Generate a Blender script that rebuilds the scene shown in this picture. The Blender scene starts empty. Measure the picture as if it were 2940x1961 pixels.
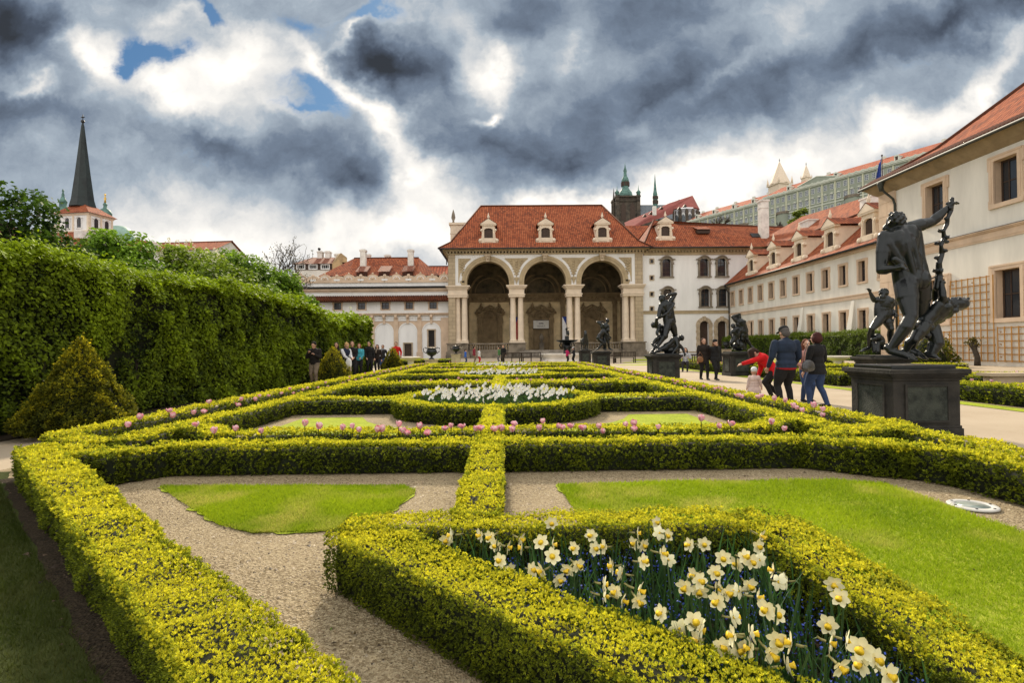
import bpy, bmesh, math, random
import numpy as np
from mathutils import Vector, Matrix
random.seed(7)
RNG = np.random.default_rng(11)
R = math.radians
SC = bpy.context.scene
COL = SC.collection

# ------------------------------------------------------------------ camera
CAMH, FPX, CX, CY = 1.38, 1600.0, 1470.0, 980.5
YAW, PITCH, ROLL = R(0.72), R(0.63), R(-0.55)
cam = bpy.data.cameras.new('camera')
cam.sensor_width = 36.0
cam.lens = 36.0 * FPX / 2940.0
cam.clip_start, cam.clip_end = 0.05, 3000.0
cam_ob = bpy.data.objects.new('camera', cam)
COL.objects.link(cam_ob)
CAM_ROT = Matrix.Rotation(-YAW, 3, 'Z') @ Matrix.Rotation(R(90) + PITCH, 3, 'X') @ Matrix.Rotation(ROLL, 3, 'Z')
cam_ob.matrix_world = Matrix.Translation((0, 0, CAMH)) @ CAM_ROT.to_4x4()
SC.camera = cam_ob

def ray(px, py):
    return CAM_ROT @ Vector(((px - CX) / FPX, -(py - CY) / FPX, -1.0))

def at(px, py, Y):
    """world point seen at photo pixel (px, py) at depth Y"""
    d = ray(px, py)
    t = Y / d.y
    return Vector((d.x * t, Y, CAMH + d.z * t))

def atx(px, py, X):
    """world point seen at photo pixel on the plane x = X"""
    d = ray(px, py)
    t = X / d.x
    return Vector((X, d.y * t, CAMH + d.z * t))

def gnd(px, py, z=0.0):
    d = ray(px, py)
    t = (z - CAMH) / d.z
    return Vector((d.x * t, d.y * t, z))

# ------------------------------------------------------------------ world: veiled sky with clouds
SUN_EL, SUN_AZ = R(33), R(-7)          # sun ahead of the camera, behind thin cloud
w = bpy.data.worlds.new('World')
SC.world = w
w.use_nodes = True
nt = w.node_tree
nt.nodes.clear()

def build_sky(nt):
    N, L = nt.nodes, nt.links
    def node(t, **k):
        n = N.new(t)
        for a, b in k.items():
            setattr(n, a, b)
        return n
    def math_(op, a, b=None, clamp=False):
        n = node('ShaderNodeMath', operation=op, use_clamp=clamp)
        for i, x in enumerate((a, b)):
            if x is None: continue
            if isinstance(x, (int, float)): n.inputs[i].default_value = x
            else: L.new(x, n.inputs[i])
        return n.outputs[0]
    def sstep(x, lo, hi):
        n = node('ShaderNodeMapRange', interpolation_type='SMOOTHSTEP')
        L.new(x, n.inputs['Value'])
        n.inputs['From Min'].default_value, n.inputs['From Max'].default_value = lo, hi
        return n.outputs[0]
    tc = node('ShaderNodeTexCoord')
    sep = node('ShaderNodeSeparateXYZ')
    L.new(tc.outputs['Generated'], sep.inputs[0])
    yy = math_('MAXIMUM', sep.outputs[1], 0.30)
    u = math_('DIVIDE', sep.outputs[0], yy)
    v = math_('DIVIDE', sep.outputs[2], yy)
    cmb = node('ShaderNodeCombineXYZ')
    L.new(u, cmb.inputs[0]); L.new(v, cmb.inputs[1])
    P = cmb.outputs[0]
    def noise(vec, scale, detail, rough, off=(0, 0, 0), stretch=(1, 1, 1), rot=0.0, dist=0.0):
        mp = node('ShaderNodeMapping')
        mp.inputs['Location'].default_value = off
        mp.inputs['Rotation'].default_value = (0, 0, rot)
        mp.inputs['Scale'].default_value = stretch
        L.new(vec, mp.inputs[0])
        n = node('ShaderNodeTexNoise')
        n.inputs['Scale'].default_value = scale
        n.inputs['Detail'].default_value = detail
        n.inputs['Roughness'].default_value = rough
        n.inputs['Distortion'].default_value = dist
        L.new(mp.outputs[0], n.inputs['Vector'])
        return n
    # warp the cloud plane a little so that edges billow
    wn = noise(P, 3.4, 2, 0.6)
    sub = node('ShaderNodeVectorMath', operation='SUBTRACT')
    L.new(wn.outputs['Color'], sub.inputs[0]); sub.inputs[1].default_value = (.5, .5, .5)
    scl = node('ShaderNodeVectorMath', operation='SCALE')
    L.new(sub.outputs[0], scl.inputs[0]); scl.inputs['Scale'].default_value = 0.17
    wn2 = noise(P, 12.0, 4, 0.62, off=(3, 1, 0))
    sub2 = node('ShaderNodeVectorMath', operation='SUBTRACT')
    L.new(wn2.outputs['Color'], sub2.inputs[0]); sub2.inputs[1].default_value = (.5, .5, .5)
    scl2 = node('ShaderNodeVectorMath', operation='SCALE')
    L.new(sub2.outputs[0], scl2.inputs[0]); scl2.inputs['Scale'].default_value = 0.10
    ad = node('ShaderNodeVectorMath', operation='ADD')
    L.new(scl.outputs[0], ad.inputs[0]); L.new(scl2.outputs[0], ad.inputs[1])
    ad2 = node('ShaderNodeVectorMath', operation='ADD')
    L.new(P, ad2.inputs[0]); L.new(ad.outputs[0], ad2.inputs[1])
    PW = ad2.outputs[0]
    turned = {}
    def turn(q):
        if q not in turned:
            mp = node('ShaderNodeMapping')
            mp.inputs['Rotation'].default_value = (0, 0, R(-q))
            L.new(PW, mp.inputs[0])
            turned[q] = mp.outputs[0]
        return turned[q]
    def blobs(lst, start, grow=1.45):
        acc = start
        for (x, y, rx, ry, rot, val) in lst:
            q = int(round(rot / 15.0)) * 15
            c, s_ = math.cos(R(-q)), math.sin(R(-q))
            bx, by = (x * 1.2505 - 1450) / 1600, (998 - y * 1.2505) / 1600
            bx, by = c * bx - s_ * by, s_ * bx + c * by
            ix, iy = 1600 / (rx * 1.2505 * grow), 1600 / (ry * 1.2505 * grow)
            mp = node('ShaderNodeVectorMath', operation='MULTIPLY_ADD')
            L.new(turn(q), mp.inputs[0])
            mp.inputs[1].default_value = (ix, iy, 0)
            mp.inputs[2].default_value = (-bx * ix, -by * iy, 0)
            g = node('ShaderNodeTexGradient', gradient_type='QUADRATIC_SPHERE')
            L.new(mp.outputs[0], g.inputs[0])
            m = node('ShaderNodeMath', operation='MULTIPLY_ADD')
            L.new(g.outputs['Fac'], m.inputs[0])
            m.inputs[1].default_value = val * (0.80 if val < 0 else 0.92)
            if acc is None: m.inputs[2].default_value = 0.0
            else: L.new(acc, m.inputs[2])
            acc = m.outputs[0]
        return acc
    LUM = SKY_LUM
    lum = blobs(LUM, None)
    base = math_('ADD', math_('ADD', lum, SKY_BASE), math_('MULTIPLY', sstep(v, 0.34, 0.04), 0.20))
    n1 = noise(P, 3.2, 6, 0.55, off=(1.3, 4.2, 0), stretch=(1, 1.45, 1), rot=R(-10))
    n2 = noise(PW, 7.5, 6, 0.68, off=(7.3, 2.2, 0), stretch=(1, 1.3, 1), rot=R(-15))
    vo = node('ShaderNodeTexVoronoi', feature='SMOOTH_F1')
    vo.inputs['Scale'].default_value = 11.0
    vo.inputs['Smoothness'].default_value = 0.6
    L.new(PW, vo.inputs['Vector'])
    a1 = math_('MULTIPLY', math_('SUBTRACT', n1.outputs['Fac'], 0.5), 0.62)
    a2 = math_('MULTIPLY', math_('SUBTRACT', n2.outputs['Fac'], 0.5), 0.34)
    a3 = math_('MULTIPLY', math_('SUBTRACT', 0.42, vo.outputs['Distance']), 0.20)
    f = math_('ADD', math_('ADD', base, a3), math_('ADD', a1, a2))
    ramp = node('ShaderNodeValToRGB')
    cr = ramp.color_ramp
    while len(cr.elements) < len(SKY_RAMP): cr.elements.new(0.5)
    for e, (p, c) in zip(cr.elements, SKY_RAMP):
        e.position = p; e.color = (*c, 1)
    L.new(f, ramp.inputs[0])
    # clear gaps: real sky
    sky = node('ShaderNodeTexSky', sky_type='NISHITA')
    sky.sun_disc = False
    sky.sun_elevation, sky.sun_rotation = SUN_EL, SUN_AZ
    sky.air_density, sky.dust_density, sky.ozone_density = 1.4, 0.3, 3.0
    blue = node('ShaderNodeMix', data_type='RGBA', blend_type='MULTIPLY')
    blue.inputs[0].default_value = 1.0
    L.new(sky.outputs[0], blue.inputs[6]); blue.inputs[7].default_value = (0.30, 0.44, 0.56, 1)
    bm = blobs(SKY_BLUE, None)
    bm = math_('ADD', bm, math_('MULTIPLY', math_('SUBTRACT', n2.outputs['Fac'], 0.5), 0.9))
    bmask = sstep(bm, 0.10, 0.46)
    cl = node('ShaderNodeVectorMath', operation='SCALE')
    L.new(ramp.outputs[0], cl.inputs[0]); cl.inputs['Scale'].default_value = 10.0
    mx = node('ShaderNodeMix', data_type='RGBA')
    L.new(bmask, mx.inputs[0]); L.new(cl.outputs[0], mx.inputs[6]); L.new(blue.outputs[2], mx.inputs[7])
    # unseen sky behind the camera, made brighter to fill walls facing it
    n3 = noise(tc.outputs['Generated'], 2.2, 2, 0.5)
    rr = node('ShaderNodeValToRGB')
    rr.color_ramp.elements[0].position, rr.color_ramp.elements[0].color = 0.3, (*SKY_REAR[0], 1)
    rr.color_ramp.elements[1].position, rr.color_ramp.elements[1].color = 0.7, (*SKY_REAR[1], 1)
    L.new(n3.outputs['Fac'], rr.inputs[0])
    rs = node('ShaderNodeVectorMath', operation='SCALE')
    L.new(rr.outputs[0], rs.inputs[0]); rs.inputs['Scale'].default_value = 10.0 * SKY_REAR[2]
    mr = node('ShaderNodeMix', data_type='RGBA')
    fr = sstep(sep.outputs[1], 0.30, 0.50)
    L.new(fr, mr.inputs[0]); L.new(rs.outputs[0], mr.inputs[6]); L.new(mx.outputs[2], mr.inputs[7])
    bg = node('ShaderNodeBackground')
    bg.inputs['Strength'].default_value = 0.10
    L.new(mr.outputs[2], bg.inputs['Color'])
    out = node('ShaderNodeOutputWorld')
    L.new(bg.outputs[0], out.inputs[0])

SKY_BASE = 0.57
SKY_RAMP = [(0.0, (.036, .042, .052)), (0.18, (.066, .084, .118)), (0.38, (.165, .21, .28)), (0.56, (.36, .42, .485)), (0.74, (.74, .73, .71)), (1.0, (1.15, 1.09, 1.0))]
SKY_REAR = [(.75, .73, .71), (1.0, .965, .92), 1.45]
# x, y, radius x, radius y, turn, change of brightness  (bearings taken in the photo)
SKY_LUM = [
    (50, 60, 230, 130, -15, -.62), (0, 250, 320, 90, 0, -.34), (0, 0, 220, 110, 0, -.3), (250, 130, 75, 140, 30, .55), (100, 195, 130, 35, -15, .40), (60, 400, 260, 60, 0, -.02),
    (540, 150, 170, 140, 0, .50), (430, 225, 150, 60, -30, .42), (620, 30, 110, 60, 0, -.12), (400, 20, 80, 50, 0, .2),
    (520, 340, 340, 70, -15, -.34), (820, 420, 170, 80, -15, -.26), (330, 330, 200, 80, -15, -.16), (300, 470, 360, 70, 0, .03), (560, 470, 260, 60, 0, .10),
    (890, 140, 175, 95, -15, -.72), (810, 165, 80, 50, 0, -.25), (705, 135, 36, 90, 15, .45), (800, 72, 120, 26, 30, .42), (1010, 190, 90, 70, -30, -.28), (800, 225, 160, 36, -30, .34), (640, 260, 90, 30, -30, .2),
    (1160, 160, 60, 80, 15, .40), (1130, 250, 50, 20, 15, .70), (1090, 120, 60, 120, 15, .12),
    (900, 310, 200, 60, -45, .46), (960, 430, 90, 70, -60, .50), (950, 540, 280, 80, 0, .46), (600, 550, 360, 80, 0, .30), (150, 560, 200, 40, 0, .1),
    (1170, 350, 250, 110, -15, -.44), (1330, 380, 200, 80, 0, -.28), (1160, 40, 220, 90, 15, -.22), (1460, 60, 320, 120, 15, -.30), (1480, 230, 420, 100, 15, -.28), (1830, 130, 420, 110, 15, -.34), (1720, 250, 320, 80, 15, -.12),
    (1300, 130, 40, 120, -15, .22), (1640, 170, 280, 30, 30, .18),
    (2200, 60, 260, 90, 15, -.42), (2351, 10, 180, 90, 0, -.28), (2000, 225, 300, 45, 30, .10), (2280, 200, 220, 50, 45, .42), (2080, 320, 280, 60, 30, .26),
    (1780, 395, 420, 85, 15, .42), (1560, 435, 260, 70, 15, .36), (1330, 485, 260, 45, 0, .28), (2250, 350, 160, 70, 30, .15), (1180, 480, 180, 40, 0, .26),
]
SKY_BLUE = [
    (385, 105, 120, 60, -30, .85), (330, 160, 75, 60, 0, .75), (470, 20, 70, 28, -30, .80), (850, 28, 75, 28, 15, .85), (715, 225, 110, 50, -30, .62), (680, 268, 130, 28, -15, .50), (700, 25, 70, 50, 0, .50),
]
build_sky(nt)

sun = bpy.data.lights.new('sun', 'SUN')
sun.energy, sun.angle, sun.color = 5.0, R(6), (1.0, 0.87, 0.68)
sun_ob = bpy.data.objects.new('sun', sun)
COL.objects.link(sun_ob)
sd = Vector((math.sin(SUN_AZ) * math.cos(SUN_EL), math.cos(SUN_AZ) * math.cos(SUN_EL), math.sin(SUN_EL)))
sun_ob.rotation_euler = sd.to_track_quat('Z', 'Y').to_euler()
sun_ob.location = sd * 200

SC.view_settings.view_transform = 'Standard'
SC.view_settings.look = 'None'
SC.view_settings.exposure = 0.15
SC.view_settings.gamma = 1.0
SC.render.engine = 'CYCLES'
SC.cycles.max_bounces = 4
SC.cycles.transparent_max_bounces = 8
SC.cycles.use_denoising = True
w.cycles.sampling_method = 'MANUAL'
w.cycles.sample_map_resolution = 256
# ------------------------------------------------------------------ helpers
def tag(o, label=None, cat=None, group=None, kind=None):
    if label: o['label'] = label
    if cat: o['category'] = cat
    if group: o['group'] = group
    if kind: o['kind'] = kind
    return o

def empty(name, loc=(0, 0, 0), rz=0.0, label=None, cat=None, group=None):
    o = bpy.data.objects.new(name, None)
    o.location = loc
    o.rotation_euler = (0, 0, rz)
    o.empty_display_size = 0.2
    COL.objects.link(o)
    return tag(o, label, cat, group)

def link(name, me, parent=None):
    o = bpy.data.objects.new(name, me)
    COL.objects.link(o)
    if parent is not None: o.parent = parent
    return o

def copy_tree(o, parent=None):
    c = o.copy()
    COL.objects.link(c)
    if parent is not None: c.parent = parent
    for ch in o.children:
        copy_tree(ch, c)
    return c

class MB:
    """collects shapes and links them as one mesh object"""
    def __init__(self):
        self.v, self.f, self.m, self.s, self.uv = [], [], [], [], []
        self.M = Matrix.Identity(4)
    def add(self, vs, fs, mat=0, smooth=False, uvs=None):
        n = len(self.v)
        M = self.M
        self.v += [tuple(M @ Vector(p)) for p in vs]
        for i, f in enumerate(fs):
            self.f.append([n + k for k in f])
            self.m.append(mat); self.s.append(smooth)
            self.uv.append(uvs[i] if uvs else None)
        return self
    def box(self, x0, x1, y0, y1, z0, z1, mat=0):
        vs = [(x, y, z) for z in (z0, z1) for y in (y0, y1) for x in (x0, x1)]
        return self.add(vs, [(0, 2, 3, 1), (4, 5, 7, 6), (0, 1, 5, 4), (2, 6, 7, 3), (0, 4, 6, 2), (1, 3, 7, 5)], mat)
    def quad(self, a, b, c, d, mat=0, uv=None):
        return self.add([a, b, c, d], [(0, 1, 2, 3)], mat, False, [uv] if uv else None)
    def roof(self, a, b, c, d, mat=0):
        """roof plane: a-b along the eave, c-d along the ridge; uv in metres"""
        a, b, c, d = map(Vector, (a, b, c, d))
        u = (b - a).normalized()
        n = u.cross(d - a)
        vv = n.cross(u).normalized()
        uv = [((p - a).dot(u), (p - a).dot(vv)) for p in (a, b, c, d)]
        return self.add([a, b, c, d], [(0, 1, 2, 3)], mat, False, [uv])
    def prism(self, poly, z0, z1, mat=0, cap=True):
        n = len(poly)
        vs = [(p[0], p[1], z0) for p in poly] + [(p[0], p[1], z1) for p in poly]
        fs = [(i, (i + 1) % n, n + (i + 1) % n, n + i) for i in range(n)]
        if cap: fs += [tuple(range(n - 1, -1, -1)), tuple(range(n, 2 * n))]
        return self.add(vs, fs, mat)
    def extr(self, poly, axis, t0, t1, mat=0, smooth=False):
        """polygon in the plane across `axis` ('x': (y,z), 'y': (x,z)) run from t0 to t1"""
        f = (lambda p, t: (t, p[0], p[1])) if axis == 'x' else (lambda p, t: (p[0], t, p[1]))
        n = len(poly)
        vs = [f(p, t0) for p in poly] + [f(p, t1) for p in poly]
        fs = [(i, (i + 1) % n, n + (i + 1) % n, n + i) for i in range(n)] + [tuple(range(n - 1, -1, -1)), tuple(range(n, 2 * n))]
        return self.add(vs, fs, mat, smooth)
    def lathe(self, prof, c=(0, 0, 0), seg=16, mat=0, smooth=True, sx=1.0, sy=1.0, a0=0.0):
        """prof: (radius, z) from bottom to top"""
        vs, fs = [], []
        for r, z in prof:
            for k in range(seg):
                a = a0 + 2 * math.pi * k / seg
                vs.append((c[0] + r * sx * math.cos(a), c[1] + r * sy * math.sin(a), c[2] + z))
        for i in range(len(prof) - 1):
            for k in range(seg):
                k2 = (k + 1) % seg
                fs.append((i * seg + k, i * seg + k2, (i + 1) * seg + k2, (i + 1) * seg + k))
        fs.append(tuple(range(seg - 1, -1, -1)))
        fs.append(tuple(range((len(prof) - 1) * seg, len(prof) * seg)))
        return self.add(vs, fs, mat, smooth)
    def tube(self, pts, rad, seg=8, mat=0, smooth=True):
        pts = [Vector(p) for p in pts]
        if isinstance(rad, (int, float)): rad = [rad] * len(pts)
        vs, fs = [], []
        for i, p in enumerate(pts):
            d = (pts[min(i + 1, len(pts) - 1)] - pts[max(i - 1, 0)]).normalized()
            ref = Vector((0, 0, 1)) if abs(d.z) < 0.9 else Vector((1, 0, 0))
            a = d.cross(ref).normalized(); b = d.cross(a)
            for k in range(seg):
                t = 2 * math.pi * k / seg
                vs.append(p + (a * math.cos(t) + b * math.sin(t)) * rad[i])
        for i in range(len(pts) - 1):
            for k in range(seg):
                k2 = (k + 1) % seg
                fs.append((i * seg + k, i * seg + k2, (i + 1) * seg + k2, (i + 1) * seg + k))
        fs.append(tuple(range(seg))); fs.append(tuple(range((len(pts) - 1) * seg, len(pts) * seg))[::-1])
        return self.add(vs, fs, mat, smooth)
    def ball(self, c, r, mat=0, seg=12, rings=8, sx=1, sy=1, sz=1):
        prof = [(max(1e-4, r * math.sin(math.pi * i / rings)), -r * math.cos(math.pi * i / rings) * sz) for i in range(rings + 1)]
        return self.lathe(prof, c, seg, mat, True, sx, sy)
    def archband(self, cx, cz, r0, r1, y0, y1, a0=0.0, a1=math.pi, seg=24, mat=0):
        """half ring standing in the x-z plane with depth y0..y1"""
        vs, fs = [], []
        for i in range(seg + 1):
            a = a0 + (a1 - a0) * i / seg
            c, s = math.cos(a), math.sin(a)
            vs += [(cx + r0 * c, y0, cz + r0 * s), (cx + r1 * c, y0, cz + r1 * s), (cx + r1 * c, y1, cz + r1 * s), (cx + r0 * c, y1, cz + r0 * s)]
        for i in range(seg):
            for k in range(4):
                k2 = (k + 1) % 4
                fs.append((4 * i + k, 4 * i + k2, 4 * i + 4 + k2, 4 * i + 4 + k))
        fs += [(0, 3, 2, 1), (4 * seg, 4 * seg + 1, 4 * seg + 2, 4 * seg + 3)]
        return self.add(vs, fs, mat)
    def mesh(self, name, mats):
        me = bpy.data.meshes.new(name)
        me.from_pydata(self.v, [], self.f)
        for m in (mats if isinstance(mats, (list, tuple)) else [mats]):
            me.materials.append(m)
        me.polygons.foreach_set('material_index', self.m)
        me.polygons.foreach_set('use_smooth', self.s)
        if any(u is not None for u in self.uv):
            lay = me.uv_layers.new(name='UVMap')
            arr = []
            for f, u in zip(self.f, self.uv):
                for k in range(len(f)):
                    arr += list(u[k]) if u else [0.0, 0.0]
            lay.data.foreach_set('uv', arr)
        me.update()
        return me
    def build(self, name, mats, parent=None, label=None, cat=None, group=None, kind=None, bevel=0.0):
        me = self.mesh(name, mats)
        if bevel or True:
            bm = bmesh.new(); bm.from_mesh(me)
            bmesh.ops.recalc_face_normals(bm, faces=bm.faces)
            bm.to_mesh(me); bm.free()
        o = link(name, me, parent)
        if bevel:
            b = o.modifiers.new('bevel', 'BEVEL')
            b.width, b.segments, b.limit_method = bevel, 2, 'ANGLE'
        return tag(o, label, cat, group, kind)

def fast_mesh(name, V, F, mats, cols=None, midx=None, smooth=False):
    """numpy mesh: V (n,3), F (m,k) faces all with k corners, cols (m,3) per face"""
    me = bpy.data.meshes.new(name)
    n, m, k = len(V), len(F), F.shape[1]
    me.vertices.add(n); me.loops.add(m * k); me.polygons.add(m)
    me.vertices.foreach_set('co', np.asarray(V, np.float32).ravel())
    me.loops.foreach_set('vertex_index', np.asarray(F, np.int32).ravel())
    me.polygons.foreach_set('loop_start', np.arange(0, m * k, k, dtype=np.int32))
    me.polygons.foreach_set('loop_total', np.full(m, k, np.int32))
    for mt in (mats if isinstance(mats, (list, tuple)) else [mats]): me.materials.append(mt)
    if midx is not None: me.polygons.foreach_set('material_index', np.asarray(midx, np.int32))
    if smooth: me.polygons.foreach_set('use_smooth', np.ones(m, bool))
    me.update(calc_edges=True)
    if cols is not None:
        a = me.attributes.new('tint', 'FLOAT_COLOR', 'FACE')
        a.data.foreach_set('color', np.concatenate([cols, np.ones((m, 1))], 1).astype(np.float32).ravel())
    return me

# ------------------------------------------------------------------ materials
def new_mat(name):
    m = bpy.data.materials.new(name)
    m.use_nodes = True
    return m, m.node_tree, m.node_tree.nodes['Principled BSDF']

def mat(name, col, rough=0.75, var=0.12, scale=3.0, bump=0.0, bscale=None, col2=None, metal=0.0, spec=0.35, detail=5, stretch=(1, 1, 1), coat=0.0):
    """paint, plaster, stone, metal: base colour with soft uneven tone and a fine grain"""
    m, t, p = new_mat(name)
    N, L = t.nodes, t.links
    tc = N.new('ShaderNodeTexCoord')
    mp = N.new('ShaderNodeMapping'); mp.inputs['Scale'].default_value = stretch
    L.new(tc.outputs['Object'], mp.inputs[0])
    n = N.new('ShaderNodeTexNoise')
    n.inputs['Scale'].default_value, n.inputs['Detail'].default_value, n.inputs['Roughness'].default_value = scale, detail, 0.62
    L.new(mp.outputs[0], n.inputs['Vector'])
    r = N.new('ShaderNodeValToRGB')
    c2 = col2 if col2 else tuple(c * (1 - 2.2 * var) for c in col)
    r.color_ramp.elements[0].position, r.color_ramp.elements[0].color = 0.32, (*c2, 1)
    r.color_ramp.elements[1].position, r.color_ramp.elements[1].color = 0.62, (*col, 1)
    L.new(n.outputs['Fac'], r.inputs[0]); L.new(r.outputs[0], p.inputs['Base Color'])
    p.inputs['Roughness'].default_value = rough
    p.inputs['Metallic'].default_value = metal
    p.inputs['Specular IOR Level'].default_value = spec
    p.inputs['Coat Weight'].default_value = coat
    if bump:
        b = N.new('ShaderNodeBump'); b.inputs['Strength'].default_value = bump; b.inputs['Distance'].default_value = 0.02
        n2 = N.new('ShaderNodeTexNoise'); n2.inputs['Scale'].default_value, n2.inputs['Detail'].default_value = bscale or scale * 6, 6
        L.new(mp.outputs[0], n2.inputs['Vector']); L.new(n2.outputs['Fac'], b.inputs['Height']); L.new(b.outputs[0], p.inputs['Normal'])
    return m

def tile_mat(name, c1, c2, c3, tw=0.24, th=0.36):
    """clay roof tiles from the roof's own metre grid: rounded columns, stepped courses, odd tiles, weathering"""
    m, t, p = new_mat(name)
    N, L = t.nodes, t.links
    def M(op, a, b=None, c=None):
        n = N.new('ShaderNodeMath'); n.operation = op
        for i, x in enumerate((a, b, c)):
            if x is None: continue
            if isinstance(x, (int, float)): n.inputs[i].default_value = x
            else: L.new(x, n.inputs[i])
        return n.outputs[0]
    uv = N.new('ShaderNodeUVMap')
    s = N.new('ShaderNodeSeparateXYZ'); L.new(uv.outputs[0], s.inputs[0])
    u, v = M('DIVIDE', s.outputs[0], tw), M('DIVIDE', s.outputs[1], th)
    fu, fv = M('FRACT', u), M('FRACT', v)
    cell = N.new('ShaderNodeCombineXYZ'); L.new(M('FLOOR', u), cell.inputs[0]); L.new(M('FLOOR', v), cell.inputs[1])
    wn = N.new('ShaderNodeTexWhiteNoise'); wn.noise_dimensions = '2D'; L.new(cell.outputs[0], wn.inputs['Vector'])
    n = N.new('ShaderNodeTexNoise'); n.inputs['Scale'].default_value, n.inputs['Detail'].default_value = 0.35, 6
    L.new(uv.outputs[0], n.inputs['Vector'])
    f = M('ADD', M('MULTIPLY', wn.outputs['Value'], 0.45), M('MULTIPLY', n.outputs['Fac'], 0.75))
    r = N.new('ShaderNodeValToRGB'); e = r.color_ramp.elements
    e[0].position, e[0].color = 0.25, (*c3, 1)
    e[1].position, e[1].color = 0.85, (*c2, 1)
    k = e.new(0.55); k.color = (*c1, 1)
    L.new(f, r.inputs[0])
    colm = M('SINE', M('MULTIPLY', fu, math.pi))           # rounded column
    gap = M('MULTIPLY', M('POWER', colm, 0.5), M('ADD', 0.55, M('MULTIPLY', M('GREATER_THAN', fv, 0.13), 0.45)))
    mix = N.new('ShaderNodeMix'); mix.data_type = 'RGBA'; mix.blend_type = 'MULTIPLY'
    mix.inputs[0].default_value = 0.8
    g = N.new('ShaderNodeCombineColor'); [L.new(gap, g.inputs[i]) for i in range(3)]
    L.new(r.outputs[0], mix.inputs[6]); L.new(g.outputs[0], mix.inputs[7])
    L.new(mix.outputs[2], p.inputs['Base Color'])
    b = N.new('ShaderNodeBump'); b.inputs['Strength'].default_value = 0.8; b.inputs['Distance'].default_value = 0.05
    L.new(M('ADD', colm, M('MULTIPLY', fv, -0.6)), b.inputs['Height']); L.new(b.outputs[0], p.inputs['Normal'])
    p.inputs['Roughness'].default_value = 0.8
    p.inputs['Specular IOR Level'].default_value = 0.25
    return m

def leaf_mat(name, trans=0.35, rough=0.62, spec=0.16):
    """leaves: each leaf carries its own colour, and lets some light through"""
    m, t, p = new_mat(name)
    N, L = t.nodes, t.links
    a = N.new('ShaderNodeAttribute'); a.attribute_name = 'tint'
    L.new(a.outputs['Color'], p.inputs['Base Color'])
    p.inputs['Roughness'].default_value = rough
    p.inputs['Specular IOR Level'].default_value = spec
    tr = N.new('ShaderNodeBsdfTranslucent'); L.new(a.outputs['Color'], tr.inputs[0])
    mx = N.new('ShaderNodeMixShader'); mx.inputs[0].default_value = trans
    L.new(p.outputs[0], mx.inputs[1]); L.new(tr.outputs[0], mx.inputs[2])
    L.new(mx.outputs[0], N['Material Output'].inputs[0])
    return m

def course_mat(name, col, mortar, bw, bh, var=0.10, rough=0.8, plane='xz'):
    """dressed stone in courses"""
    m, t, p = new_mat(name)
    N, L = t.nodes, t.links
    tc = N.new('ShaderNodeTexCoord')
    s = N.new('ShaderNodeSeparateXYZ'); L.new(tc.outputs['Object'], s.inputs[0])
    c = N.new('ShaderNodeCombineXYZ')
    L.new(s.outputs['X' if plane[0] == 'x' else 'Y'], c.inputs[0]); L.new(s.outputs['Z'], c.inputs[1])
    b = N.new('ShaderNodeTexBrick')
    b.inputs['Color1'].default_value = (*col, 1)
    b.inputs['Color2'].default_value = (*[x * (1 - 1.6 * var) for x in col], 1)
    b.inputs['Mortar'].default_value = (*mortar, 1)
    b.inputs['Scale'].default_value = 1.0
    b.inputs['Brick Width'].default_value, b.inputs['Row Height'].default_value = bw, bh
    b.inputs['Mortar Size'].default_value = 0.035
    b.inputs['Bias'].default_value = 0.0
    L.new(c.outputs[0], b.inputs['Vector'])
    n = N.new('ShaderNodeTexNoise'); n.inputs['Scale'].default_value, n.inputs['Detail'].default_value = 1.3, 6
    L.new(tc.outputs['Object'], n.inputs['Vector'])
    mr = N.new('ShaderNodeMapRange'); mr.inputs['To Min'].default_value, mr.inputs['To Max'].default_value = 0.72, 1.15
    L.new(n.outputs['Fac'], mr.inputs[0])
    v = N.new('ShaderNodeVectorMath'); v.operation = 'SCALE'
    L.new(b.outputs['Color'], v.inputs[0]); L.new(mr.outputs[0], v.inputs['Scale'])
    L.new(v.outputs[0], p.inputs['Base Color'])
    p.inputs['Roughness'].default_value = rough
    return m

def glass_mat(name, col=(0.02, 0.024, 0.03), rough=0.08):
    m, t, p = new_mat(name)
    N, L = t.nodes, t.links
    tc = N.new('ShaderNodeTexCoord')
    n = N.new('ShaderNodeTexNoise'); n.inputs['Scale'].default_value = 1.1
    L.new(tc.outputs['Object'], n.inputs['Vector'])
    b = N.new('ShaderNodeBump'); b.inputs['Strength'].default_value = 0.08
    L.new(n.outputs['Fac'], b.inputs['Height']); L.new(b.outputs[0], p.inputs['Normal'])
    p.inputs['Base Color'].default_value = (*col, 1)
    p.inputs['Roughness'].default_value = rough
    p.inputs['Specular IOR Level'].default_value = 0.6
    return m

MT = {}
MT['white_wall'] = mat('white lime plaster', (.80, .79, .77), .9, .06, .8, .12, 9, stretch=(1, 1, .22))
MT['cream_wall'] = mat('cream plaster', (.71, .68, .61), .9, .085, .8, .15, 8, stretch=(1, 1, .22))
MT['beige'] = mat('beige painted plaster', (.62, .47, .34), .85, .10, .8, .1, 12)
MT['sand'] = mat('sandstone trim', (.50, .40, .28), .85, .16, 1.5, .2, 14)
MT['sand_dark'] = mat('weathered sandstone', (.24, .20, .15), .85, .25, 1.2, .3, 10)
MT['loggia'] = mat('ochre grey stucco', (.44, .345, .21), .85, .14, .9, .2, 9)
MT['loggia_in'] = mat('old ochre stucco inside', (.74, .58, .34), .9, .18, .8, .3, 7)
MT['niche'] = mat('shade darkened niche stone', (.27, .195, .105), .9, .2, 1.2, .3, 9)  # darker than the back wall: relief shade is put into this colour
MT['loggia_dark'] = mat('dark painted vault', (.14, .11, .065), .9, .3, .9, .2, 6, col2=(.03, .027, .02))
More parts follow.
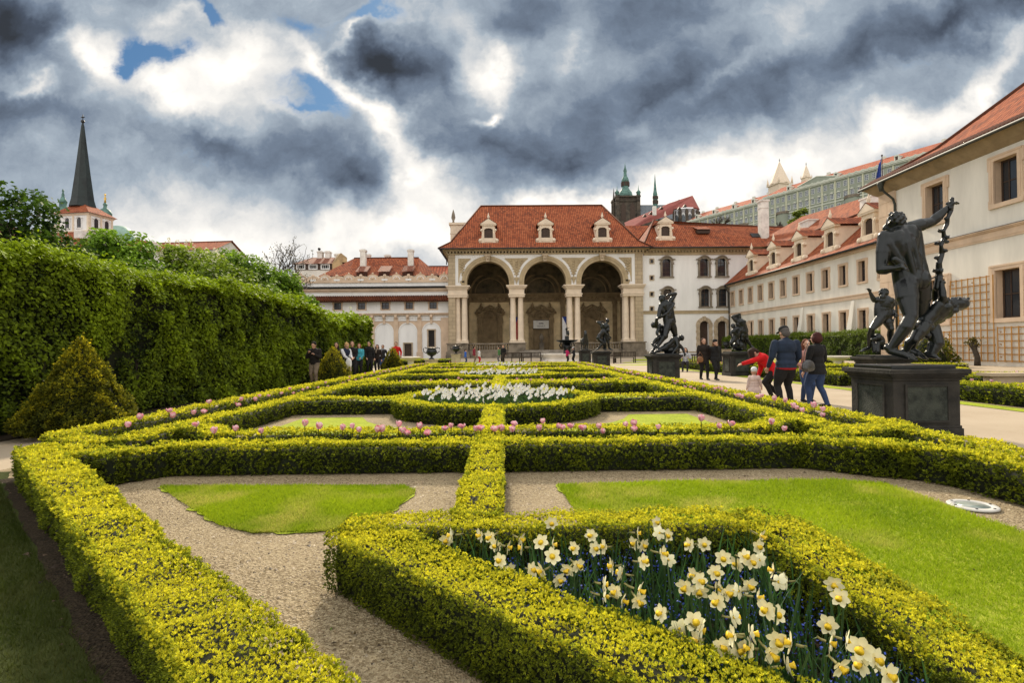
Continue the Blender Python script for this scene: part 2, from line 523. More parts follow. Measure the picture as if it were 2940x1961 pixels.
MT['ashlar'] = course_mat('loggia ashlar', (.47, .37, .24), (.29, .23, .15), 1.0, .5)
MT['column'] = mat('pale column stone', (.72, .60, .46), .8, .08, 1.2, .15, 8)
MT['tile'] = tile_mat('clay roof tiles', (.32, .080, .030), (.42, .125, .05), (.13, .042, .022), .26, .40)
MT['tile_old'] = tile_mat('old brown roof tiles', (.23, .085, .05), (.33, .13, .08), (.13, .055, .04))
MT['tile_far'] = tile_mat('distant roof tiles', (.42, .11, .055), (.50, .17, .09), (.30, .085, .05), .5, .6)
MT['copper'] = mat('green copper', (.12, .24, .20), .6, .25, .6, .1, 5, col2=(.035, .075, .07))
MT['copper_dark'] = mat('dark slate and copper', (.018, .028, .027), .55, .25, .5, .1, 5, col2=(.008, .011, .011))
MT['copper_pale'] = mat('pale copper dome', (.28, .42, .35), .6, .12, .4, .1, 5)
MT['gold'] = mat('gilding', (.65, .42, .10), .35, .1, 3, metal=.8)
MT['zinc'] = mat('dark gutter metal', (.04, .04, .042), .5, .15, 3, metal=.4)
MT['glass'] = glass_mat('dark window glass')
MT['wood_dark'] = mat('dark brown window wood', (.06, .035, .022), .6, .2, 4)
MT['wood_white'] = mat('white window wood', (.75, .75, .73), .6, .05, 3)
MT['trellis'] = mat('ochre trellis laths', (.42, .205, .04), .7, .12, 4)
MT['stone_grey'] = mat('grey gothic stone', (.10, .08, .06), .9, .3, .35, .3, 4, col2=(.04, .034, .028))
MT['slate'] = mat('blue grey slate roof', (.14, .16, .18), .7, .15, .5, .2, 6)
MT['palace'] = mat('pale green facade', (.30, .33, .265), .9, .09, .12)
MT['palace_trim'] = mat('light stucco trim', (.62, .64, .55), .9, .06, .3)
MT['chimney'] = mat('whitewashed chimney', (.74, .70, .64), .9, .12, 1.4, .2, 9)
MT['bronze'] = mat('dark bronze', (.011, .013, .015), .29, .2, 5, .12, 30, col2=(.008, .012, .011), metal=.4, spec=.6)
MT['pedestal'] = mat('dark weathered pedestal stone', (.036, .033, .028), .85, .3, 3, .5, 22, col2=(.010, .010, .009))
MT['pedestal_panel'] = mat('pitted pedestal panel', (.052, .060, .048), .9, .3, 7, 1.0, 60, col2=(.016, .020, .017))
MT['marble'] = mat('pale fountain stone', (.70, .64, .55), .75, .10, 1.5, .15, 10)
MT['step'] = mat('worn step stone', (.33, .29, .24), .9, .2, 1.5, .2, 9)
MT['bench'] = mat('dark bench wood', (.05, .035, .025), .7, .2, 5)
MT['bark'] = mat('bark', (.07, .055, .04), .95, .25, 6, .6, 20)
MT['core'] = mat('hedge shade twigs', (.012, .017, .005), .95, .3, 18)
MT['leaf'] = leaf_mat('box leaves', .45)
MT['hornbeam'] = leaf_mat('hornbeam leaves', .35)
MT['tree_leaf'] = leaf_mat('tree leaves', .40)
MT['petal'] = leaf_mat('petals', .30, .55, .2)
# ------------------------------------------------------------------ ground
def ground_mat(name, c1, c2, c3, s1, s2, bump, bs, kind='gravel'):
    m, t, p = new_mat(name)
    N, L = t.nodes, t.links
    tc = N.new('ShaderNodeTexCoord')
    a = N.new('ShaderNodeTexNoise'); a.inputs['Scale'].default_value, a.inputs['Detail'].default_value = s1, 6
    L.new(tc.outputs['Object'], a.inputs['Vector'])
    r = N.new('ShaderNodeValToRGB')
    r.color_ramp.elements[0].position, r.color_ramp.elements[0].color = .35, (*c1, 1)
    r.color_ramp.elements[1].position, r.color_ramp.elements[1].color = .65, (*c2, 1)
    L.new(a.outputs['Fac'], r.inputs[0])
    mx = N.new('ShaderNodeMix'); mx.data_type = 'RGBA'
    if kind == 'gravel':
        v = N.new('ShaderNodeTexVoronoi'); v.inputs['Scale'].default_value = s2
        L.new(tc.outputs['Object'], v.inputs['Vector'])
        rr = N.new('ShaderNodeValToRGB')
        rr.color_ramp.elements[0].position, rr.color_ramp.elements[1].position = .15, .9
        sp = N.new('ShaderNodeSeparateColor'); L.new(v.outputs['Color'], sp.inputs[0])
        L.new(sp.outputs[0], rr.inputs[0]); L.new(rr.outputs[0], mx.inputs[0])
        h = v.outputs['Distance']
    else:
        v = N.new('ShaderNodeTexNoise'); v.inputs['Scale'].default_value, v.inputs['Detail'].default_value = s2, 8
        v.inputs['Roughness'].default_value = .75
        L.new(tc.outputs['Object'], v.inputs['Vector'])
        rr = N.new('ShaderNodeValToRGB')
        rr.color_ramp.elements[0].position, rr.color_ramp.elements[1].position = .42, .66
        L.new(v.outputs['Fac'], rr.inputs[0]); L.new(rr.outputs[0], mx.inputs[0])
        h = v.outputs['Fac']
    L.new(r.outputs[0], mx.inputs[6]); mx.inputs[7].default_value = (*c3, 1)
    L.new(mx.outputs[2], p.inputs['Base Color'])
    b = N.new('ShaderNodeBump'); b.inputs['Strength'].default_value, b.inputs['Distance'].default_value = bump, .012
    n3 = N.new('ShaderNodeTexNoise'); n3.inputs['Scale'].default_value, n3.inputs['Detail'].default_value = bs, 5
    L.new(tc.outputs['Object'], n3.inputs['Vector'])
    ad = N.new('ShaderNodeMath'); ad.operation = 'ADD'; L.new(h, ad.inputs[0]); L.new(n3.outputs['Fac'], ad.inputs[1])
    L.new(ad.outputs[0], b.inputs['Height']); L.new(b.outputs[0], p.inputs['Normal'])
    p.inputs['Roughness'].default_value = .95
    p.inputs['Specular IOR Level'].default_value = .15
    return m

G_FIELD = ground_mat('city ground', (.16, .14, .10), (.22, .19, .14), (.12, .11, .08), .05, .6, .2, 1)
G_GRAVEL = ground_mat('bed gravel', (.155, .115, .064), (.275, .212, .126), (.43, .35, .225), 1.6, 85, .9, 40)
G_PATH = ground_mat('compacted sand path', (.36, .285, .20), (.45, .37, .275), (.41, .34, .25), .8, 60, .25, 30)
G_LAWN = ground_mat('bright lawn', (.19, .27, .008), (.30, .385, .012), (.44, .45, .06), 3.0, 26, 1.0, 120, 'lawn')
G_SHADE = ground_mat('shade darkened lawn', (.030, .044, .008), (.048, .064, .012), (.058, .068, .018), 3.0, 30, 1.0, 120, 'lawn')  # shade over the left lawn is put into its colour
G_SOIL = ground_mat('dark soil', (.014, .010, .006), (.028, .020, .012), (.045, .033, .02), 6.0, 60, 1.0, 60)

def sheet(name, poly, z, m, kind='structure', label=None):
    b = MB()
    b.add([(x, y, z) for x, y in poly], [tuple(range(len(poly)))])
    return tag(b.build(name, m), label, None, None, kind)

def wavy(poly, step=.12, amp=.018):
    out = []
    n = len(poly); run = 0.0; p1, p2, p3 = (random.uniform(0, 6) for _ in range(3))
    for i in range(n):
        a, b = np.array(poly[i], float), np.array(poly[(i + 1) % n], float)
        d = b - a; l = np.hypot(*d)
        nn = np.array([-d[1], d[0]]) / l
        k = max(1, int(l / step))
        for j in range(k):
            q = run + l * j / k
            o_ = .7 * math.sin(q * 5.1 + p1) + .6 * math.sin(q * 13.7 + p2) + .5 * math.sin(q * 29.3 + p3) + random.gauss(0, .25)
            out.append(tuple(a + d * j / k + nn * o_ * amp * .8))
        run += l
    return out

b = MB()
b.add([(-1500, -60, -.012), (1500, -60, -.012), (1500, 2600, -.012), (-1500, 2600, -.012)], [(0, 1, 2, 3)])
tag(b.build('ground', G_FIELD), kind='structure')
sheet('courtyard_path', [(-9.3, -4), (29.6, -4), (29.6, 74.9), (-9.3, 74.9)], 0.0, G_PATH)
AX = -0.19                                       # axis of the parterre
CELLS = [7.0, 17.1, 27.2]
sheet('parterre_gravel', [(-5.9, 6.0), (-4.9, 6.0), (1.2, -.6), (4.95, -.6), (5.2, 6.5), (5.3, 37.6), (-5.9, 37.6)], 0.004, G_GRAVEL)
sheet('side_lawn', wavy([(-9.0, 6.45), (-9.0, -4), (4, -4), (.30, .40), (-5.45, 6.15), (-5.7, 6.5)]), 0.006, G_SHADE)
sheet('soil_strip', wavy([(-5.30, 6.15), (-5.46, 6.10), (.46, .20), (.65, .25)], .15, .02), 0.010, G_SOIL)
sheet('hedge_foot_soil', [(-5.75, 6.0), (.5, -.25), (1.0, .25), (-5.1, 6.35)], 0.005, G_SOIL)
sheet('flower_bed_soil', [(-.75, 3.25), (1.5, 3.25), (1.5, 1.0), (1.3, 1.2)], 0.012, G_SOIL)
lawns = []
LAWN_A = [(-3.5, 5.68), (-1.02, 5.6), (-.86, 5.36), (-.95, 4.75), (-1.25, 4.22), (-1.9, 4.2), (-2.25, 4.4), (-2.9, 5.05)]
LAWN_B = [(.5, 5.55), (1.4, 5.62), (3.3, 5.6), (3.72, 5.45), (3.72, 4.0), (3.68, .4), (2.0, .4), (1.95, 1.6), (2.0, 2.6), (1.88, 3.2), (1.95, 3.75), (1.6, 3.95), (.6, 4.15), (.55, 4.9)]
sheet('left_lawn', wavy(LAWN_A, .06, .032), .012, G_LAWN)
sheet('right_lawn', wavy(LAWN_B, .06, .032), .012, G_LAWN)
def circ_lawn(side, y0, y1, cy, rc):
    xi, xo = AX + side * .55, AX + side * 3.85
    near = cy if abs(y0 - cy) < abs(y1 - cy) else cy
    pts = []
    ym, ye = (y1, y0) if y1 < cy + .1 and y0 < cy - 1 else (y0, y1)
    # ym: edge beside the middle hedge, ye: edge beside the cross hedge
    x_ring = math.sqrt(max(rc * rc - (ym - cy) ** 2, 0))
    pts.append((xo, ym)); pts.append((xo, ye))
    y_in = cy + (-1 if ye < cy else 1) * math.sqrt(max(rc * rc - .55 ** 2, 0))
    if abs(ye - cy) > abs(y_in - cy):
        pts.append((xi, ye)); pts.append((xi, y_in)); a0 = .55
    else:
        a0 = math.sqrt(max(rc * rc - (ye - cy) ** 2, 0)); pts.append((AX + side * a0, ye))
    for k in range(1, 9):
        xx = a0 + (x_ring - a0) * k / 8
        pts.append((AX + side * xx, cy + (-1 if ye < cy else 1) * math.sqrt(max(rc * rc - xx * xx, 0))))
    return pts
for c0 in CELLS:
    cy = c0 + 4.85
    for side in (-1, 1):
        sheet('cell_lawn', circ_lawn(side, c0 + .75, cy - .62, cy, 2.75), .010, G_LAWN)
        sheet('cell_lawn', circ_lawn(side, cy + .62, c0 + 8.7, cy, 2.75), .010, G_LAWN)
sheet('path_grass_edge', wavy([(10.25, 6.3), (10.75, 6.3), (10.75, 37.6), (10.25, 37.6)], .5, .03), .010, G_LAWN)
for poly in ([(7.2, 41), (10.5, 40), (12.5, 43.5)], [(9.6, 46), (14, 44.6), (17, 48.5), (10.5, 48.5)], [(12, 53), (20, 53), (20, 60), (14, 60)], [(-6.5, 49), (2.2, 49), (1.4, 55), (-6.5, 55)], [(-8, 41), (-2.8, 41), (-2.8, 46.4), (-8, 46.4)], [(16, 62), (24, 62), (24, 70), (17, 70)]):
    sheet('court_lawn', wavy(poly, .6, .04), .010, G_LAWN)
sheet('left_bed_soil', wavy([(-9.2, 6.6), (-7.75, 6.6), (-7.75, 34), (-9.2, 34)], .4, .06), .008, G_SOIL)

# grass blades on the lawns close by, fallen stones on the gravel
def in_poly(x, y, poly):
    px = np.array([p[0] for p in poly]); py = np.array([p[1] for p in poly])
    r = np.zeros(len(x), bool)
    j = len(px) - 1
    for i in range(len(px)):
        c = ((py[i] > y) != (py[j] > y)) & (x < (px[j] - px[i]) * (y - py[i]) / (py[j] - py[i] + 1e-12) + px[i])
        r ^= c; j = i
    return r

def value_noise(x, y, s, seed=0):
    xs, ys = x * s, y * s
    xi, yi = np.floor(xs).astype(int), np.floor(ys).astype(int)
    fx, fy = xs - xi, ys - yi
    fx, fy = fx * fx * (3 - 2 * fx), fy * fy * (3 - 2 * fy)
    def h(a, b):
        n = (a * 374761393 + b * 668265263 + seed * 982451653) & 0x7fffffff
        n = ((n ^ (n >> 13)) * 1274126177) & 0x7fffffff
        return ((n ^ (n >> 16)) & 0xffff) / 65535.0
    return (h(xi, yi) * (1 - fx) + h(xi + 1, yi) * fx) * (1 - fy) + (h(xi, yi + 1) * (1 - fx) + h(xi + 1, yi + 1) * fx) * fy

def blades(name, poly, z, n, hgt, c1, c2, c3, wid=.003):
    x0, x1 = min(p[0] for p in poly), max(p[0] for p in poly)
    y0, y1 = max(.8, min(p[1] for p in poly)), max(p[1] for p in poly)
    x = RNG.uniform(x0, x1, n); y = y0 + (y1 - y0) * RNG.uniform(0, 1, n) ** 1.25
    k = in_poly(x, y, poly) & (np.abs(x) < y * 1.3 + 3)
    x, y = x[k], y[k]; n = len(x)
    d = np.clip(y / 3.5, .6, 2.2)
    a = RNG.uniform(0, 2 * np.pi, n); h = hgt * RNG.uniform(.5, 1.3, n) * (0.7 + .6 * value_noise(x, y, 2.5, 3))
    lean = RNG.normal(0, .5, (n, 2)) * h[:, None]
    ww = wid * d
    B = np.stack([x, y, np.full(n, z)], 1)
    t = np.stack([np.cos(a), np.sin(a), np.zeros(n)], 1) * ww[:, None]
    tip = B + np.concatenate([lean, h[:, None]], 1)
    V = np.stack([B - t, B + t, tip], 1).reshape(-1, 3)
    F = np.arange(3 * n).reshape(n, 3)
    g = value_noise(x, y, 1.6, 5)[:, None] * .7 + RNG.uniform(0, .45, (n, 1))
    dry = np.clip((value_noise(x, y, 2.3, 9) * .6 + value_noise(x, y, 5.1, 13) * .4 - .5) / .28, 0, 1)[:, None] * RNG.uniform(.1, .9, (n, 1))
    C = np.array(c1) * (1 - np.clip(g, 0, 1)) + np.array(c2) * np.clip(g, 0, 1)
    C = C * (1 - dry) + np.array(c3) * dry
    return tag(link(name, fast_mesh(name, V, F, MT['leaf'], C)), kind='stuff')
blades('lawn_grass', LAWN_A, .012, 60000, .030, (.15, .25, .008), (.38, .48, .016), (.60, .53, .14))
blades('lawn_grass', LAWN_B, .012, 150000, .030, (.15, .25, .008), (.38, .48, .016), (.60, .53, .14))
blades('side_grass', [(-9.0, 6.4), (-9.0, .5), (.2, .5), (-5.5, 6.1)], .006, 300000, .034, (.030, .046, .007), (.060, .080, .012), (.08, .085, .025))  # blades carry the same painted shade as the sheet below

def pebbles(name, poly, z, n, r0, cols, avoid=()):
    x0, x1 = min(p[0] for p in poly), max(p[0] for p in poly)
    y0, y1 = min(p[1] for p in poly), max(p[1] for p in poly)
    x = RNG.uniform(x0, x1, n); y = RNG.uniform(y0, y1, n)
    k = in_poly(x, y, poly)
    for q in avoid: k &= ~in_poly(x, y, q)
    x, y = x[k], y[k]; n = len(x)
    r = r0 * RNG.lognormal(0, .45, n)
    base = np.array([(1, 0, 0), (-.5, .87, 0), (-.5, -.87, 0), (0, 0, 1.0)])
    a = RNG.uniform(0, 6.28, n)
    c, s = np.cos(a), np.sin(a)
    V = np.zeros((n, 4, 3))
    bx = base[None] * RNG.uniform(.6, 1.3, (n, 4, 3))
    V[..., 0] = x[:, None] + r[:, None] * (bx[..., 0] * c[:, None] - bx[..., 1] * s[:, None])
    V[..., 1] = y[:, None] + r[:, None] * (bx[..., 0] * s[:, None] + bx[..., 1] * c[:, None])
    V[..., 2] = z + r[:, None] * .6 * bx[..., 2]
    F = (np.arange(n)[:, None, None] * 4 + np.array([(0, 1, 3), (1, 2, 3), (2, 0, 3)])[None]).reshape(-1, 3)
    C = np.repeat(np.array(cols)[RNG.integers(0, len(cols), n)] * RNG.uniform(.7, 1.2, (n, 1)), 3, 0)
    return tag(link(name, fast_mesh(name, V.reshape(-1, 3), F, MT['petal'], C)), kind='stuff')
GCOL = [(.44, .35, .22), (.31, .23, .14), (.20, .145, .085), (.56, .47, .34), (.37, .28, .17), (.11, .08, .05)]
pebbles('bed_gravel', [(-4.9, 6.1), (1.3, -.1), (4.3, -.1), (4.3, 6.1)], .004, 70000, .0055, GCOL, (LAWN_A, LAWN_B))
pebbles('soil_crumbs', [(-5.6, 6.2), (.4, .1), (.9, .4), (-5.2, 6.3)], .008, 5000, .012, [(.07, .05, .035), (.03, .022, .015), (.13, .09, .06)])

# round in-ground light by the right lawn
t = empty('ground_light', (3.90, 4.63, .012), label='round white ring light with grey glass set in the gravel', cat='ground light')
b = MB(); b.lathe([(.180, 0), (.177, .012), (.171, .016), (.122, .016), (.120, .010)], seg=40); b.build('ring', mat('white cast ring', (.56, .55, .52), .5, .05, 6), t)
b = MB(); b.lathe([(.121, .003), (.121, .012)], seg=40); b.build('lens', mat('dusty lens', (.20, .25, .23), .25, .3, 9, col2=(.38, .40, .37)), t)
b = MB()
for k in range(6):
    a = k * math.pi / 3
    b = MB(); b.lathe([(.010, .012), (.010, .020)], (.148 * math.cos(a), .148 * math.sin(a), 0), 8); b.build('bolt', MT['zinc'], t)

n = 420                                                  # fallen leaves and twigs on the gravel
x = RNG.uniform(-4.6, 4.2, n); y = RNG.uniform(1.4, 6.0, n); k = (x + y > 1.35) & ~in_poly(x, y, LAWN_A); x, y = x[k], y[k]; n = len(x)
a = RNG.uniform(0, 6.28, n); l = RNG.uniform(.008, .022, n); w_ = l * RNG.uniform(.12, .55, n)
c, s_ = np.cos(a), np.sin(a); z = .014 + RNG.uniform(0, .006, n)
q = lambda u, v: np.stack([x + u * c - v * s_, y + u * s_ + v * c, z], 1)
tag(link('fallen_leaves', fast_mesh('fallen_leaves', np.stack([q(-l, 0), q(0, -w_), q(l, 0), q(0, w_)], 1).reshape(-1, 3), np.arange(4 * n).reshape(-1, 4), MT['leaf'], np.array([(.10, .07, .03), (.20, .14, .06), (.05, .035, .02), (.12, .18, .03)])[RNG.integers(0, 4, n)])), kind='stuff')
# ------------------------------------------------------------------ clipped hedges
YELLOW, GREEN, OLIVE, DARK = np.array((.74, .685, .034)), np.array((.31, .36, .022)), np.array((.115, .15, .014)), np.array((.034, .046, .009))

def sprigs(P, Nn, g, s, leaves=6, ln=.0145, wd=.0066, up=.55, pal=None, openness=(.35, 1.15)):
    """leaf sprigs at points P with outward normals Nn; g 0..1 share of fresh growth; s leaf scale"""
    n = len(P)
    if n == 0: return np.zeros((0, 3)), np.zeros((0, 4), int), np.zeros((0, 3))
    A = Nn * RNG.uniform(.5, 1.1, (n, 1)) + np.array((0, 0, up)) + RNG.normal(0, .28, (n, 3))
    A /= np.linalg.norm(A, axis=1, keepdims=True) + 1e-9
    ref = np.where(np.abs(A[:, 2:3]) < .9, np.array([[0, 0, 1.]]), np.array([[1., 0, 0]]))
    U = np.cross(A, ref); U /= np.linalg.norm(U, axis=1, keepdims=True) + 1e-9
    W = np.cross(A, U)
    k = leaves
    ph = RNG.uniform(0, 6.28, (n, 1)) + np.arange(k)[None] * 2.4
    th = openness[0] + (openness[1] - openness[0]) * RNG.uniform(0, 1, (n, k))
    th[:, 0] *= .35
    rad = U[:, None] * np.cos(ph)[..., None] + W[:, None] * np.sin(ph)[..., None]
    D = A[:, None] * np.cos(th)[..., None] + rad * np.sin(th)[..., None]
    T = np.cross(D, rad + .25 * RNG.normal(0, 1, (n, k, 3)))
    T /= np.linalg.norm(T, axis=2, keepdims=True) + 1e-9
    ss = np.broadcast_to(np.asarray(s), (n,))[:, None, None]
    L = ln * ss * RNG.uniform(.7, 1.25, (n, k, 1)); Wd = wd * ss * RNG.uniform(.8, 1.2, (n, k, 1))
    hgt = (np.arange(k)[None, :, None] * .35 / k) * ln * ss
    B = P[:, None] + A[:, None] * hgt
    tip = B + D * L
    mid = B + D * L * .55
    V = np.stack([B, mid + T * Wd * .5, tip, mid - T * Wd * .5], 2).reshape(-1, 3)
    F = np.arange(4 * n * k).reshape(-1, 4)
    gg = np.clip(g[:, None] + RNG.normal(0, .13, (n, k)), 0, 1)
    gg[:, 0] = np.clip(gg[:, 0] + .12, 0, 1)
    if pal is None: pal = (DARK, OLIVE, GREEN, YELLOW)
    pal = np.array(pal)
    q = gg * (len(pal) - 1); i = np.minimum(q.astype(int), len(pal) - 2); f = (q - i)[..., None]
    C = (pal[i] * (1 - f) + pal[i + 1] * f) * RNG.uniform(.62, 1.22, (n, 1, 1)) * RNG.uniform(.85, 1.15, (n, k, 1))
    return V, F, C.reshape(-1, 3)

def bump_xy(x, y, z, amp):
    return amp * ((value_noise(x + z * .7, y - z * .4, 3.0, 1) - .5) * 1.2 + (value_noise(x - z, y + z, 9.0, 2) - .5) * .9)

def hedge(label, pts, wid=.34, hgt=.35, closed=False, group='low box hedges of the parterre', dens=4300, fresh=1.0, name='box_hedge', smin=.80, pal=None, ends=(True, True)):
    pts = [np.array(p, float) for p in pts]
    segs = list(zip(pts[:-1], pts[1:])) + ([(pts[-1], pts[0])] if closed else [])
    VV, FF, CC, MM = [], [], [], []
    off = 0
    def push(V, F, C, m):
        nonlocal off
        VV.append(V); FF.append(F + off); CC.append(C); MM.append(np.full(len(F), m)); off += len(V)
    h2 = wid / 2
    for si, (a, b) in enumerate(segs):
        d = b - a; l = np.hypot(*d); d = d / l; nrm = np.array([-d[1], d[0]])
        # core, a little inside the leaves
        c = .05
        ea = 0 if (si > 0 or closed) else -c; eb = 0 if (si < len(segs) - 1 or closed) else -c
        k = max(1, int(l / .25))
        ring = [(-(h2 - c) * .92, .02), (-(h2 - c), hgt * .5), (-(h2 - c * 1.3), hgt - c * 2.1), (-(h2 - c * 2.4), hgt - c * 1.45), (h2 - c * 2.4, hgt - c * 1.45), (h2 - c * 1.3, hgt - c * 2.1), (h2 - c, hgt * .5), ((h2 - c) * .92, .02)]
        V = []
        for j in range(k + 1):
            tt = -ea * 0 + (-ea if j == 0 else 0) + (l * j / k) + (eb if j == k else 0)
            for (q, z) in ring:
                p = a + d * tt + nrm * q
                V.append((p[0], p[1], z))
        V = np.array(V)
        w_ = bump_xy(V[:, 0], V[:, 1], V[:, 2], .03)
        V[:, 2] += np.where(V[:, 2] > .1, w_, 0)
        nr = len(ring)
        F = [(j * nr + q, j * nr + q + 1, (j + 1) * nr + q + 1, (j + 1) * nr + q) for j in range(k) for q in range(nr - 1)]
        F += [(0, 1, 6, 7), (1, 2, 5, 6), (2, 3, 4, 5)]
        e = k * nr
        F += [(e, e + 7, e + 6, e + 1), (e + 1, e + 6, e + 5, e + 2), (e + 2, e + 5, e + 4, e + 3)]
        push(V, np.array(F), np.tile(np.array([[.012, .016, .005]]), (len(F), 1)), 1)
        # leaves chunk by chunk, larger and sparser with distance
        nc = max(1, int(l / .8))
        for j in range(nc):
            t0, t1 = l * j / nc, l * (j + 1) / nc
            mid = a + d * (t0 + t1) / 2
            if mid[1] < -.3 or abs(mid[0]) > mid[1] * 1.0 + 2.2: continue
            dist = math.hypot(mid[0], mid[1])
            s = min(max(dist / 3.6, smin), 4.6)
            dn = dens / s ** 2
            def put(n_, kind):
                n_ = RNG.poisson(max(n_, 0))
                t = RNG.uniform(t0, t1, n_)
                if kind == 'top':
                    q = RNG.uniform(-h2, h2, n_); z = np.full(n_, hgt)
                    ed = np.clip((np.abs(q) - (h2 - .05)) / .05, 0, 1)
                    z = z - .035 * ed ** 2 - .01 - .022 * RNG.uniform(0, 1, n_)
                    Nn = nrm[None] * (np.sign(q) * ed * .7)[:, None]
                    Nn = np.concatenate([Nn, np.ones((n_, 1))], 1)
                    g = np.full(n_, .96)
                else:
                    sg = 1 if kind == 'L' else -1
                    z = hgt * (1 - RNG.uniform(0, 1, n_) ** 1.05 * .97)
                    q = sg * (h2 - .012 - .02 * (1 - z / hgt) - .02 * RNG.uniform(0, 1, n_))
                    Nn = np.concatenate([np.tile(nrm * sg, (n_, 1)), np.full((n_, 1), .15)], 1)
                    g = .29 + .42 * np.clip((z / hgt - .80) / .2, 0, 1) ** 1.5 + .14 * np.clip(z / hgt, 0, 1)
                p = a[None] + d[None] * t[:, None] + nrm[None] * q[:, None]
                P = np.concatenate([p, z[:, None]], 1)
                bw = bump_xy(P[:, 0], P[:, 1], P[:, 2], .04)
                P[:, 2] = np.maximum(P[:, 2] + np.where(kind == 'top', bw, bw * .4), .012)
                if kind != 'top': P[:, :2] += nrm[None] * sg * bw[:, None]
                patch = value_noise(P[:, 0] + P[:, 2], P[:, 1] + P[:, 2] * 1.3, 7.0, 4) - .5
                g = np.clip(g * fresh + patch * (.30 if kind == 'top' else .34) + RNG.normal(0, .07, n_), 0, 1)
                s_ = s * RNG.uniform(.8, 1.2, n_)
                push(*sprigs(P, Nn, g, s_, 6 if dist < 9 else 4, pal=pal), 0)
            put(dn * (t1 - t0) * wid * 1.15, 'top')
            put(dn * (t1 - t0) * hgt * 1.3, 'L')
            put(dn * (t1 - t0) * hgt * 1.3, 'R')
        # rounded joint to the next stretch
        if si < len(segs) - 1 or closed:
            n2 = segs[(si + 1) % len(segs)]; d2 = (n2[1] - n2[0]) / np.hypot(*(n2[1] - n2[0]))
            if np.dot(d, d2) < .985 and b[1] > .3:
                dist = math.hypot(*b); s = min(max(dist / 3.6, smin), 4.6)
                n_ = RNG.poisson(dens / s ** 2 * hgt * wid * 3.4)
                aa = RNG.uniform(0, 6.28, n_); z = hgt * (1 - RNG.uniform(0, 1, n_) ** 1.05 * .97); rr = h2 - .02 * RNG.uniform(0, 1, n_) - .02
                P = np.stack([b[0] + rr * np.cos(aa), b[1] + rr * np.sin(aa), z], 1); Nn = np.stack([np.cos(aa), np.sin(aa), np.full(n_, .15)], 1)
                push(*sprigs(P, Nn, np.clip((.29 + .42 * np.clip((z / hgt - .8) / .2, 0, 1) ** 1.5) * fresh + RNG.normal(0, .1, n_), 0, 1), s, 5, pal=pal), 0)
                ph = np.arange(8) * math.pi / 4; q_ = h2 - c * 1.15
                V = np.concatenate([np.stack([b[0] + q_ * np.cos(ph), b[1] + q_ * np.sin(ph), np.full(8, z_)], 1) for z_ in (.02, hgt - c * 1.9)])
                F = [(k_, (k_ + 1) % 8, 8 + (k_ + 1) % 8, 8 + k_) for k_ in range(8)] + [(8, 9, 10, 11), (8, 11, 12, 15), (12, 13, 14, 15)]
                push(V, np.array(F), np.tile(np.array([[.012, .016, .005]]), (len(F), 1)), 1)
        # end caps
        for endp, sg, on in ((a, -1, si == 0 and not closed and ends[0]), (b, 1, si == len(segs) - 1 and not closed and ends[1])):
            if not on or endp[1] < .5: continue
            dist = math.hypot(*endp); s = min(max(dist / 3.4, smin), 4.2)
            n_ = RNG.poisson(dens / s ** 2 * wid * hgt)
            q = RNG.uniform(-h2, h2, n_); z = hgt * (1 - RNG.uniform(0, 1, n_) * .96)
            p = endp[None] + d[None] * sg * (-.01) + nrm[None] * q[:, None]
            P = np.concatenate([p, z[:, None]], 1)
            Nn = np.concatenate([np.tile(d * sg, (n_, 1)), np.full((n_, 1), .15)], 1)
            g = .22 + .4 * np.clip((z / hgt - .8) / .2, 0, 1)
            push(*sprigs(P, Nn, g * fresh, s, 5, pal=pal), 0)
    me = fast_mesh(name, np.concatenate(VV), np.concatenate(FF), [MT['leaf'], MT['core']], np.concatenate(CC), np.concatenate(MM))
    return tag(link(name, me), label, 'hedge', group)

hedge('long diagonal box hedge with yellow tips beside the dark lawn', [(-5.15, 6.16), (.75, .28)], .37, .36)
hedge('triangular box hedge enclosing the daffodil bed', [(-.98, 3.40), (1.58, 3.40), (1.58, .80)], .32, .35)
hedge('slanting box hedge in front of the daffodils', [(-.92, 3.30), (1.52, .86)], .34, .35)
hedge('short box hedge strip leading from the daffodil bed to the first cross hedge', [(AX, 3.52), (AX, 6.16)], .33, .35, ends=(False, False))
hedge('first cross hedge of clipped box behind the bright lawns', [(-5.15, 6.12), (-4.6, 5.98), (-4.1, 5.88), (-3.72, 6.28), (3.34, 6.28), (3.75, 5.92), (4.2, 5.68)], .35, .35)
hedge('box hedge running forward at the right lawn beside the ring light', [(3.85, 5.86), (4.15, 5.72), (4.42, 5.32), (4.47, 4.5), (4.47, .9)], .37, .36)
hedge('outer box hedge between the first bronze pedestal and the foreground path', [(4.98, 7.0), (4.98, 5.6), (4.9, 4.2), (4.86, 2.0)], .34, .34)
ordw = ['first', 'second', 'third']
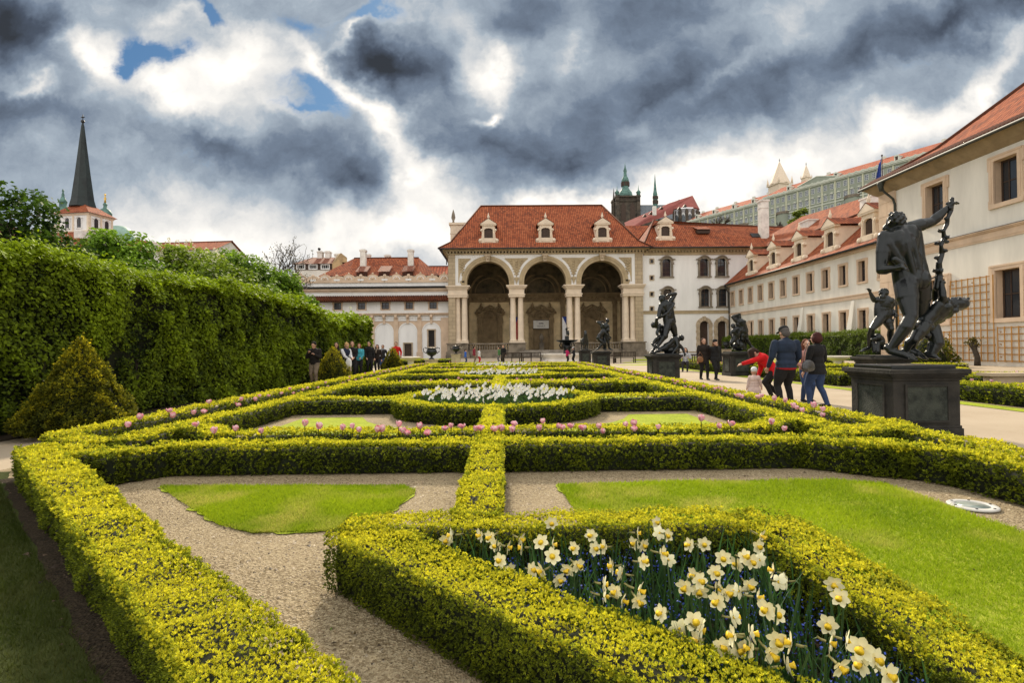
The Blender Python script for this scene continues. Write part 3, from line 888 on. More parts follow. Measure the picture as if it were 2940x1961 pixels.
for i, c0 in enumerate(CELLS):
    w_ = ordw[i]
    near = 'behind the first tulip row' if i == 0 else 'beyond the %s flower circle' % ordw[i - 1]
    cy = c0 + 4.85
    y1 = c0 + 9.4
    hedge('%s front cross hedge of the oval cell, %s' % (w_, near), [(-4.45, c0 + .75), (-3.95, c0 + .62), (-3.75, c0 + .17), (3.37, c0 + .17), (3.6, c0 + .62), (4.05, c0 + .75)], .34, .35)
    hedge('left inner long hedge edging the %s oval cell' % w_, [(-4.55, c0 - .35), (-4.55, c0 + 9.2)], .34, .35)
    hedge('right inner long hedge edging the %s oval cell' % w_, [(4.17, c0 - .35), (4.17, c0 + 9.2)], .34, .35)
    hedge('left middle hedge joining the %s flower circle' % w_, [(-4.4, cy), (AX - 2.0, cy)], .34, .35, ends=(False, False))
    hedge('right middle hedge joining the %s flower circle' % w_, [(AX + 2.0, cy), (4.0, cy)], .34, .35, ends=(False, False))
    hedge('round box hedge ringing the %s bed of white narcissus' % w_, [(AX + 2.0 * math.cos(k * math.pi / 14), cy + 2.0 * math.sin(k * math.pi / 14)) for k in range(28)], .36, .36, True)
    hedge('short hedge strip in front of the %s flower circle' % w_, [(AX, c0 - .8), (AX, cy - 1.95)], .33, .35, ends=(False, False))
    hedge('short hedge strip behind the %s flower circle' % w_, [(AX, cy + 1.95), (AX, y1)], .33, .35, ends=(False, False))
    hedge('back cross hedge with jogged ends closing the %s oval cell' % w_, [(-4.4, y1 - .5), (-3.9, y1 - .42), (-3.72, y1), (3.34, y1), (3.52, y1 - .42), (4.0, y1 - .5)], .34, .35)
hedge('last cross hedge at the far end of the parterre', [(-5.6, 37.4), (5.1, 37.4)], .34, .35)
for i, (a, b_) in enumerate(((7.1, 17), (17, 27.1), (27.1, 37.3))):
    hedge('left outer long hedge beside the tulip strip, %s stretch' % ('nearest', 'middle', 'farthest')[i], [(-5.65 - .0 * i, a), (-5.65, b_)], .34, .35)
    hedge('right outer long hedge along the sandy path, %s stretch' % ('nearest', 'middle', 'farthest')[i], [(5.1, a), (5.1, b_)], .34, .35)
hedge('short box hedge linking the long hedges beside the left pyramid', [(-5.65, 7.1), (-5.0, 6.7), (-4.55, 6.4)], .34, .35)
hedge('short box hedge linking the long hedges beside the first bronze pedestal', [(5.1, 7.1), (4.6, 6.9), (3.7, 6.5)], .34, .35)

# right-hand parterre beyond the path
RX = 16.9
for i, c0 in enumerate((8.6, 18.7, 28.8)):
    w_ = ordw[i]
    cy = c0 + 4.6
    hedge('right parterre long hedge beside the path, %s stretch' % ('nearest', 'middle', 'farthest')[i], [(11.1, c0 - .6), (11.1, c0 + (7.1 if i == 0 else 9.2))], .40, .42, group='box hedges of the right parterre', fresh=.72)
    hedge('right parterre second long hedge, %s stretch' % ('nearest', 'middle', 'farthest')[i], [(12.3, c0), (12.3, c0 + 8.9)], .34, .35, group='box hedges of the right parterre', fresh=.85)
    hedge('right parterre near cross hedge of its %s cell' % w_, [(11.2, c0), (23, c0)], .34, .35, group='box hedges of the right parterre', fresh=.85)
    hedge('right parterre far cross hedge of its %s cell' % w_, [(12.3, c0 + 8.9), (23, c0 + 8.9)], .34, .35, group='box hedges of the right parterre', fresh=.85)
    hedge('right parterre middle hedge of its %s cell' % w_, [(12.4, cy), (RX - 1.9, cy)], .34, .35, group='box hedges of the right parterre', fresh=.85)
    hedge('right parterre round hedge of its %s cell' % w_, [(RX + 1.9 * math.cos(k * math.pi / 10), cy + 1.9 * math.sin(k * math.pi / 10)) for k in range(20)], .34, .35, True, group='box hedges of the right parterre', fresh=.9)
sheet('right_parterre_gravel', [(10.8, 7.2), (24, 7.2), (24, 38), (10.8, 38)], .006, G_GRAVEL)
for c0 in (8.6, 18.7, 28.8):
    sheet('right_parterre_lawn', [(12.8, c0 + .6), (22, c0 + .6), (22, c0 + 2.3), (12.8, c0 + 2.3)], .012, G_LAWN)
# ------------------------------------------------------------------ buildings
def wall_grid(mb, axis, c, u0, u1, z0, z1, holes, depth=.3, mat=0, rmat=None, sgn=1):
    """upright wall on the plane axis=c with real openings; reveals run `depth` inwards (sgn * axis)"""
    us = sorted({u0, u1, *[h[0] for h in holes], *[h[1] for h in holes]})
    zs = sorted({z0, z1, *[h[2] for h in holes], *[h[3] for h in holes]})
    us = [u for u in us if u0 <= u <= u1]; zs = [z for z in zs if z0 <= z <= z1]
    P = (lambda u, z, d=0: (c + sgn * d, u, z)) if axis == 'x' else (lambda u, z, d=0: (u, c + sgn * d, z))
    for a, b in zip(us[:-1], us[1:]):
        for e, f in zip(zs[:-1], zs[1:]):
            m, n = (a + b) / 2, (e + f) / 2
            if any(h[0] < m < h[1] and h[2] < n < h[3] for h in holes): continue
            mb.quad(P(a, e), P(b, e), P(b, f), P(a, f), mat)
    for (a, b, e, f) in holes:
        r = mat if rmat is None else rmat
        for q in ((a, e, a, f), (b, e, b, f), (a, e, b, e), (a, f, b, f)):
            mb.quad(P(q[0], q[1]), P(q[2], q[3]), P(q[2], q[3], depth), P(q[0], q[1], depth), r)

def pane_mesh(key, w, h, arch=False, cols=2, rows=3, bar=.05, wood=None):
    """glass with its bars, in the x-z plane, front to -y; origin at the bottom middle"""
    b = MB()
    z1 = h - (w / 2 if arch else 0)
    b.quad((-w / 2, .04, 0), (w / 2, .04, 0), (w / 2, .04, h), (-w / 2, .04, h), 0)
    fw = bar * 1.6
    for x in (-w / 2 + fw / 2, w / 2 - fw / 2): b.box(x - fw / 2, x + fw / 2, 0, .035, 0, h, 1)
    for z in (fw / 2, h - fw / 2): b.box(-w / 2 + fw, w / 2 - fw, .002, .033, z - fw / 2, z + fw / 2, 1)
    for i in range(1, cols):
        x = -w / 2 + w * i / cols
        b.box(x - bar / 2, x + bar / 2, .004, .03, fw, h - fw, 1)
    for i in range(1, rows):
        z = h * i / rows
        b.box(-w / 2 + fw, w / 2 - fw, .008, .028, z - bar / 2, z + bar / 2, 1)
    return b.mesh('pane', [MT['glass'], wood or MT['wood_dark']])

def frame_mesh(w, h, t=.2, d=.12, ears=.08, arch=False, sill=True, m=None):
    """stone surround of an opening w x h, in the x-z plane, standing d proud to -y"""
    b = MB()
    if not arch:
        for s in (-1, 1):
            b.box(s * w / 2 if s > 0 else -w / 2 - t, s * w / 2 + t if s > 0 else -w / 2, -d, .02, 0, h)
            b.box(s * (w / 2 + t) if s > 0 else -w / 2 - t - ears, s * (w / 2 + t) + ears if s > 0 else -w / 2 - t, -d * .9, .02, h - t * 1.6, h + t * .9)
            b.box(s * (w / 2 + t) if s > 0 else -w / 2 - t - ears * .7, s * (w / 2 + t) + ears * .7 if s > 0 else -w / 2 - t, -d * .9, .02, -t * .7, t * .8)
            x = s * (w / 2 + t * .55)
            b.box(x - t * .16, x + t * .16, -d - .03, -d, t * .3, h + t * .3)
        b.box(-w / 2 - t, w / 2 + t, -d, .02, h, h + t)
        b.box(-w / 2 - t, w / 2 + t, -d - .035, -d, h + t * .62, h + t * .95)
        b.box(-w / 2 - t - ears * .3, w / 2 + t + ears * .3, -d - .02, .02, -t * .8, 0)
    else:
        r = w / 2; zc = h - r
        for s in (-1, 1):
            b.box(min(s * r, s * (r + t)), max(s * r, s * (r + t)), -d, .02, 0, zc)
            b.box(min(s * (r + t * .2), s * (r + t + .12)), max(s * (r + t * .2), s * (r + t + .12)), -d - .05, -d, zc - .25, zc + .05)
        n = 14
        pts = [(r * math.cos(math.pi * k / n), zc + r * math.sin(math.pi * k / n)) for k in range(n + 1)]
        poly = [(r + t, zc), (r + t, h - .02), (r * .72, h + t * .9), (0, h + t * 1.25), (-r * .72, h + t * .9), (-r - t, h - .02), (-r - t, zc)] + pts[::-1]
        b.extr(poly, 'y', -d, .02)
        b.archband(0, zc + .05, r + t * .75, r + t * 1.25, -d - .12, -d + .02, R(28), R(152), 12)
        for s in (-1, 1):
            b.box(min(s * (r + t * .2), s * (r + t + .28)), max(s * (r + t * .2), s * (r + t + .28)), -d - .12, -d + .02, zc + r * .62, zc + r * .62 + .14)
        b.box(-r - t - .12, r + t + .12, -d - .06, .02, -.18, 0)
    return b.mesh('window', m or MT['sand'])

def place_window(parent, fm, pm, loc, rz=0.0, recess=.28):
    f = link('window', fm, parent); f.location = loc; f.rotation_euler = (0, 0, rz)
    p = link('pane', pm, f); p.location = (0, recess, 0)
    return f

# ---- arcaded loggia
LG = empty('loggia', (5.5, 75, 0), label='open loggia with three tall arches on paired columns under a red hipped roof', cat='loggia')
def LGM():
    b = MB(); b.M = Matrix.Translation((-5.5, -75, 0)); return b
CXS = [-2.22, 5.49, 13.2]; RA = 2.86; SPR = 9.78; STL = .42
YF = 75.0
b = LGM()     # arched front wall
edges = [-6.62, (CXS[0] + CXS[1]) / 2, (CXS[1] + CXS[2]) / 2, 17.65]
for i, cx in enumerate(CXS):
    n = 28
    arc = [(cx + RA * math.cos(math.pi * k / n), SPR + STL + RA * math.sin(math.pi * k / n)) for k in range(n + 1)]
    poly = [(edges[i], SPR), (edges[i], 13.95), (edges[i + 1], 13.95), (edges[i + 1], SPR), (cx + RA, SPR)] + arc + [(cx - RA, SPR)]
    b.extr(poly, 'y', YF, YF + 1.3)
b.build('arched_front', MT['white_wall'], LG)
for cx in CXS:
    b = LGM()
    b.archband(cx, SPR + STL, RA - .02, RA + .30, YF - .10, YF + 1.34, seg=32)
    b.archband(cx, SPR + STL, RA + .30, RA + .66, YF - .16, YF, seg=32)
    for s in (-1, 1):
        x0, x1 = sorted((cx + s * (RA - .02), cx + s * (RA + .66)))
        b.box(x0, x1, YF - .098, YF + 1.338, SPR + .002, SPR + STL - .004)
    b.build('archivolt', MT['loggia'], LG)
    b = LGM()
    b.add([(cx - .22, YF - .42, SPR + STL + RA - .1), (cx + .22, YF - .42, SPR + STL + RA - .1), (cx + .36, YF - .42, SPR + STL + RA + .85), (cx - .36, YF - .42, SPR + STL + RA + .85),
           (cx - .22, YF - .05, SPR + STL + RA - .1), (cx + .22, YF - .05, SPR + STL + RA - .1), (cx + .36, YF - .05, SPR + STL + RA + .85), (cx - .36, YF - .05, SPR + STL + RA + .85)],
          [(0, 1, 2, 3), (4, 7, 6, 5), (0, 4, 5, 1), (3, 2, 6, 7), (0, 3, 7, 4), (1, 5, 6, 2)])
    b.box(cx - .42, cx + .42, YF - .5, YF - .05, SPR + STL + RA + .62, SPR + STL + RA + .86)
    b.ball((cx, YF - .45, SPR + STL + RA + .35), .2)
    b.build('keystone', MT['sand'], LG)
def spandrel(x0, x1, ca, cb, name='spandrel_relief'):
    r = RA + 1.02; top = 13.45; zc = SPR + STL
    pts = [(x0, top), (x1, top)]
    n = 12
    if cb is not None:
        a0 = math.asin(min(1, (top - .12 - zc) / r)); 
        xa = cb - r * math.cos(a0)
        xm = (ca + cb) / 2 if ca is not None else x0
        a1 = math.acos(min(1, (cb - xm) / r)) if cb - xm < r else 0
        rt = [(cb - r * math.cos(a0 + (a1 - a0) * k / n), zc + r * math.sin(a0 + (a1 - a0) * k / n)) for k in range(n + 1)]
    else: rt = []
    if ca is not None:
        a0 = math.asin(min(1, (top - .12 - zc) / r))
        xm = (ca + cb) / 2 if cb is not None else x1
        a1 = math.acos(min(1, (xm - ca) / r)) if xm - ca < r else 0
        lt = [(ca + r * math.cos(a1 + (a0 - a1) * k / n), zc + r * math.sin(a1 + (a0 - a1) * k / n)) for k in range(n + 1)]
    else: lt = []
    if ca is not None and cb is not None: pts = [(lt[-1][0], top), (rt[0][0], top)] + rt + lt
    elif cb is not None: pts = [(x0, top), (rt[0][0], top)] + rt + [(x0, rt[-1][1])]
    else: pts = [(lt[-1][0], top), (x1, top), (x1, lt[0][1])] + lt
    b = LGM()
    b.extr(pts, 'y', YF - .05, YF + .01)
    mx = sum(p[0] for p in pts) / len(pts)
    zb = min(p[1] for p in pts)
    mx2 = (ca + cb) / 2 if ca is not None and cb is not None else (x0 + .55 if cb is not None else x1 - .55)
    for k in range(6):                                 # relief: shield, scrolls and garland
        z = 13.1 - k * .36
        w_ = max(.10, (1.25 if ca is not None and cb is not None else .55) * (1 - k / 6.5))
        for s in ((-1, 1) if w_ > .2 else (0,)):
            b.ball((mx2 + s * w_ * .62, YF - .06, z), .13, sy=.5, seg=8, rings=5)
        b.ball((mx2, YF - .07, z - .1), .17 - k * .012, sy=.55, seg=8, rings=5)
    b.box(mx2 - .30, mx2 + .30, YF - .16, YF - .05, zb - .05, zb + .22)
    b.add([(mx2 - .24, YF - .14, zb - .05), (mx2 + .24, YF - .14, zb - .05), (mx2, YF - .08, zb - .75), (mx2 - .24, YF - .05, zb - .05), (mx2 + .24, YF - .05, zb - .05), (mx2, YF - .05, zb - .75)], [(0, 1, 2), (3, 5, 4), (0, 3, 4, 1), (1, 4, 5, 2), (2, 5, 3, 0)])
    b.build(name, MT['loggia'], LG)
spandrel(-6.2, None, None, CXS[0]); spandrel(None, None, CXS[0], CXS[1]); spandrel(None, None, CXS[1], CXS[2]); spandrel(None, 17.2, CXS[2], None)
for x0, x1 in ((-7.55, -6.62), (17.65, 18.7)):         # coursed corner piers
    b = LGM(); b.box(x0, x1, YF - .08, YF + 10, 2.0, 13.95); b.build('corner_pier', MT['ashlar'], LG)
b = LGM(); b.box(-7.6, -7.5, YF + .2, YF + 10, 0, 14.0); b.box(18.62, 18.72, YF + 1, YF + 10, 0, 14.0); b.build('side_wall', MT['loggia'], LG)
# cornice with dentils
b = LGM()
b.box(-7.75, 18.9, YF - .22, YF + 10.2, 13.95, 14.12)
b.box(-8.0, 19.15, YF - .42, YF + 10.4, 14.34, 14.52)
b.box(-8.35, 19.5, YF - .85, YF + 10.8, 14.52, 14.70)
x = -7.8
while x < 18.9:
    b.box(x, x + .22, YF - .40, YF - .1, 14.12, 14.34); x += .44
b.build('cornice', MT['loggia'], LG)
# entablature blocks over the columns, columns and plinths
BL = [(-6.62, CXS[0] - RA + .02), (CXS[0] + RA - .02, CXS[1] - RA + .02), (CXS[1] + RA - .02, CXS[2] - RA + .02), (CXS[2] + RA - .02, 17.65)]
def col_mesh():
    b = MB()
    b.lathe([(.50, 0), (.50, .10), (.47, .16), (.43, .22), (.42, .30), (.40, .34), (.395, 1.8), (.375, 3.8), (.34, 5.68), (.36, 5.74), (.35, 5.82), (.42, 5.98), (.44, 6.02)], seg=20)
    b.box(-.48, .48, -.48, .48, 6.02, 6.18); b.box(-.52, .52, -.52, .52, -.22, 0)
    return b.mesh('column', MT['column'])
COLM = col_mesh()
for i, (x0, x1) in enumerate(BL):
    b = LGM()
    g = .34 if 0 < i < 3 else 0
    for z0, z1, o in ((8.2, 8.48, .06), (8.48, 8.62, .14), (8.62, 9.28, 0), (9.28, 9.44, .12), (9.44, 9.62, .26), (9.62, 9.78, .40)):
        xa = x0 - o if i > 0 else -7.6 - o * .7
        xb = x1 + o if i < 3 else 18.75 + o * .7
        b.box(xa, xb, YF - .12 - o, YF + 1.36 + o, z0, z1)
    b.build('impost_block', MT['column'], LG)
    b = LGM()
    xa, xb = (x0 - .12, x1 + .12) if 0 < i < 3 else ((-7.75, x1 + .12) if i == 0 else (x0 - .12, 18.9))
    b.box(xa, xb, YF - .3, YF + 1.5, .9, 1.92); b.box(xa - .14, xb + .14, YF - .44, YF + 1.64, 1.92, 2.04)
    b.box(xa - .12, xb + .12, YF - .42, YF + 1.62, .45, .9); b.box(xa - .2, xb + .2, YF - .5, YF + 1.7, 0, .45)
    b.build('plinth', MT['sand_dark'], LG)
for x in (-6.36, -5.45, 1.12, 2.16, 8.82, 9.87, 16.45, 17.4):
    for dy in (.42, 1.05):
        c = link('column', COLM, LG); c.location = (x - 5.5, dy - (0 if abs(x + 6.36) > .1 and abs(x - 17.4) > .1 else -.12), 2.26 - .0)
# balustrades in the outer arches
for i in (0, 2):
    x0, x1 = CXS[i] - RA + .1, CXS[i] + RA - .1
    b = LGM()
    b.box(x0, x1, YF + .3, YF + .75, 1.84, 2.02); b.box(x0, x1, YF + .3, YF + .75, .9, 1.12); b.box(x0, x1, YF + .15, YF + .9, 0, .9)
    k = x0 + .2
    while k < x1 - .1:
        b.lathe([(.07, 1.12), (.10, 1.18), (.06, 1.26), (.12, 1.44), (.07, 1.62), (.06, 1.74), (.10, 1.84)], (k, YF + .52, 0), 8); k += .34
    b.build('balustrade', MT['sand_dark'], LG)
# inside
b = LGM()
b.box(-7.5, 18.6, YF + 1.4, YF + 9.6, .0, 1.0)
b.build('loggia_floor', MT['step'], LG)
b = LGM()
YB = 84.5
b.quad((-7.5, YB, 1), (18.6, YB, 1), (18.6, YB, 9.0), (-7.5, YB, 9.0), 0)
b.quad((-7.45, YF + 1.3, 1), (-7.45, YB, 1), (-7.45, YB, 9.0), (-7.45, YF + 1.3, 9.0), 0)
b.quad((18.55, YF + 1.3, 1), (18.55, YB, 1), (18.55, YB, 9.0), (18.55, YF + 1.3, 9.0), 0)
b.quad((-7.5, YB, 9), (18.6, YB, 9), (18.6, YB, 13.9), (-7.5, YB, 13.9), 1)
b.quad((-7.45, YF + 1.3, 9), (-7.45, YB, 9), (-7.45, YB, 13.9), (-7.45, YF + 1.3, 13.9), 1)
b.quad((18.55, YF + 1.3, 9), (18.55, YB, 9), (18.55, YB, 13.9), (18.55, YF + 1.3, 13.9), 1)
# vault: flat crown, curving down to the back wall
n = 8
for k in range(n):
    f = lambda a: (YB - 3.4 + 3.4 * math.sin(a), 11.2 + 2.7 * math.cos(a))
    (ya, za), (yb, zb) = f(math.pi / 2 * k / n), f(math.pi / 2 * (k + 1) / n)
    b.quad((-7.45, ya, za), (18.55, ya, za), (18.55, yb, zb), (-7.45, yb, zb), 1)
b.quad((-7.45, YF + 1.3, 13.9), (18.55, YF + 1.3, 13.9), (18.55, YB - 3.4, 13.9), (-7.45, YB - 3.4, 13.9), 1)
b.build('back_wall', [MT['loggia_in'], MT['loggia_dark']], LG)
b = LGM()
for z0, z1, d in ((8.3, 8.5, .25), (8.5, 9.15, .10), (9.15, 9.35, .3), (9.35, 9.6, .5)): b.box(-7.45, 18.55, YB - d, YB - .001, z0, z1)
for cx in CXS:
    b.archband(cx, 9.7, 2.75, 3.05, YB - .35, YB - .002, seg=20)
    b.archband(cx, 9.7, 2.15, 2.3, YB - .22, YB - .002, seg=20)
for x in (-6.9, -5.7, 1.1, 2.15, 8.8, 9.9, 16.7, 17.9):
    b.box(x - .32, x + .32, YB - .2, YB - .001, 1.0, 8.3); b.box(x - .40, x + .40, YB - .28, YB - .001, 7.9, 8.3)
k = -7.2
while k < 18.4:
    b.ball((k, YB - .12, 8.82), .2, sy=.5, seg=8, rings=5); k += .62
b.build('inner_entablature', MT['niche'], LG)
for cx in CXS:
    b = LGM()
    y = YB
    b.extr([(cx - 1.18, 1.0), (cx - 1.18, 5.85)] + [(cx + 1.18 * math.cos(math.pi - math.pi * k / 12), 5.85 + 1.18 * math.sin(math.pi * k / 12)) for k in range(1, 12)] + [(cx + 1.18, 5.85), (cx + 1.18, 1.0)], 'y', y - .12, y - .10)
    for s in (-1, 1):
        x0, x1 = sorted((cx + s * 1.22, cx + s * 1.86)); b.box(x0, x1, y - .4, y - .1, 1.0, 5.1)
        x0, x1 = sorted((cx + s * 1.14, cx + s * 1.96)); b.box(x0, x1, y - .5, y - .1, 5.1, 5.85); b.box(x0 - .05, x1 + .05, y - .56, y - .1, 6.35, 6.55)
        x0, x1 = sorted((cx + s * 1.25, cx + s * 1.88)); b.box(x0, x1, y - .42, y - .1, 5.85, 6.35)
        b.tube([(cx + s * 2.3, y - .5, 6.6), (cx, y - .5, 7.75)], .14, 6)
        b.tube([(cx + s * 1.9, y - .45, 6.55), (cx, y - .45, 7.35)], .09, 6)
        for q in ((1.75, 6.95, .34), (1.5, 7.3, .27), (1.35, 7.75, .22), (1.28, 8.02, .14), (2.0, 6.75, .22), (1.1, 7.45, .14)):   # reclining figure on the pediment
            b.ball((cx + s * q[0], y - .5, q[1]), q[2], seg=8, rings=6)
    b.archband(cx, 5.85, 1.18, 1.36, y - .42, y - .1, seg=18)
    for k in range(1, 12):                              # shell ribs
        a = math.pi * k / 12
        b.tube([(cx, y - .14, 5.75), (cx + 1.12 * math.cos(a), y - .2, 5.75 + 1.12 * math.sin(a))], [.02, .08], 5)
    b.box(cx - 1.18, cx + 1.18, y - .3, y - .1, 5.6, 5.75)
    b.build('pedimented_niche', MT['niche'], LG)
# roof with kicked eaves
b = LGM()
E = [(-8.75, 73.95, 14.66), (19.75, 73.95, 14.66)]
A0, A1 = (-7.2, 75.4, 15.75), (18.3, 75.4, 15.75)
T0, T1 = (-3.4, 82.0, 22.3), (14.5, 82.0, 22.3)
Bk0, Bk1 = (-8.75, 90.0, 14.66), (19.75, 90.0, 14.66)
b.roof(E[0], E[1], A1, A0); b.roof(A0, A1, T1, T0)
D0, D1 = (-7.2, 88.6, 15.75), (18.3, 88.6, 15.75)
b.roof(Bk0, E[0], A0, D0); b.roof(D0, A0, T0, T0)
b.roof(E[1], Bk1, D1, A1); b.roof(A1, D1, T1, T1)
b.roof(Bk1, Bk0, D0, D1); b.roof(D1, D0, T0, T1)
b.quad((-8.75, 73.95, 14.62), (19.75, 73.95, 14.62), (19.75, 90, 14.62), (-8.75, 90, 14.62))
roof = b.build('roof', MT['tile'], LG)
b = LGM(); b.tube([T0, T1], .16, 8); b.tube([T0, A0, E[0]], .13, 6); b.tube([T1, A1, E[1]], .13, 6); b.build('ridge_tiles', MT['tile'], roof)
b = LGM(); b.tube([(-8.8, 73.88, 14.62), (19.7, 73.88, 14.62)], .09, 8); b.tube([(-8.3, 74.0, 14.6), (-8.2, 74.4, 13.9), (-7.75, 74.8, 13.4), (-7.75, 74.85, 12.6)], .07, 8); b.build('gutter', MT['zinc'], LG)

def dormer_parts(parent, M, side=2.6):
    """stone dormer: front with scrolled sides, pediment and finial; body and little roof behind (local: front at y=0 facing -y)"""
    M = M @ Matrix.Diagonal((1.12, 1, 1.14, 1))
    b = MB(); b.M = M
    poly = [(-1.15, 0), (-1.22, .25), (-1.0, .5), (-.85, .55), (-.78, 1.25), (-.95, 1.45), (-.92, 1.65), (-.72, 1.7), (-.72, 2.05), (.72, 2.05), (.72, 1.7), (.92, 1.65), (.95, 1.45), (.78, 1.25), (.85, .55), (1.0, .5), (1.22, .25), (1.15, 0)]
    hole = [(.52, .56), (.52, 1.54), (.34, 1.70), (0, 1.75), (-.34, 1.70), (-.52, 1.54), (-.52, .56)]
    b.extr(poly[:9] + [(-.06, 2.05), (-.06, 1.742)] + hole[4:] + [(0, .56), (0, 0)], 'y', 0, .3)
    b.extr([(0, 0), (0, .56)] + hole[:3] + [(.06, 1.742), (.06, 2.05)] + poly[9:], 'y', 0, .3)
    b.box(-.07, .07, .002, .298, 1.745, 2.048)
    b.box(-.95, .95, -.14, .4, 2.05, 2.2)
    b.extr([(-1.02, 2.2), (1.02, 2.2), (0, 2.85)], 'y', -.18, .4)
    b.box(-.5, .5, -.07, .0, .12, .48)
    for s in (-1, 1):
        b.ball((s * 1.0, -.02, .28), .22, seg=10, rings=6, sy=.8); b.ball((s * .86, -.02, 1.5), .14, seg=8, rings=6, sy=.8)
        b.box(s * .65 - .06, s * .65 + .06, -.06, 0, .6, 1.75)
    b.lathe([(.14, 2.82), (.10, 2.95), (.17, 3.1), (.10, 3.25), (.05, 3.45), (.01, 3.6)], (0, .1, 0), 8)
    d = b.build('dormer', MT['column'], parent)
    b = MB(); b.M = M
    b.extr([(-.54, .54), (.54, .54), (.54, 1.6), (.3, 1.76), (-.3, 1.76), (-.54, 1.6)], 'y', .2, .26)
    b.build('shutter', MT['wood_dark'], d)
    b = MB(); b.M = M
    b.box(-.78, .78, .3, side, .0, 2.1)
    b.build('dormer_side', MT['column'], d)
    b = MB(); b.M = M
    b.roof((-1.08, -.2, 2.2), (-1.08, side + .5, 2.2), (0, side + .5, 2.92), (0, -.2, 2.92)); b.roof((1.08, side + .5, 2.2), (1.08, -.2, 2.2), (0, -.2, 2.92), (0, side + .5, 2.92))
    b.build('dormer_roof', MT['tile'], d)
    return d
for px in (1402.4, 1566.5, 1729.6):
    dormer_parts(LG, Matrix.Translation((at(px, 660, 75.2).x - 5.5, 75.2 - 75, 15.6)))
# senate board, vase, flags, steps
SB = empty('sign_board', (5.47, 84.0, 4.2), label='white board with black lettering hung in the middle niche of the loggia', cat='sign')
b = MB(); b.box(-1.19, 1.19, -.03, .03, 0, 1.27); b.build('board', mat('white board', (.62, .60, .55), .6, .05, 2), SB)
b = MB()
for z0, z1 in ((0, .03), (1.24, 1.27)): b.box(-1.2, 1.2, -.045, -.031, z0, z1)
for x0, x1 in ((-1.2, -1.17), (1.17, 1.2)): b.box(x0, x1, -.045, -.031, .03, 1.24)
b.build('border', MT['wood_dark'], SB)
def text_mesh(txt, size, font_w=1.0, depth=.004):
    c = bpy.data.curves.new('lettering', 'FONT'); c.body = txt; c.size = size; c.extrude = depth; c.align_x = 'CENTER'; c.space_character = font_w
    o = bpy.data.objects.new('lettering', c); COL.objects.link(o)
    me = bpy.data.meshes.new_from_object(o)
    bpy.data.objects.remove(o); bpy.data.curves.remove(c)
    return me
INK = mat('dark lettering', (.03, .03, .05), .6, .05, 2)
for txt, size, z in (('SENÁT', .36, .27), ('PARLAMENTU ČESKÉ REPUBLIKY', .095, 1.07), ('www.senat.cz', .07, .12)):
    if txt.startswith('www'): continue
    me = text_mesh(txt, size, 1.12); me.materials.append(INK)
    o = link('lettering', me, SB); o.location = (0, -.036, z); o.rotation_euler = (R(90), 0, 0)
b = MB()
for s in (-1, 1):
    b.tube([(s * .06, -.036, .78), (s * .25, -.036, .86), (s * .42, -.036, .78)], [.03, .045, .012], 6); b.tube([(s * .05, -.036, .70), (s * .22, -.036, .74), (s * .36, -.036, .68)], [.02, .03, .01], 6)
b.ball((0, -.036, .84), .07, seg=8, rings=6, sy=.4)
b.build('emblem', INK, SB)
t = empty('stone_vase', (5.47, 83.3, 1.0), label='tall stone vase in the middle niche under the white board', cat='vase')
b = MB(); b.box(-.34, .34, -.34, .34, 0, 1.0); b.box(-.40, .40, -.40, .40, 1.0, 1.1); b.build('foot', MT['sand_dark'], t)
b = MB(); b.lathe([(.2, 1.1), (.14, 1.25), (.3, 1.5), (.36, 1.85), (.3, 2.1), (.16, 2.25), (.24, 2.36), (.2, 2.42)], seg=14); b.build('urn_body', MT['sand_dark'], t)
FW, FR, FB = mat('white flag cloth', (.72, .72, .72), .9, .04, 2), mat('red flag cloth', (.45, .02, .03), .9, .08, 2), mat('blue flag cloth', (.02, .045, .22), .9, .08, 2)
def hanging_flag(x, y, label):
    t = empty('flag_banner', (x, y, 2.4), label=label, cat='flag', group='national flags hanging in the loggia')
    W_, H_, ap = .62, 3.2, 1.25
    def cloth(poly, name, m):
        b = MB(); b.extr(poly, 'y', -.012, .012); b.build(name, m, t)
    cloth([(-W_, 0), (0, 0), (0, H_ - ap), (-W_, H_)], 'white_field', FW)
    cloth([(0, 0), (W_, 0), (W_, H_), (0, H_ - ap)], 'red_field', FR)
    cloth([(-W_, H_), (0, H_ - ap), (W_, H_)], 'blue_wedge', FB)
    b = MB(); b.tube([(-W_ - .1, 0, H_ + .03), (W_ + .1, 0, H_ + .03)], .03, 6); b.tube([(0, 0, H_ + .03), (0, .3, H_ + 1.2)], .012, 5); b.build('rod', MT['wood_dark'], t)
hanging_flag(1.32, 77.2, 'hanging flag showing dark blue and red between the left pair of columns')
hanging_flag(8.60, 77.2, 'hanging flag showing its blue wedge and white side left of the second column pair')
b = MB()
for k in range(6):
    e = (5 - k) * .42
    poly = [(2.6 - e * 1.6, 74.6), (3.2 - e * 1.3, 74.4 - .3 - e), (7.8 + e * 1.3, 74.4 - .3 - e), (8.4 + e * 1.6, 74.6)]
    b.prism(poly, k * .166, (k + 1) * .166)
b.box(2.8, 8.2, 74.6, 76.5, 0, .99)
tag(b.build('stone_steps', MT['step']), 'broad worn stone steps rising to the middle arch of the loggia', 'steps')
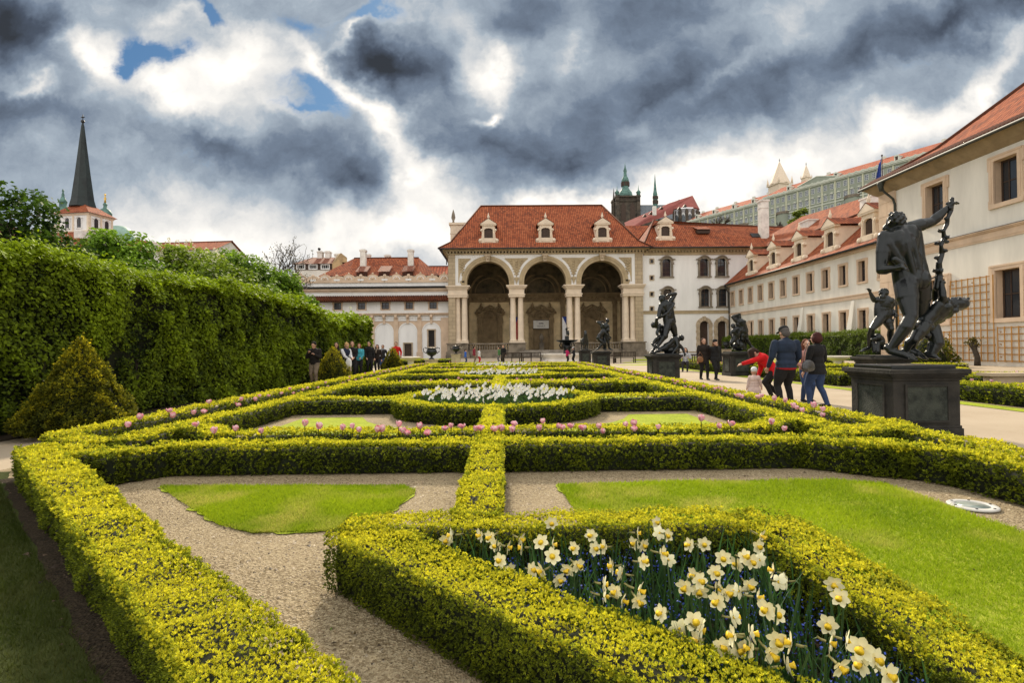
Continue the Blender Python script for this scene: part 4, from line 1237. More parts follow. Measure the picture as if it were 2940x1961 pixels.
# block and finial left of the big roof
t = empty('roof_pavilion', (-6.6, 80, 14), label='small cream block with a finial beside the left slope of the loggia roof', cat='roof turret')
b = MB(); b.box(-1.0, 1.2, -1, 1, 0, 4.9); b.box(-1.2, 1.4, -1.2, 1.2, 4.9, 5.2); b.box(-1.05, 1.25, -1.05, 1.05, 3.6, 3.75); b.build('block', MT['column'], t)
b = MB(); b.lathe([(.25, 5.2), (.12, 5.5), (.3, 6.0), (.2, 6.6), (.02, 7.2)], (-.6, -.6, 0), 8); b.build('finial', MT['sand_dark'], t)

# ---- white house right of the loggia
WH = empty('white_house', (24.5, 75.3, 0), label='white palace front with six arched windows right of the loggia', cat='house')
def at0(o, b=None):
    b = b or MB(); b.M = Matrix.Translation(-Vector(o.location)); return b
Y = 75.3
wins = [(1914.3, 0), (2022.2, 0), (2072.6, 0)]
up0, up1 = at(2022, 793, Y).z, at(2022, 741, Y).z
lo0, lo1 = at(2022, 880, Y).z, at(2022, 828, Y).z
WW = 1.20
holes, wpos = [], []
for px, _ in wins:
    for z0, z1 in ((up0, up1), (lo0, lo1)):
        x = at(px + (2 if z0 == lo0 else 0), 800, Y).x
        holes.append((x - WW / 2, x + WW / 2, z0, z1 - .05)); wpos.append((x, z0, z1))
sq = []
for py in (750, 798, 844.6, 887):
    x, z = at(1871.5, py, Y).x, at(1871.5, py, Y).z
    holes.append((x - .2, x + .2, z - .26, z + .26)); sq.append((x, z))
doors = []
for px in (2021.6, 2072.8):
    x = at(px, 960, Y).x; zt = at(px, 921.7, Y).z
    holes.append((x - .62, x + .62, .0, zt - .02)); doors.append((x, zt))
b = at0(WH); wall_grid(b, 'y', Y, 18.72, 37, 0, 14.1, holes, .5)
b.box(30.5, 30.6, Y + .01, Y + 10, 0, 14)
b.build('wall', MT['white_wall'], WH)
b = at0(WH)
z = at(1980, 897, Y).z
b.box(18.75, 30.5, Y - .08, Y, z - .18, z + .18); b.box(18.75, 30.5, Y - .12, Y, z + .18, z + .26)
b.box(18.9, 36.5, Y - .12, Y, 13.75, 14.12); b.box(19.5, 36.5, Y - .42, Y + .2, 14.34, 14.52); b.box(19.8, 36.5, Y - .8, Y + .2, 14.52, 14.68); b.box(19.2, 36.5, Y - .05, Y + .2, 14.12, 14.34)
b.box(18.75, 30.5, Y - .06, Y, 0.5, .62)
k = 19.2
while k < 36: b.box(k, k + .22, Y - .38, Y - .05, 14.12, 14.34); k += .44
b.build('cornice', MT['loggia'], WH)
FM = frame_mesh(WW, up1 - up0, .26, .14, arch=True, m=MT['sand_dark']); PM = pane_mesh('a', WW, up1 - up0, True, 2, 4, .06)
for x, z0, z1 in wpos: place_window(WH, FM, PM, (x - 24.5, 0, z0), 0, .3)
fm2, pm2 = frame_mesh(.40, .52, .13, .06, .0), pane_mesh('s', .40, .52, False, 1, 2, .04)
for x, z in sq: place_window(WH, fm2, pm2, (x - 24.5, 0, z - .26), 0, .25)
for x, zt in doors:                                       # rusticated door surrounds
    b = at0(WH)
    zc = zt - .62
    nv = 9
    for k in range(nv):
        a0, a1 = math.pi * k / nv + .012, math.pi * (k + 1) / nv - .012
        b.archband(x, zc, .62, 1.12 + (.14 if k == nv // 2 else 0), Y - .16 - (.08 if k % 2 == 0 else 0), Y + .02, a0, a1, 3)
    for s in (-1, 1):
        zz, k = .0, 0
        while zz < zc - .05:
            z2 = min(zc - .02, zz + .44); w_ = .50 if k % 2 else .44
            x0, x1 = sorted((x + s * .62, x + s * (.62 + w_))); b.box(x0, x1, Y - .15 - (.05 if k % 2 else 0), Y + .02, zz + .012, z2); zz += .44; k += 1
    b.box(x - .16, x + .16, Y - .36, Y - .1, zt + .1, zt + .62)
    f = b.build('door', MT['sand'], WH)
    b = at0(WH); b.box(x - .62, x + .62, Y + .42, Y + .48, 0, zt); b.build('door_leaf', MT['wood_dark'], f)
b = at0(WH)     # roof: a hipped end by the loggia, then a long low ridge
ev = 14.66
p0, p1 = (18.2, 74.3, ev), (36.0, 74.3, ev)
k0, k1 = (19.2, 75.6, 15.6), (36.0, 75.6, 15.6)
r0 = (21.6, 80.0, 19.6); r0b = (23.4, 80.0, 19.0); r1 = (42, 80.0, 18.4)
b.roof(p0, p1, k1, k0); b.add([k0, k1, r1, r0b, r0], [(0, 1, 2, 3, 4)], 0, False, [[(p[0] - 18, (p[1] - 75.6) * 1.35) for p in (k0, k1, r1, r0b, r0)]])
b.roof((18.2, 88, ev), p0, k0, (19.2, 86, 15.6)); b.roof((19.2, 86, 15.6), k0, r0, r0)
b.roof((42, 88, 14.6), (18.2, 88, ev), r0, r1)
roof = b.build('roof', MT['tile'], WH)
b = at0(WH); b.tube([r0b, r1], .15, 8); b.tube([r0, k0, p0], .13, 6); b.build('ridge_tiles', MT['tile'], roof)
b = at0(WH); b.tube([(19.7, 74.22, 14.62), (33, 74.22, 14.62)], .09, 8); b.build('gutter', MT['zinc'], WH)
dormer_parts(WH, Matrix.Translation((at(1911, 660, 75.9).x - 24.5, .6, 15.85)))
b = at0(WH)
x = at(2191, 650, 77).x
b.box(x - .55, x + .55, 76.4, 77.4, 15.5, 21.3); b.box(x - .66, x + .66, 76.3, 77.5, 21.3, 21.55); b.box(x - .6, x + .6, 76.35, 77.45, 20.4, 20.5)
b.build('chimney', MT['chimney'], WH)
b = at0(WH)
x = at(2015, 672, 77.5).x
b.box(x - .85, x + .85, 76.7, 78, 17.0, 17.55); d = b.build('roof_hatch', MT['wood_dark'], WH)
b = at0(WH); b.roof((x - 1.0, 76.4, 17.5), (x + 1.0, 76.4, 17.5), (x + 1.0, 78.6, 18.3), (x - 1.0, 78.6, 18.3)); b.build('hatch_roof', MT['tile'], d)
for px, py in ((2167, 677), (2212, 693)):
    p = at(px, py, 77.2)
    b = at0(WH); b.M = b.M @ Matrix.Translation((p.x, 77.0, p.z)) @ Matrix.Rotation(R(42), 4, 'X'); b.box(-.62, .62, -.5, .5, -.02, .1); b.build('skylight', MT['zinc'], WH)
# roof and white gable wall glimpsed between the two big roofs
t = empty('rear_wing', (18, 88, 14), label='tiled rear roof and white wall in the gap between loggia and white house', cat='house')
b = at0(t); b.roof((13.5, 86, 18.0), (24.5, 86, 18.0), (24.0, 90, 21.0), (14.0, 90, 21.0)); b.build('roof', MT['tile'], t)
b = at0(t); b.box(15.5, 23.5, 86.4, 87, 13, 17.95); b.build('wall', MT['white_wall'], t)
b = at0(t); b.box(17.6, 19.6, 86.3, 86.4, 15.8, 17.6); b.box(20.0, 22.2, 86.3, 86.4, 16.9, 17.7); b.build('beam', MT['wood_dark'], t)

# ---- long left wing with blind arches
LW = empty('garden_wing', (-18, 76, 0), label='low white wing with blind arches and scalloped parapet left of the loggia', cat='house')
Y = 76.0
zz = lambda py, px=1110: at(px, py, Y).z
b = at0(LW)
ARX = [-10.0 - 3.2 * k for k in range(10)]
wx = [at(1243.5, 880, Y).x - 3.24 * k for k in range(9)]
wz0, wz1 = zz(888), zz(868)
holes = [(x - .5, x + .5, wz0, wz1) for x in wx]
dz = 2.0
holes += [(ARX[0] - .42, ARX[0] + .42, 1.62, 3.85), (ARX[1] - .5, ARX[1] + .5, 0.35, 2.05)]
wall_grid(b, 'y', Y, -40, -7.5, 0, zz(811), holes, .3)
b.build('wall', MT['white_wall'], LW)
fm, pm = frame_mesh(1.0, wz1 - wz0, .16, .06, .06, m=MT['beige']), pane_mesh('l', 1.0, wz1 - wz0, False, 2, 2, .05)
for x in wx: place_window(LW, fm, pm, (x + 18, 0, wz0), 0, .2)
fm, pm = frame_mesh(.84, 2.23, .16, .08, .04, m=MT['sand']), pane_mesh('l2', .84, 2.23, False, 5, 9, .03)
place_window(LW, fm, pm, (ARX[0] + 18, 0, 1.62), 0, .15)
f = link('door', frame_mesh(1.0, 1.7, .16, .08, .0, m=MT['sand']), LW); f.location = (ARX[1] + 18, 0, .35)
b = MB(); b.box(-.5, .5, .15, .2, 0, 1.7); b.box(-.02, .02, .12, .15, 0, 1.7); b.build('door_leaf', MT['wood_dark'], f)
b = at0(LW)
for i, x in enumerate(ARX):                               # blind arches: white mouldings, beige piers
    b.archband(x, 3.64, 1.17, 1.30, Y - .08, Y + .01, seg=18, mat=1)
    for s in (-1, 1):
        x0, x1 = sorted((x + s * 1.17, x + s * 1.27)); b.box(x0, x1, Y - .05, Y + .01, .3, 3.5, 1)
        x0, x1 = sorted((x + s * 1.10, x + s * 1.36)); b.box(x0, x1, Y - .12, Y + .01, 3.5, 3.66, 1)
    # beige spandrel
    r = 1.30
    arc = [(x + r * math.cos(math.pi * k / 14), 3.64 + r * math.sin(math.pi * k / 14)) for k in range(15)]
    b.extr([(x - 1.42, 3.66), (x - 1.42, 5.15), (x + 1.42, 5.15), (x + 1.42, 3.66)] + arc, 'y', Y - .03, Y + .005)
    b.box(x - 1.44, x + 1.44, Y - .10, Y, 5.15, 5.24, 1); b.box(x - 1.44, x + 1.44, Y - .10, Y, 5.46, 5.54, 1)
    b.box(x - .16, x + .16, Y - .22, Y, 4.75, 5.5)
    xp = x - 1.6
    b.box(xp - .30, xp + .30, Y - .16, Y, .9, 5.55); b.box(xp - .42, xp + .42, Y - .24, Y, 0, .9)
    for q in (xp, x): b.box(q - .18, q + .18, Y - .5, Y, 5.55, 5.98); b.ball((q, Y - .42, 5.66), .2, seg=8, rings=5)
b.box(-8.7, -7.6, Y - .14, Y, 0, 5.55)
b.build('blind_arcade', [MT['beige'], MT['white_wall']], LW)
b = at0(LW)
b.box(-40, -7.5, Y - .34, Y, zz(906), zz(902)); b.box(-40, -7.5, Y - .5, Y, zz(902), zz(900))
b.box(-40, -7.5, Y - .3, Y, zz(834), zz(829)); b.box(-40, -7.5, Y - .15, Y, zz(838), zz(834))
b.box(-40, -7.5, Y - .14, Y, zz(811.5), zz(809.5))
b.build('cornice', MT['beige'], LW)
b = at0(LW); b.tube([(-40, Y - .45, zz(825.5)), (-7.5, Y - .45, zz(825.5))], .13, 8); b.box(-40, -7.5, Y - .45, Y - .01, zz(826), zz(824)); b.build('gutter', MT['zinc'], LW)
b = at0(LW); b.roof((-40, Y - 1.0, zz(865)), (-7.6, Y - 1.0, zz(865)), (-7.6, Y - .02, zz(850)), (-40, Y - .02, zz(850)))
x = -40
while x < -7.7:                                           # rounded tile ends along the canopy
    b.tube([(x, Y - 1.06, zz(865) + .02), (x, Y - .02, zz(850) + .03)], .085, 6); x += .24
b.box(-40, -7.6, Y - .98, Y - .01, zz(867), zz(865.6))
b.build('tiled_canopy', MT['tile'], LW)
b = at0(LW)
z0 = zz(809.5); x = -8.2; k = 0
while x > -40:
    if k % 2 == 0:
        pts = [(x + .78 * math.cos(math.pi * q / 12), z0 + .45 + .62 * math.sin(math.pi * q / 12)) for q in range(13)]
        b.extr([(x - .82, z0), (x - .82, z0 + .4)] + pts[::-1] + [(x + .82, z0 + .4), (x + .82, z0)], 'y', Y - .12, Y + .15)
        b.ball((x, Y - .12, z0 + .5), .2, 0, 8, 5, sy=.5); b.ball((x, Y, z0 + 1.18), .14, 0, 8, 5)
        b.archband(x, z0 + .3, .42, .5, Y - .15, Y - .11, seg=10, mat=1)
    else:
        for s in (-1, 1):
            pts = [(x + s * .38 + .42 * math.cos(math.pi * q / 8), z0 + .45 + .38 * math.sin(math.pi * q / 8)) for q in range(9)]
            b.extr([(x + s * .38 - .42, z0)] + pts[::-1] + [(x + s * .38 + .42, z0)], 'y', Y - .10, Y + .13)
        b.ball((x, Y, z0 + .85), .24, 0, 8, 5, sy=.6)
        b.box(x - .4, x + .4, Y - .12, Y - .101, z0 + .18, z0 + .42, 1)
    x -= 1.62; k += 1
b.build('parapet', [MT['beige'], MT['white_wall']], LW)

# ---- roofs beyond the left wing
def gable_house(name, label, loc, rz, w_, d_, zw, zr, walls, roofm, hip=0.0, over=.5, base=0.0):
    t = empty(name, loc, rz, label, 'house', 'houses beyond the garden')
    b = MB(); b.box(-w_ / 2, w_ / 2, 0, d_, base, zw)
    if hip == 0:
        for x in (-w_ / 2, w_ / 2): b.add([(x, 0, zw), (x, d_, zw), (x, d_ / 2, zr - .1)], [(0, 1, 2)])
    b.build('wall', walls, t)
    b = MB()
    e0, e1, e2, e3 = (-w_ / 2 - over, -over, zw), (w_ / 2 + over, -over, zw), (w_ / 2 + over, d_ + over, zw), (-w_ / 2 - over, d_ + over, zw)
    t0, t1 = (-w_ / 2 - over + hip, d_ / 2, zr), (w_ / 2 + over - hip, d_ / 2, zr)
    b.roof(e0, e1, t1, t0); b.roof(e2, e3, t0, t1)
    if hip: b.roof(e1, e2, t1, t1); b.roof(e3, e0, t0, t0)
    r = b.build('roof', roofm, t)
    b = MB(); b.tube([t0, t1], .14, 6); b.build('ridge_tiles', roofm, r)
    return t
def chimney(t, x0, x1, y0, y1, z0, z1, m=None, cap=.1):
    b = MB(); b.box(x0, x1, y0, y1, z0, z1 - .25); b.box(x0 - cap, x1 + cap, y0 - cap, y1 + cap, z1 - .25, z1); b.box(x0 + .1, x1 - .1, y0 + .1, y1 - .1, z1, z1 + .12)
    b.build('chimney', m or MT['chimney'], t)
H1 = gable_house('roofed_house', 'house with a wide red hipped roof and tall white chimneys behind the left wing', (-19.2, 86, 0), 0, 17.5, 10, 12.6, 16.2, MT['cream_wall'], MT['tile'], 4.0)
for px, y0, y1, w_ in ((1043.5, 771, 718, .85), (1179.5, 753, 718, .85), (1058, 745, 731, .6), (1113, 748, 733, .8)):
    yy = 88.2 if y0 > 750 else 92.5
    p, q = at(px, y0, yy), at(px, y1, yy)
    chimney(H1, p.x + 19.2 - w_ / 2, p.x + 19.2 + w_ / 2, yy - 86.4, yy - 85.6, p.z - 1.2, q.z)
for px in (1042, 1105, 1172):
    p = at(px, 786, 86.6)
    b = MB(); b.roof((p.x + 18.4, -.9, 13.2), (p.x + 20.2, -.9, 13.2), (p.x + 20.2, 1.6, 14.4), (p.x + 18.4, 1.6, 14.4)); b.box(p.x + 18.5, p.x + 20.1, -.6, 1.2, 12.7, 13.1); b.build('roof_hatch', MT['tile_old'], H1)
Yh = 104
H2 = empty('windowed_house', (at(900, 790, Yh).x, Yh, 0), 0, 'narrow house with three white attic windows and an ochre side wall beyond the wing', 'house', 'houses beyond the garden')
o = H2.location
L_ = lambda px, py, Y_=Yh: at(px, py, Y_) - Vector((o.x, Yh, 0))
xa, xb = L_(847, 780).x, L_(952, 780).x
z0, z1, z2 = L_(900, 775).z, L_(900, 758).z, L_(900, 729).z
b = MB(); b.box(xa, xb, 0, 8, 0, z0); b.build('wall', MT['cream_wall'], H2)
b = MB(); b.box(xa - .1, xb + .1, -.1, 8, z0, z1); b.build('attic_wall', MT['wood_dark'], H2)
xc = L_(988, 780).x
b = MB(); b.add([(xb, 0, z0 - 6), (xb, 8, z0 - 6), (xb, 8, z1), (xb, 4, z2 + .6), (xb, 0, z1), (xc, 2, z0 - 6), (xc, 2, z2 - .4), (xb + 1.2, 2, z2 + .5)], [(0, 1, 2, 3, 4), (0, 5, 6, 7, 3, 4)])
b.box(xb, xc, 2, 7, z0 - 6, z1 + .6); b.build('side_wall', mat('ochre rough plaster', (.50, .36, .19), .9, .2, .5, .2, 6, col2=(.20, .15, .09)), H2)
b = MB(); b.roof((xa - .4, -.5, z1), (xb + .3, -.5, z1), (xb - .2, 4, z2), (xa + 1.8, 4, z2)); b.roof((xa - .4, 8, z1), (xa - .4, -.5, z1), (xa + 1.8, 4, z2), (xa + 1.8, 4, z2)); b.roof((xb + .3, 8.5, z1), (xa - .4, 8.5, z1), (xa + 1.8, 4, z2), (xb - .2, 4, z2)); b.build('roof', MT['tile_old'], H2)
fmw = frame_mesh(1.5, .85, .09, .06, 0, m=MT['wood_white']); pmw = pane_mesh('w', 1.5, .85, False, 4, 1, .07, MT['wood_white'])
for k in range(3):
    x = xa + (xb - xa) * (k + .5) / 3
    place_window(H2, fmw, pmw, (x, -.12, z0 + .14), 0, -.02)
for px in (900, 923, 951):
    p = L_(px, 712 if px != 951 else 720); chimney(H2, p.x - .45, p.x + .45, 3.4, 4.6, z2 - 1.5, p.z)
b = MB(); p = L_(896, 704); b.tube([(p.x, 4, z2), (p.x, 4, p.z)], .06, 6); b.ball((p.x, 4, p.z), .3, seg=8, rings=6); b.build('aerial', MT['zinc'], H2)
gable_house('brown_roofed_house', 'low house with a small brown roof before the ochre side wall', (at(955, 790, 98).x, 96, 0), 0, 6.5, 7, 12.2, 14.4, MT['cream_wall'], MT['tile_old'], 1.5)
gable_house('red_roofed_house', 'end of a red roofed house with a white chimney beside the loggia pier', (at(1282, 780, 92).x, 90, 0), 0, 5.5, 8, 12.6, 15.2, MT['cream_wall'], MT['tile_far'], 0)
gable_house('grey_gabled_house', 'grey gabled house half hidden by the bare tree', (at(835, 800, 112).x, 112, 0), R(20), 6, 9, 12.0, 15.2, MT['white_wall'], MT['tile_old'], 0)

# ---- right wing: long lower part
RW = empty('long_wing', (30.5, 60, 0), label='long white wing with stone framed windows and five stone dormers', cat='house')
X = 30.5
ys = [47 + 2.7 * k for k in range(11)] + [44.4]
holes = []
for y in ys:
    holes.append((y - .46, y + .46, 6.72, 8.48))
for y in ys[:9] + [44.4]:
    holes.append((y - .46, y + .46, 2.1, 4.28))
b = at0(RW); wall_grid(b, 'x', X, 43, 75.2, 0, 9.55, holes, .32, 0, 1)
b.build('wall', [MT['cream_wall'], MT['beige']], RW)
fm, pm = frame_mesh(.92, 1.76, .2, .10, .06, m=MT['beige']), pane_mesh('r', .92, 1.76, False, 2, 3, .05)
fml, pml = frame_mesh(.92, 2.18, .2, .10, .06, m=MT['beige']), pane_mesh('rl', .92, 2.18, False, 2, 4, .05)
for y in ys: place_window(RW, fm, pm, (0, y - 60, 6.72), R(-90), .25)
for y in ys[:9] + [44.4]: place_window(RW, fml, pml, (0, y - 60, 2.1), R(-90), .25)
b = at0(RW)
b.box(X - .10, X, 43, 75.2, 5.3, 5.62); b.box(X - .16, X, 43, 75.2, 5.62, 5.70)
b.box(X - .25, X, 43, 75.2, 9.3, 9.55)
b.box(X - .05, X, 71.4, 72.6, 2.2, 4.35); b.box(X - .05, X, 68.7, 69.9, 2.2, 4.35)
b.build('string_course', MT['beige'], RW)
for y in (56.6, 48.3):
    b = at0(RW); b.add([(X, y - .35, 0), (X, y + .55, 0), (X - .85, y - .45, 0), (X - .85, y + .6, 0), (X, y - .2, 5.25), (X, y + .2, 5.25), (X - .06, y - .2, 5.25), (X - .06, y + .2, 5.25)], [(0, 1, 3, 2), (4, 6, 7, 5), (2, 3, 7, 6), (0, 2, 6, 4), (1, 5, 7, 3)]); b.build('buttress', MT['cream_wall'], RW)
b = at0(RW); b.roof((29.85, 75.2, 9.62), (29.85, 43, 9.62), (35.0, 43, 14.15), (35.0, 80, 14.15)); b.roof((40.2, 43, 9.6), (40.2, 80, 9.6), (35, 80, 14.15), (35, 43, 14.15)); b.roof((29.85, 75.2, 9.62), (35, 80, 14.15), (40, 80, 9.6), (40, 80, 9.6)); roof = b.build('roof', MT['tile'], RW)
b = at0(RW); b.tube([(35, 43, 14.2), (35, 80, 14.2)], .15, 8); b.build('ridge_tiles', MT['tile'], roof)
b = at0(RW); b.tube([(29.78, 43.4, 9.56), (29.78, 75, 9.56)], .085, 8); b.tube([(29.8, 74.9, 9.5), (30.0, 74.95, 8.9), (30.35, 75.0, 8.5), (30.38, 75.0, 0)], .075, 8); b.build('gutter', MT['zinc'], RW)
for y in (68.1, 62.5, 57.0, 51.5, 46.0):
    M = Matrix.Translation((30.35 - 30.5, y - 60, 9.9)) @ Matrix.Rotation(R(-90), 4, 'Z')
    dormer_parts(RW, M, 3.2)
# hedge along its foot is built with the trees
# roofs behind the long wing
t = empty('rear_roof', (42, 66, 0), label='large red hipped roof rising behind the long white wing', cat='house')
b = at0(t); pa, pb, pc, pd = (33.5, 80, 14.6), (39.8, 52, 14.6), (44, 58, 18.6), (40, 74, 18.6)
b.roof(pa, pb, pc, pd); b.roof(pb, (52, 54, 14.6), pc, pc); b.roof((52, 54, 14.6), (50, 80, 14.6), pd, pc); b.roof((50, 80, 14.6), pa, pd, pd); b.build('roof', MT['tile'], t)
b = at0(t); b.box(36, 50, 55, 78, 0, 14.6); b.build('wall', MT['cream_wall'], t)
for px, py0, py1, Y_ in ((2325, 660, 637, 70), (2505, 600, 570, 60)):
    p, q = at(px, py0, Y_), at(px, py1, Y_)
    b = at0(t); b.box(p.x - .75, p.x + .75, Y_ - 1, Y_ + 1, p.z - 1.5, q.z); b.box(p.x - .85, p.x + .85, Y_ - 1.1, Y_ + 1.1, q.z, q.z + .15); b.build('chimney', MT['chimney'], t)
# flag on a pole above it
p = at(2532, 447, 59.2)
t = empty('flagpole', (p.x, 59.2, 14.0), label='thin flagpole with a drooping red and blue flag behind the right roofs', cat='flag')
b = MB(); b.tube([(0, 0, 0), (0, 0, p.z - 14.0)], .05, 8); b.ball((0, 0, p.z - 13.95), .1); b.build('pole', MT['wood_dark'], t)
h = p.z - 14.0
def drape(z0, z1, m, name, spread0, spread1, off=0.0):
    b = MB(); n = 9; rows = 8
    vs, fs = [], []
    for j in range(rows + 1):
        f = j / rows; z = z1 + (z0 - z1) * f; w_ = spread0 + (spread1 - spread0) * f
        for i in range(n):
            u = i / (n - 1)
            vs.append((-.05 - w_ * u + off * 0, .12 * math.sin(u * 9 + f * 2), z - u * .55 * (1 - f * .3)))
    for j in range(rows):
        for i in range(n - 1): fs.append((j * n + i, j * n + i + 1, (j + 1) * n + i + 1, (j + 1) * n + i))
    b.add(vs, fs, 0, True); o_ = b.build(name, m, t); md = o_.modifiers.new('thick', 'SOLIDIFY'); md.thickness = .012
drape(h - 2.9, h - .3, FB, 'blue_cloth', .25, .95); drape(h - 4.7, h - 2.9, FR, 'red_cloth', .95, 1.25)

# ---- right wing: tall near block
NB = empty('tall_block', (29.5, 25, 0), label='tall cream block at the right edge with big framed windows and trellises', cat='house')
X = 29.5
ys = [37.6 - 5.4 * k for k in range(8)]
holes = [(y - .78, y + .78, 9.7, 12.28) for y in ys] + [(y - .82, y + .82, 2.85, 5.72) for y in ys]
b = at0(NB); wall_grid(b, 'x', X, -6, 43.2, 0, 13.4, holes, .42, 0, 1)
b.quad((X, 43.2, 0), (42, 43.2, 0), (42, 43.2, 13.4), (X, 43.2, 13.4))
b.build('wall', [MT['cream_wall'], MT['beige']], NB)
fm, pm = frame_mesh(1.56, 2.58, .32, .12, .10, m=MT['beige']), pane_mesh('n', 1.56, 2.58, False, 3, 2, .07)
fml, pml = frame_mesh(1.64, 2.87, .32, .12, .10, m=MT['beige']), pane_mesh('nl', 1.64, 2.87, False, 3, 2, .07)
for y in ys:
    place_window(NB, fm, pm, (0, y - 25, 9.7), R(-90), .38); place_window(NB, fml, pml, (0, y - 25, 2.85), R(-90), .38)
b = at0(NB)
for z0, z1, o_ in ((7.6, 8.12, .07), (7.72, 7.8, .10), (8.12, 8.2, .16), (8.2, 8.27, .24)): b.box(X - o_, X, -6, 41.4, z0, z1)
b.build('string_course', MT['beige'], NB)
b = at0(NB); b.box(X - .26, X, -6, 43.3, 8.271, 8.30); b.build('band_flashing', MT['zinc'], NB)
b = at0(NB)
z = 0.0; k = 0
while z < 13.3:
    z2 = min(13.35, z + 1.02)
    if k % 2: b.box(X - .09, X, 41.42, 42.28, z + .015, z2 - .015); b.box(X - .09, X, 42.31, 43.25, z + .015, z2 - .015)
    else: b.box(X - .09, X, 41.42, 43.25, z + .015, z2 - .015)
    z += 1.02; k += 1
b.box(X - .06, X, 41.4, 43.22, 0, 13.38)
b.build('corner_quoins', MT['beige'], NB)
b = at0(NB)
b.add([(X, -6, 12.9), (X, 43.3, 12.9), (X - .35, 43.6, 13.15), (X - .35, -6, 13.15), (X - .85, 44.0, 13.62), (X - .85, -6, 13.62)], [(0, 1, 2, 3), (3, 2, 4, 5)])
b.box(X - .9, X + 1, 43.25, 44.0, 13.55, 13.63)
b.build('eaves_cove', mat('ochre brown eaves', (.30, .23, .14), .85, .15, 1), NB)
b = at0(NB)
e0, e1 = (28.55, 44.1, 13.72), (28.55, -6, 13.72)
m0, m1 = (32.0, 40.65, 15.75), (32.0, -6, 15.75)
t0, t1 = (38.0, 34.6, 21.3), (38.0, -6, 21.3)
b.roof(e0, e1, m1, m0); b.roof(m0, m1, t1, t0); b.roof((47, 44.1, 13.72), e0, m0, (44, 40.65, 15.75)); b.roof((44, 40.65, 15.75), m0, t0, t0); b.roof((47, -6, 13.7), (47, 44.1, 13.72), t0, t1)
roof = b.build('roof', MT['tile'], NB)
b = at0(NB); b.tube([e0, m0, t0], .16, 8); b.build('ridge_tiles', MT['tile'], roof)
b = at0(NB)
y = 44.0
while y > 27:                                             # rounded tile mouths along the eave
    b.tube([(28.48, y, 13.74), (29.6, y, 14.42)], .10, 7); y -= .26
b.build('eave_tiles', MT['tile'], roof)
b = at0(NB); b.tube([(28.42, 44.1, 13.62), (28.42, -6, 13.62)], .11, 10)
b.tube([(28.46, 41.55, 13.55), (28.5, 41.55, 13.3), (28.62, 41.5, 12.9), (29.25, 41.4, 12.3), (29.38, 41.4, 11.9), (29.38, 41.4, .2)], .085, 8)
b.lathe([(.10, -.55), (.16, -.3), (.24, 0), (.26, .08)], (28.45, 41.55, 13.45), 10)
b.build('gutter', mat('green black gutter', (.035, .04, .032), .55, .2, 3), NB)
def trellis(y0, y1, z0, z1, label, step=.465):
    t = empty('trellis', (X - .1, (y0 + y1) / 2, 0), label=label, cat='trellis', group='ochre trellises on the tall block')
    b = at0(t)
    n = max(1, round((y1 - y0) / step))
    for k in range(n + 1):
        y = y0 + (y1 - y0) * k / n; b.box(X - .15, X - .115, y - .03, y + .03, z0, z1)
    b.build('upright_laths', MT['trellis'], t)
    b = at0(t)
    n = max(1, round((z1 - z0) / step))
    for k in range(n + 1):
        z = z0 + .06 + (z1 - z0 - .12) * k / n; b.box(X - .115, X - .08, y0 - .04, y1 + .04, z - .028, z + .028)
    b.build('cross_laths', MT['trellis'], t)
    b = at0(t)
    for y in (y0 + .1, (y0 + y1) / 2, y1 - .1):
        for z in (z0 + .3, (z0 + z1) / 2, z1 - .3): b.box(X - .09, X + .0, y - .025, y + .025, z - .025, z + .025)
    b.build('wall_spacers', MT['trellis'], t)
trellis(33.1, 36.3, .25, 5.5, 'tall ochre lath trellis between the two lower windows of the tall block')
trellis(36.45, 39.7, .25, 2.2, 'low ochre trellis under the farther lower window')
trellis(29.2, 32.85, .25, 2.35, 'low ochre trellis under the window at the right edge')
trellis(38.95, 41.2, .25, 5.5, 'tall ochre trellis half hidden behind the nearest bronze statue')
# ------------------------------------------------------------------ castle hill and churches
def terrain():
    vs, fs = [], []
    nx, ny = 30, 18
    for j in range(ny):
        for i in range(nx):
            x = -40 + 420 * i / (nx - 1); y = 120 + 480 * j / (ny - 1)
            d = (x * .60 + y * .45)
            h = 62 / (1 + math.exp(-(d - 205) / 20)) - 2.5
            h += (random.random() - .5) * 2
            vs.append((x, y, max(h, -1.5) if x > 0 else max(h * max(0, 1 + x / 40), -1.5)))
    for j in range(ny - 1):
        for i in range(nx - 1):
            a = j * nx + i; fs.append((a, a + 1, a + nx + 1, a + nx))
    b = MB(); b.add(vs, fs, 0, True)
    tag(b.build('hill', mat('wooded hill', (.07, .10, .03), .95, .25, .2, .3, 2)), kind='structure')
terrain()

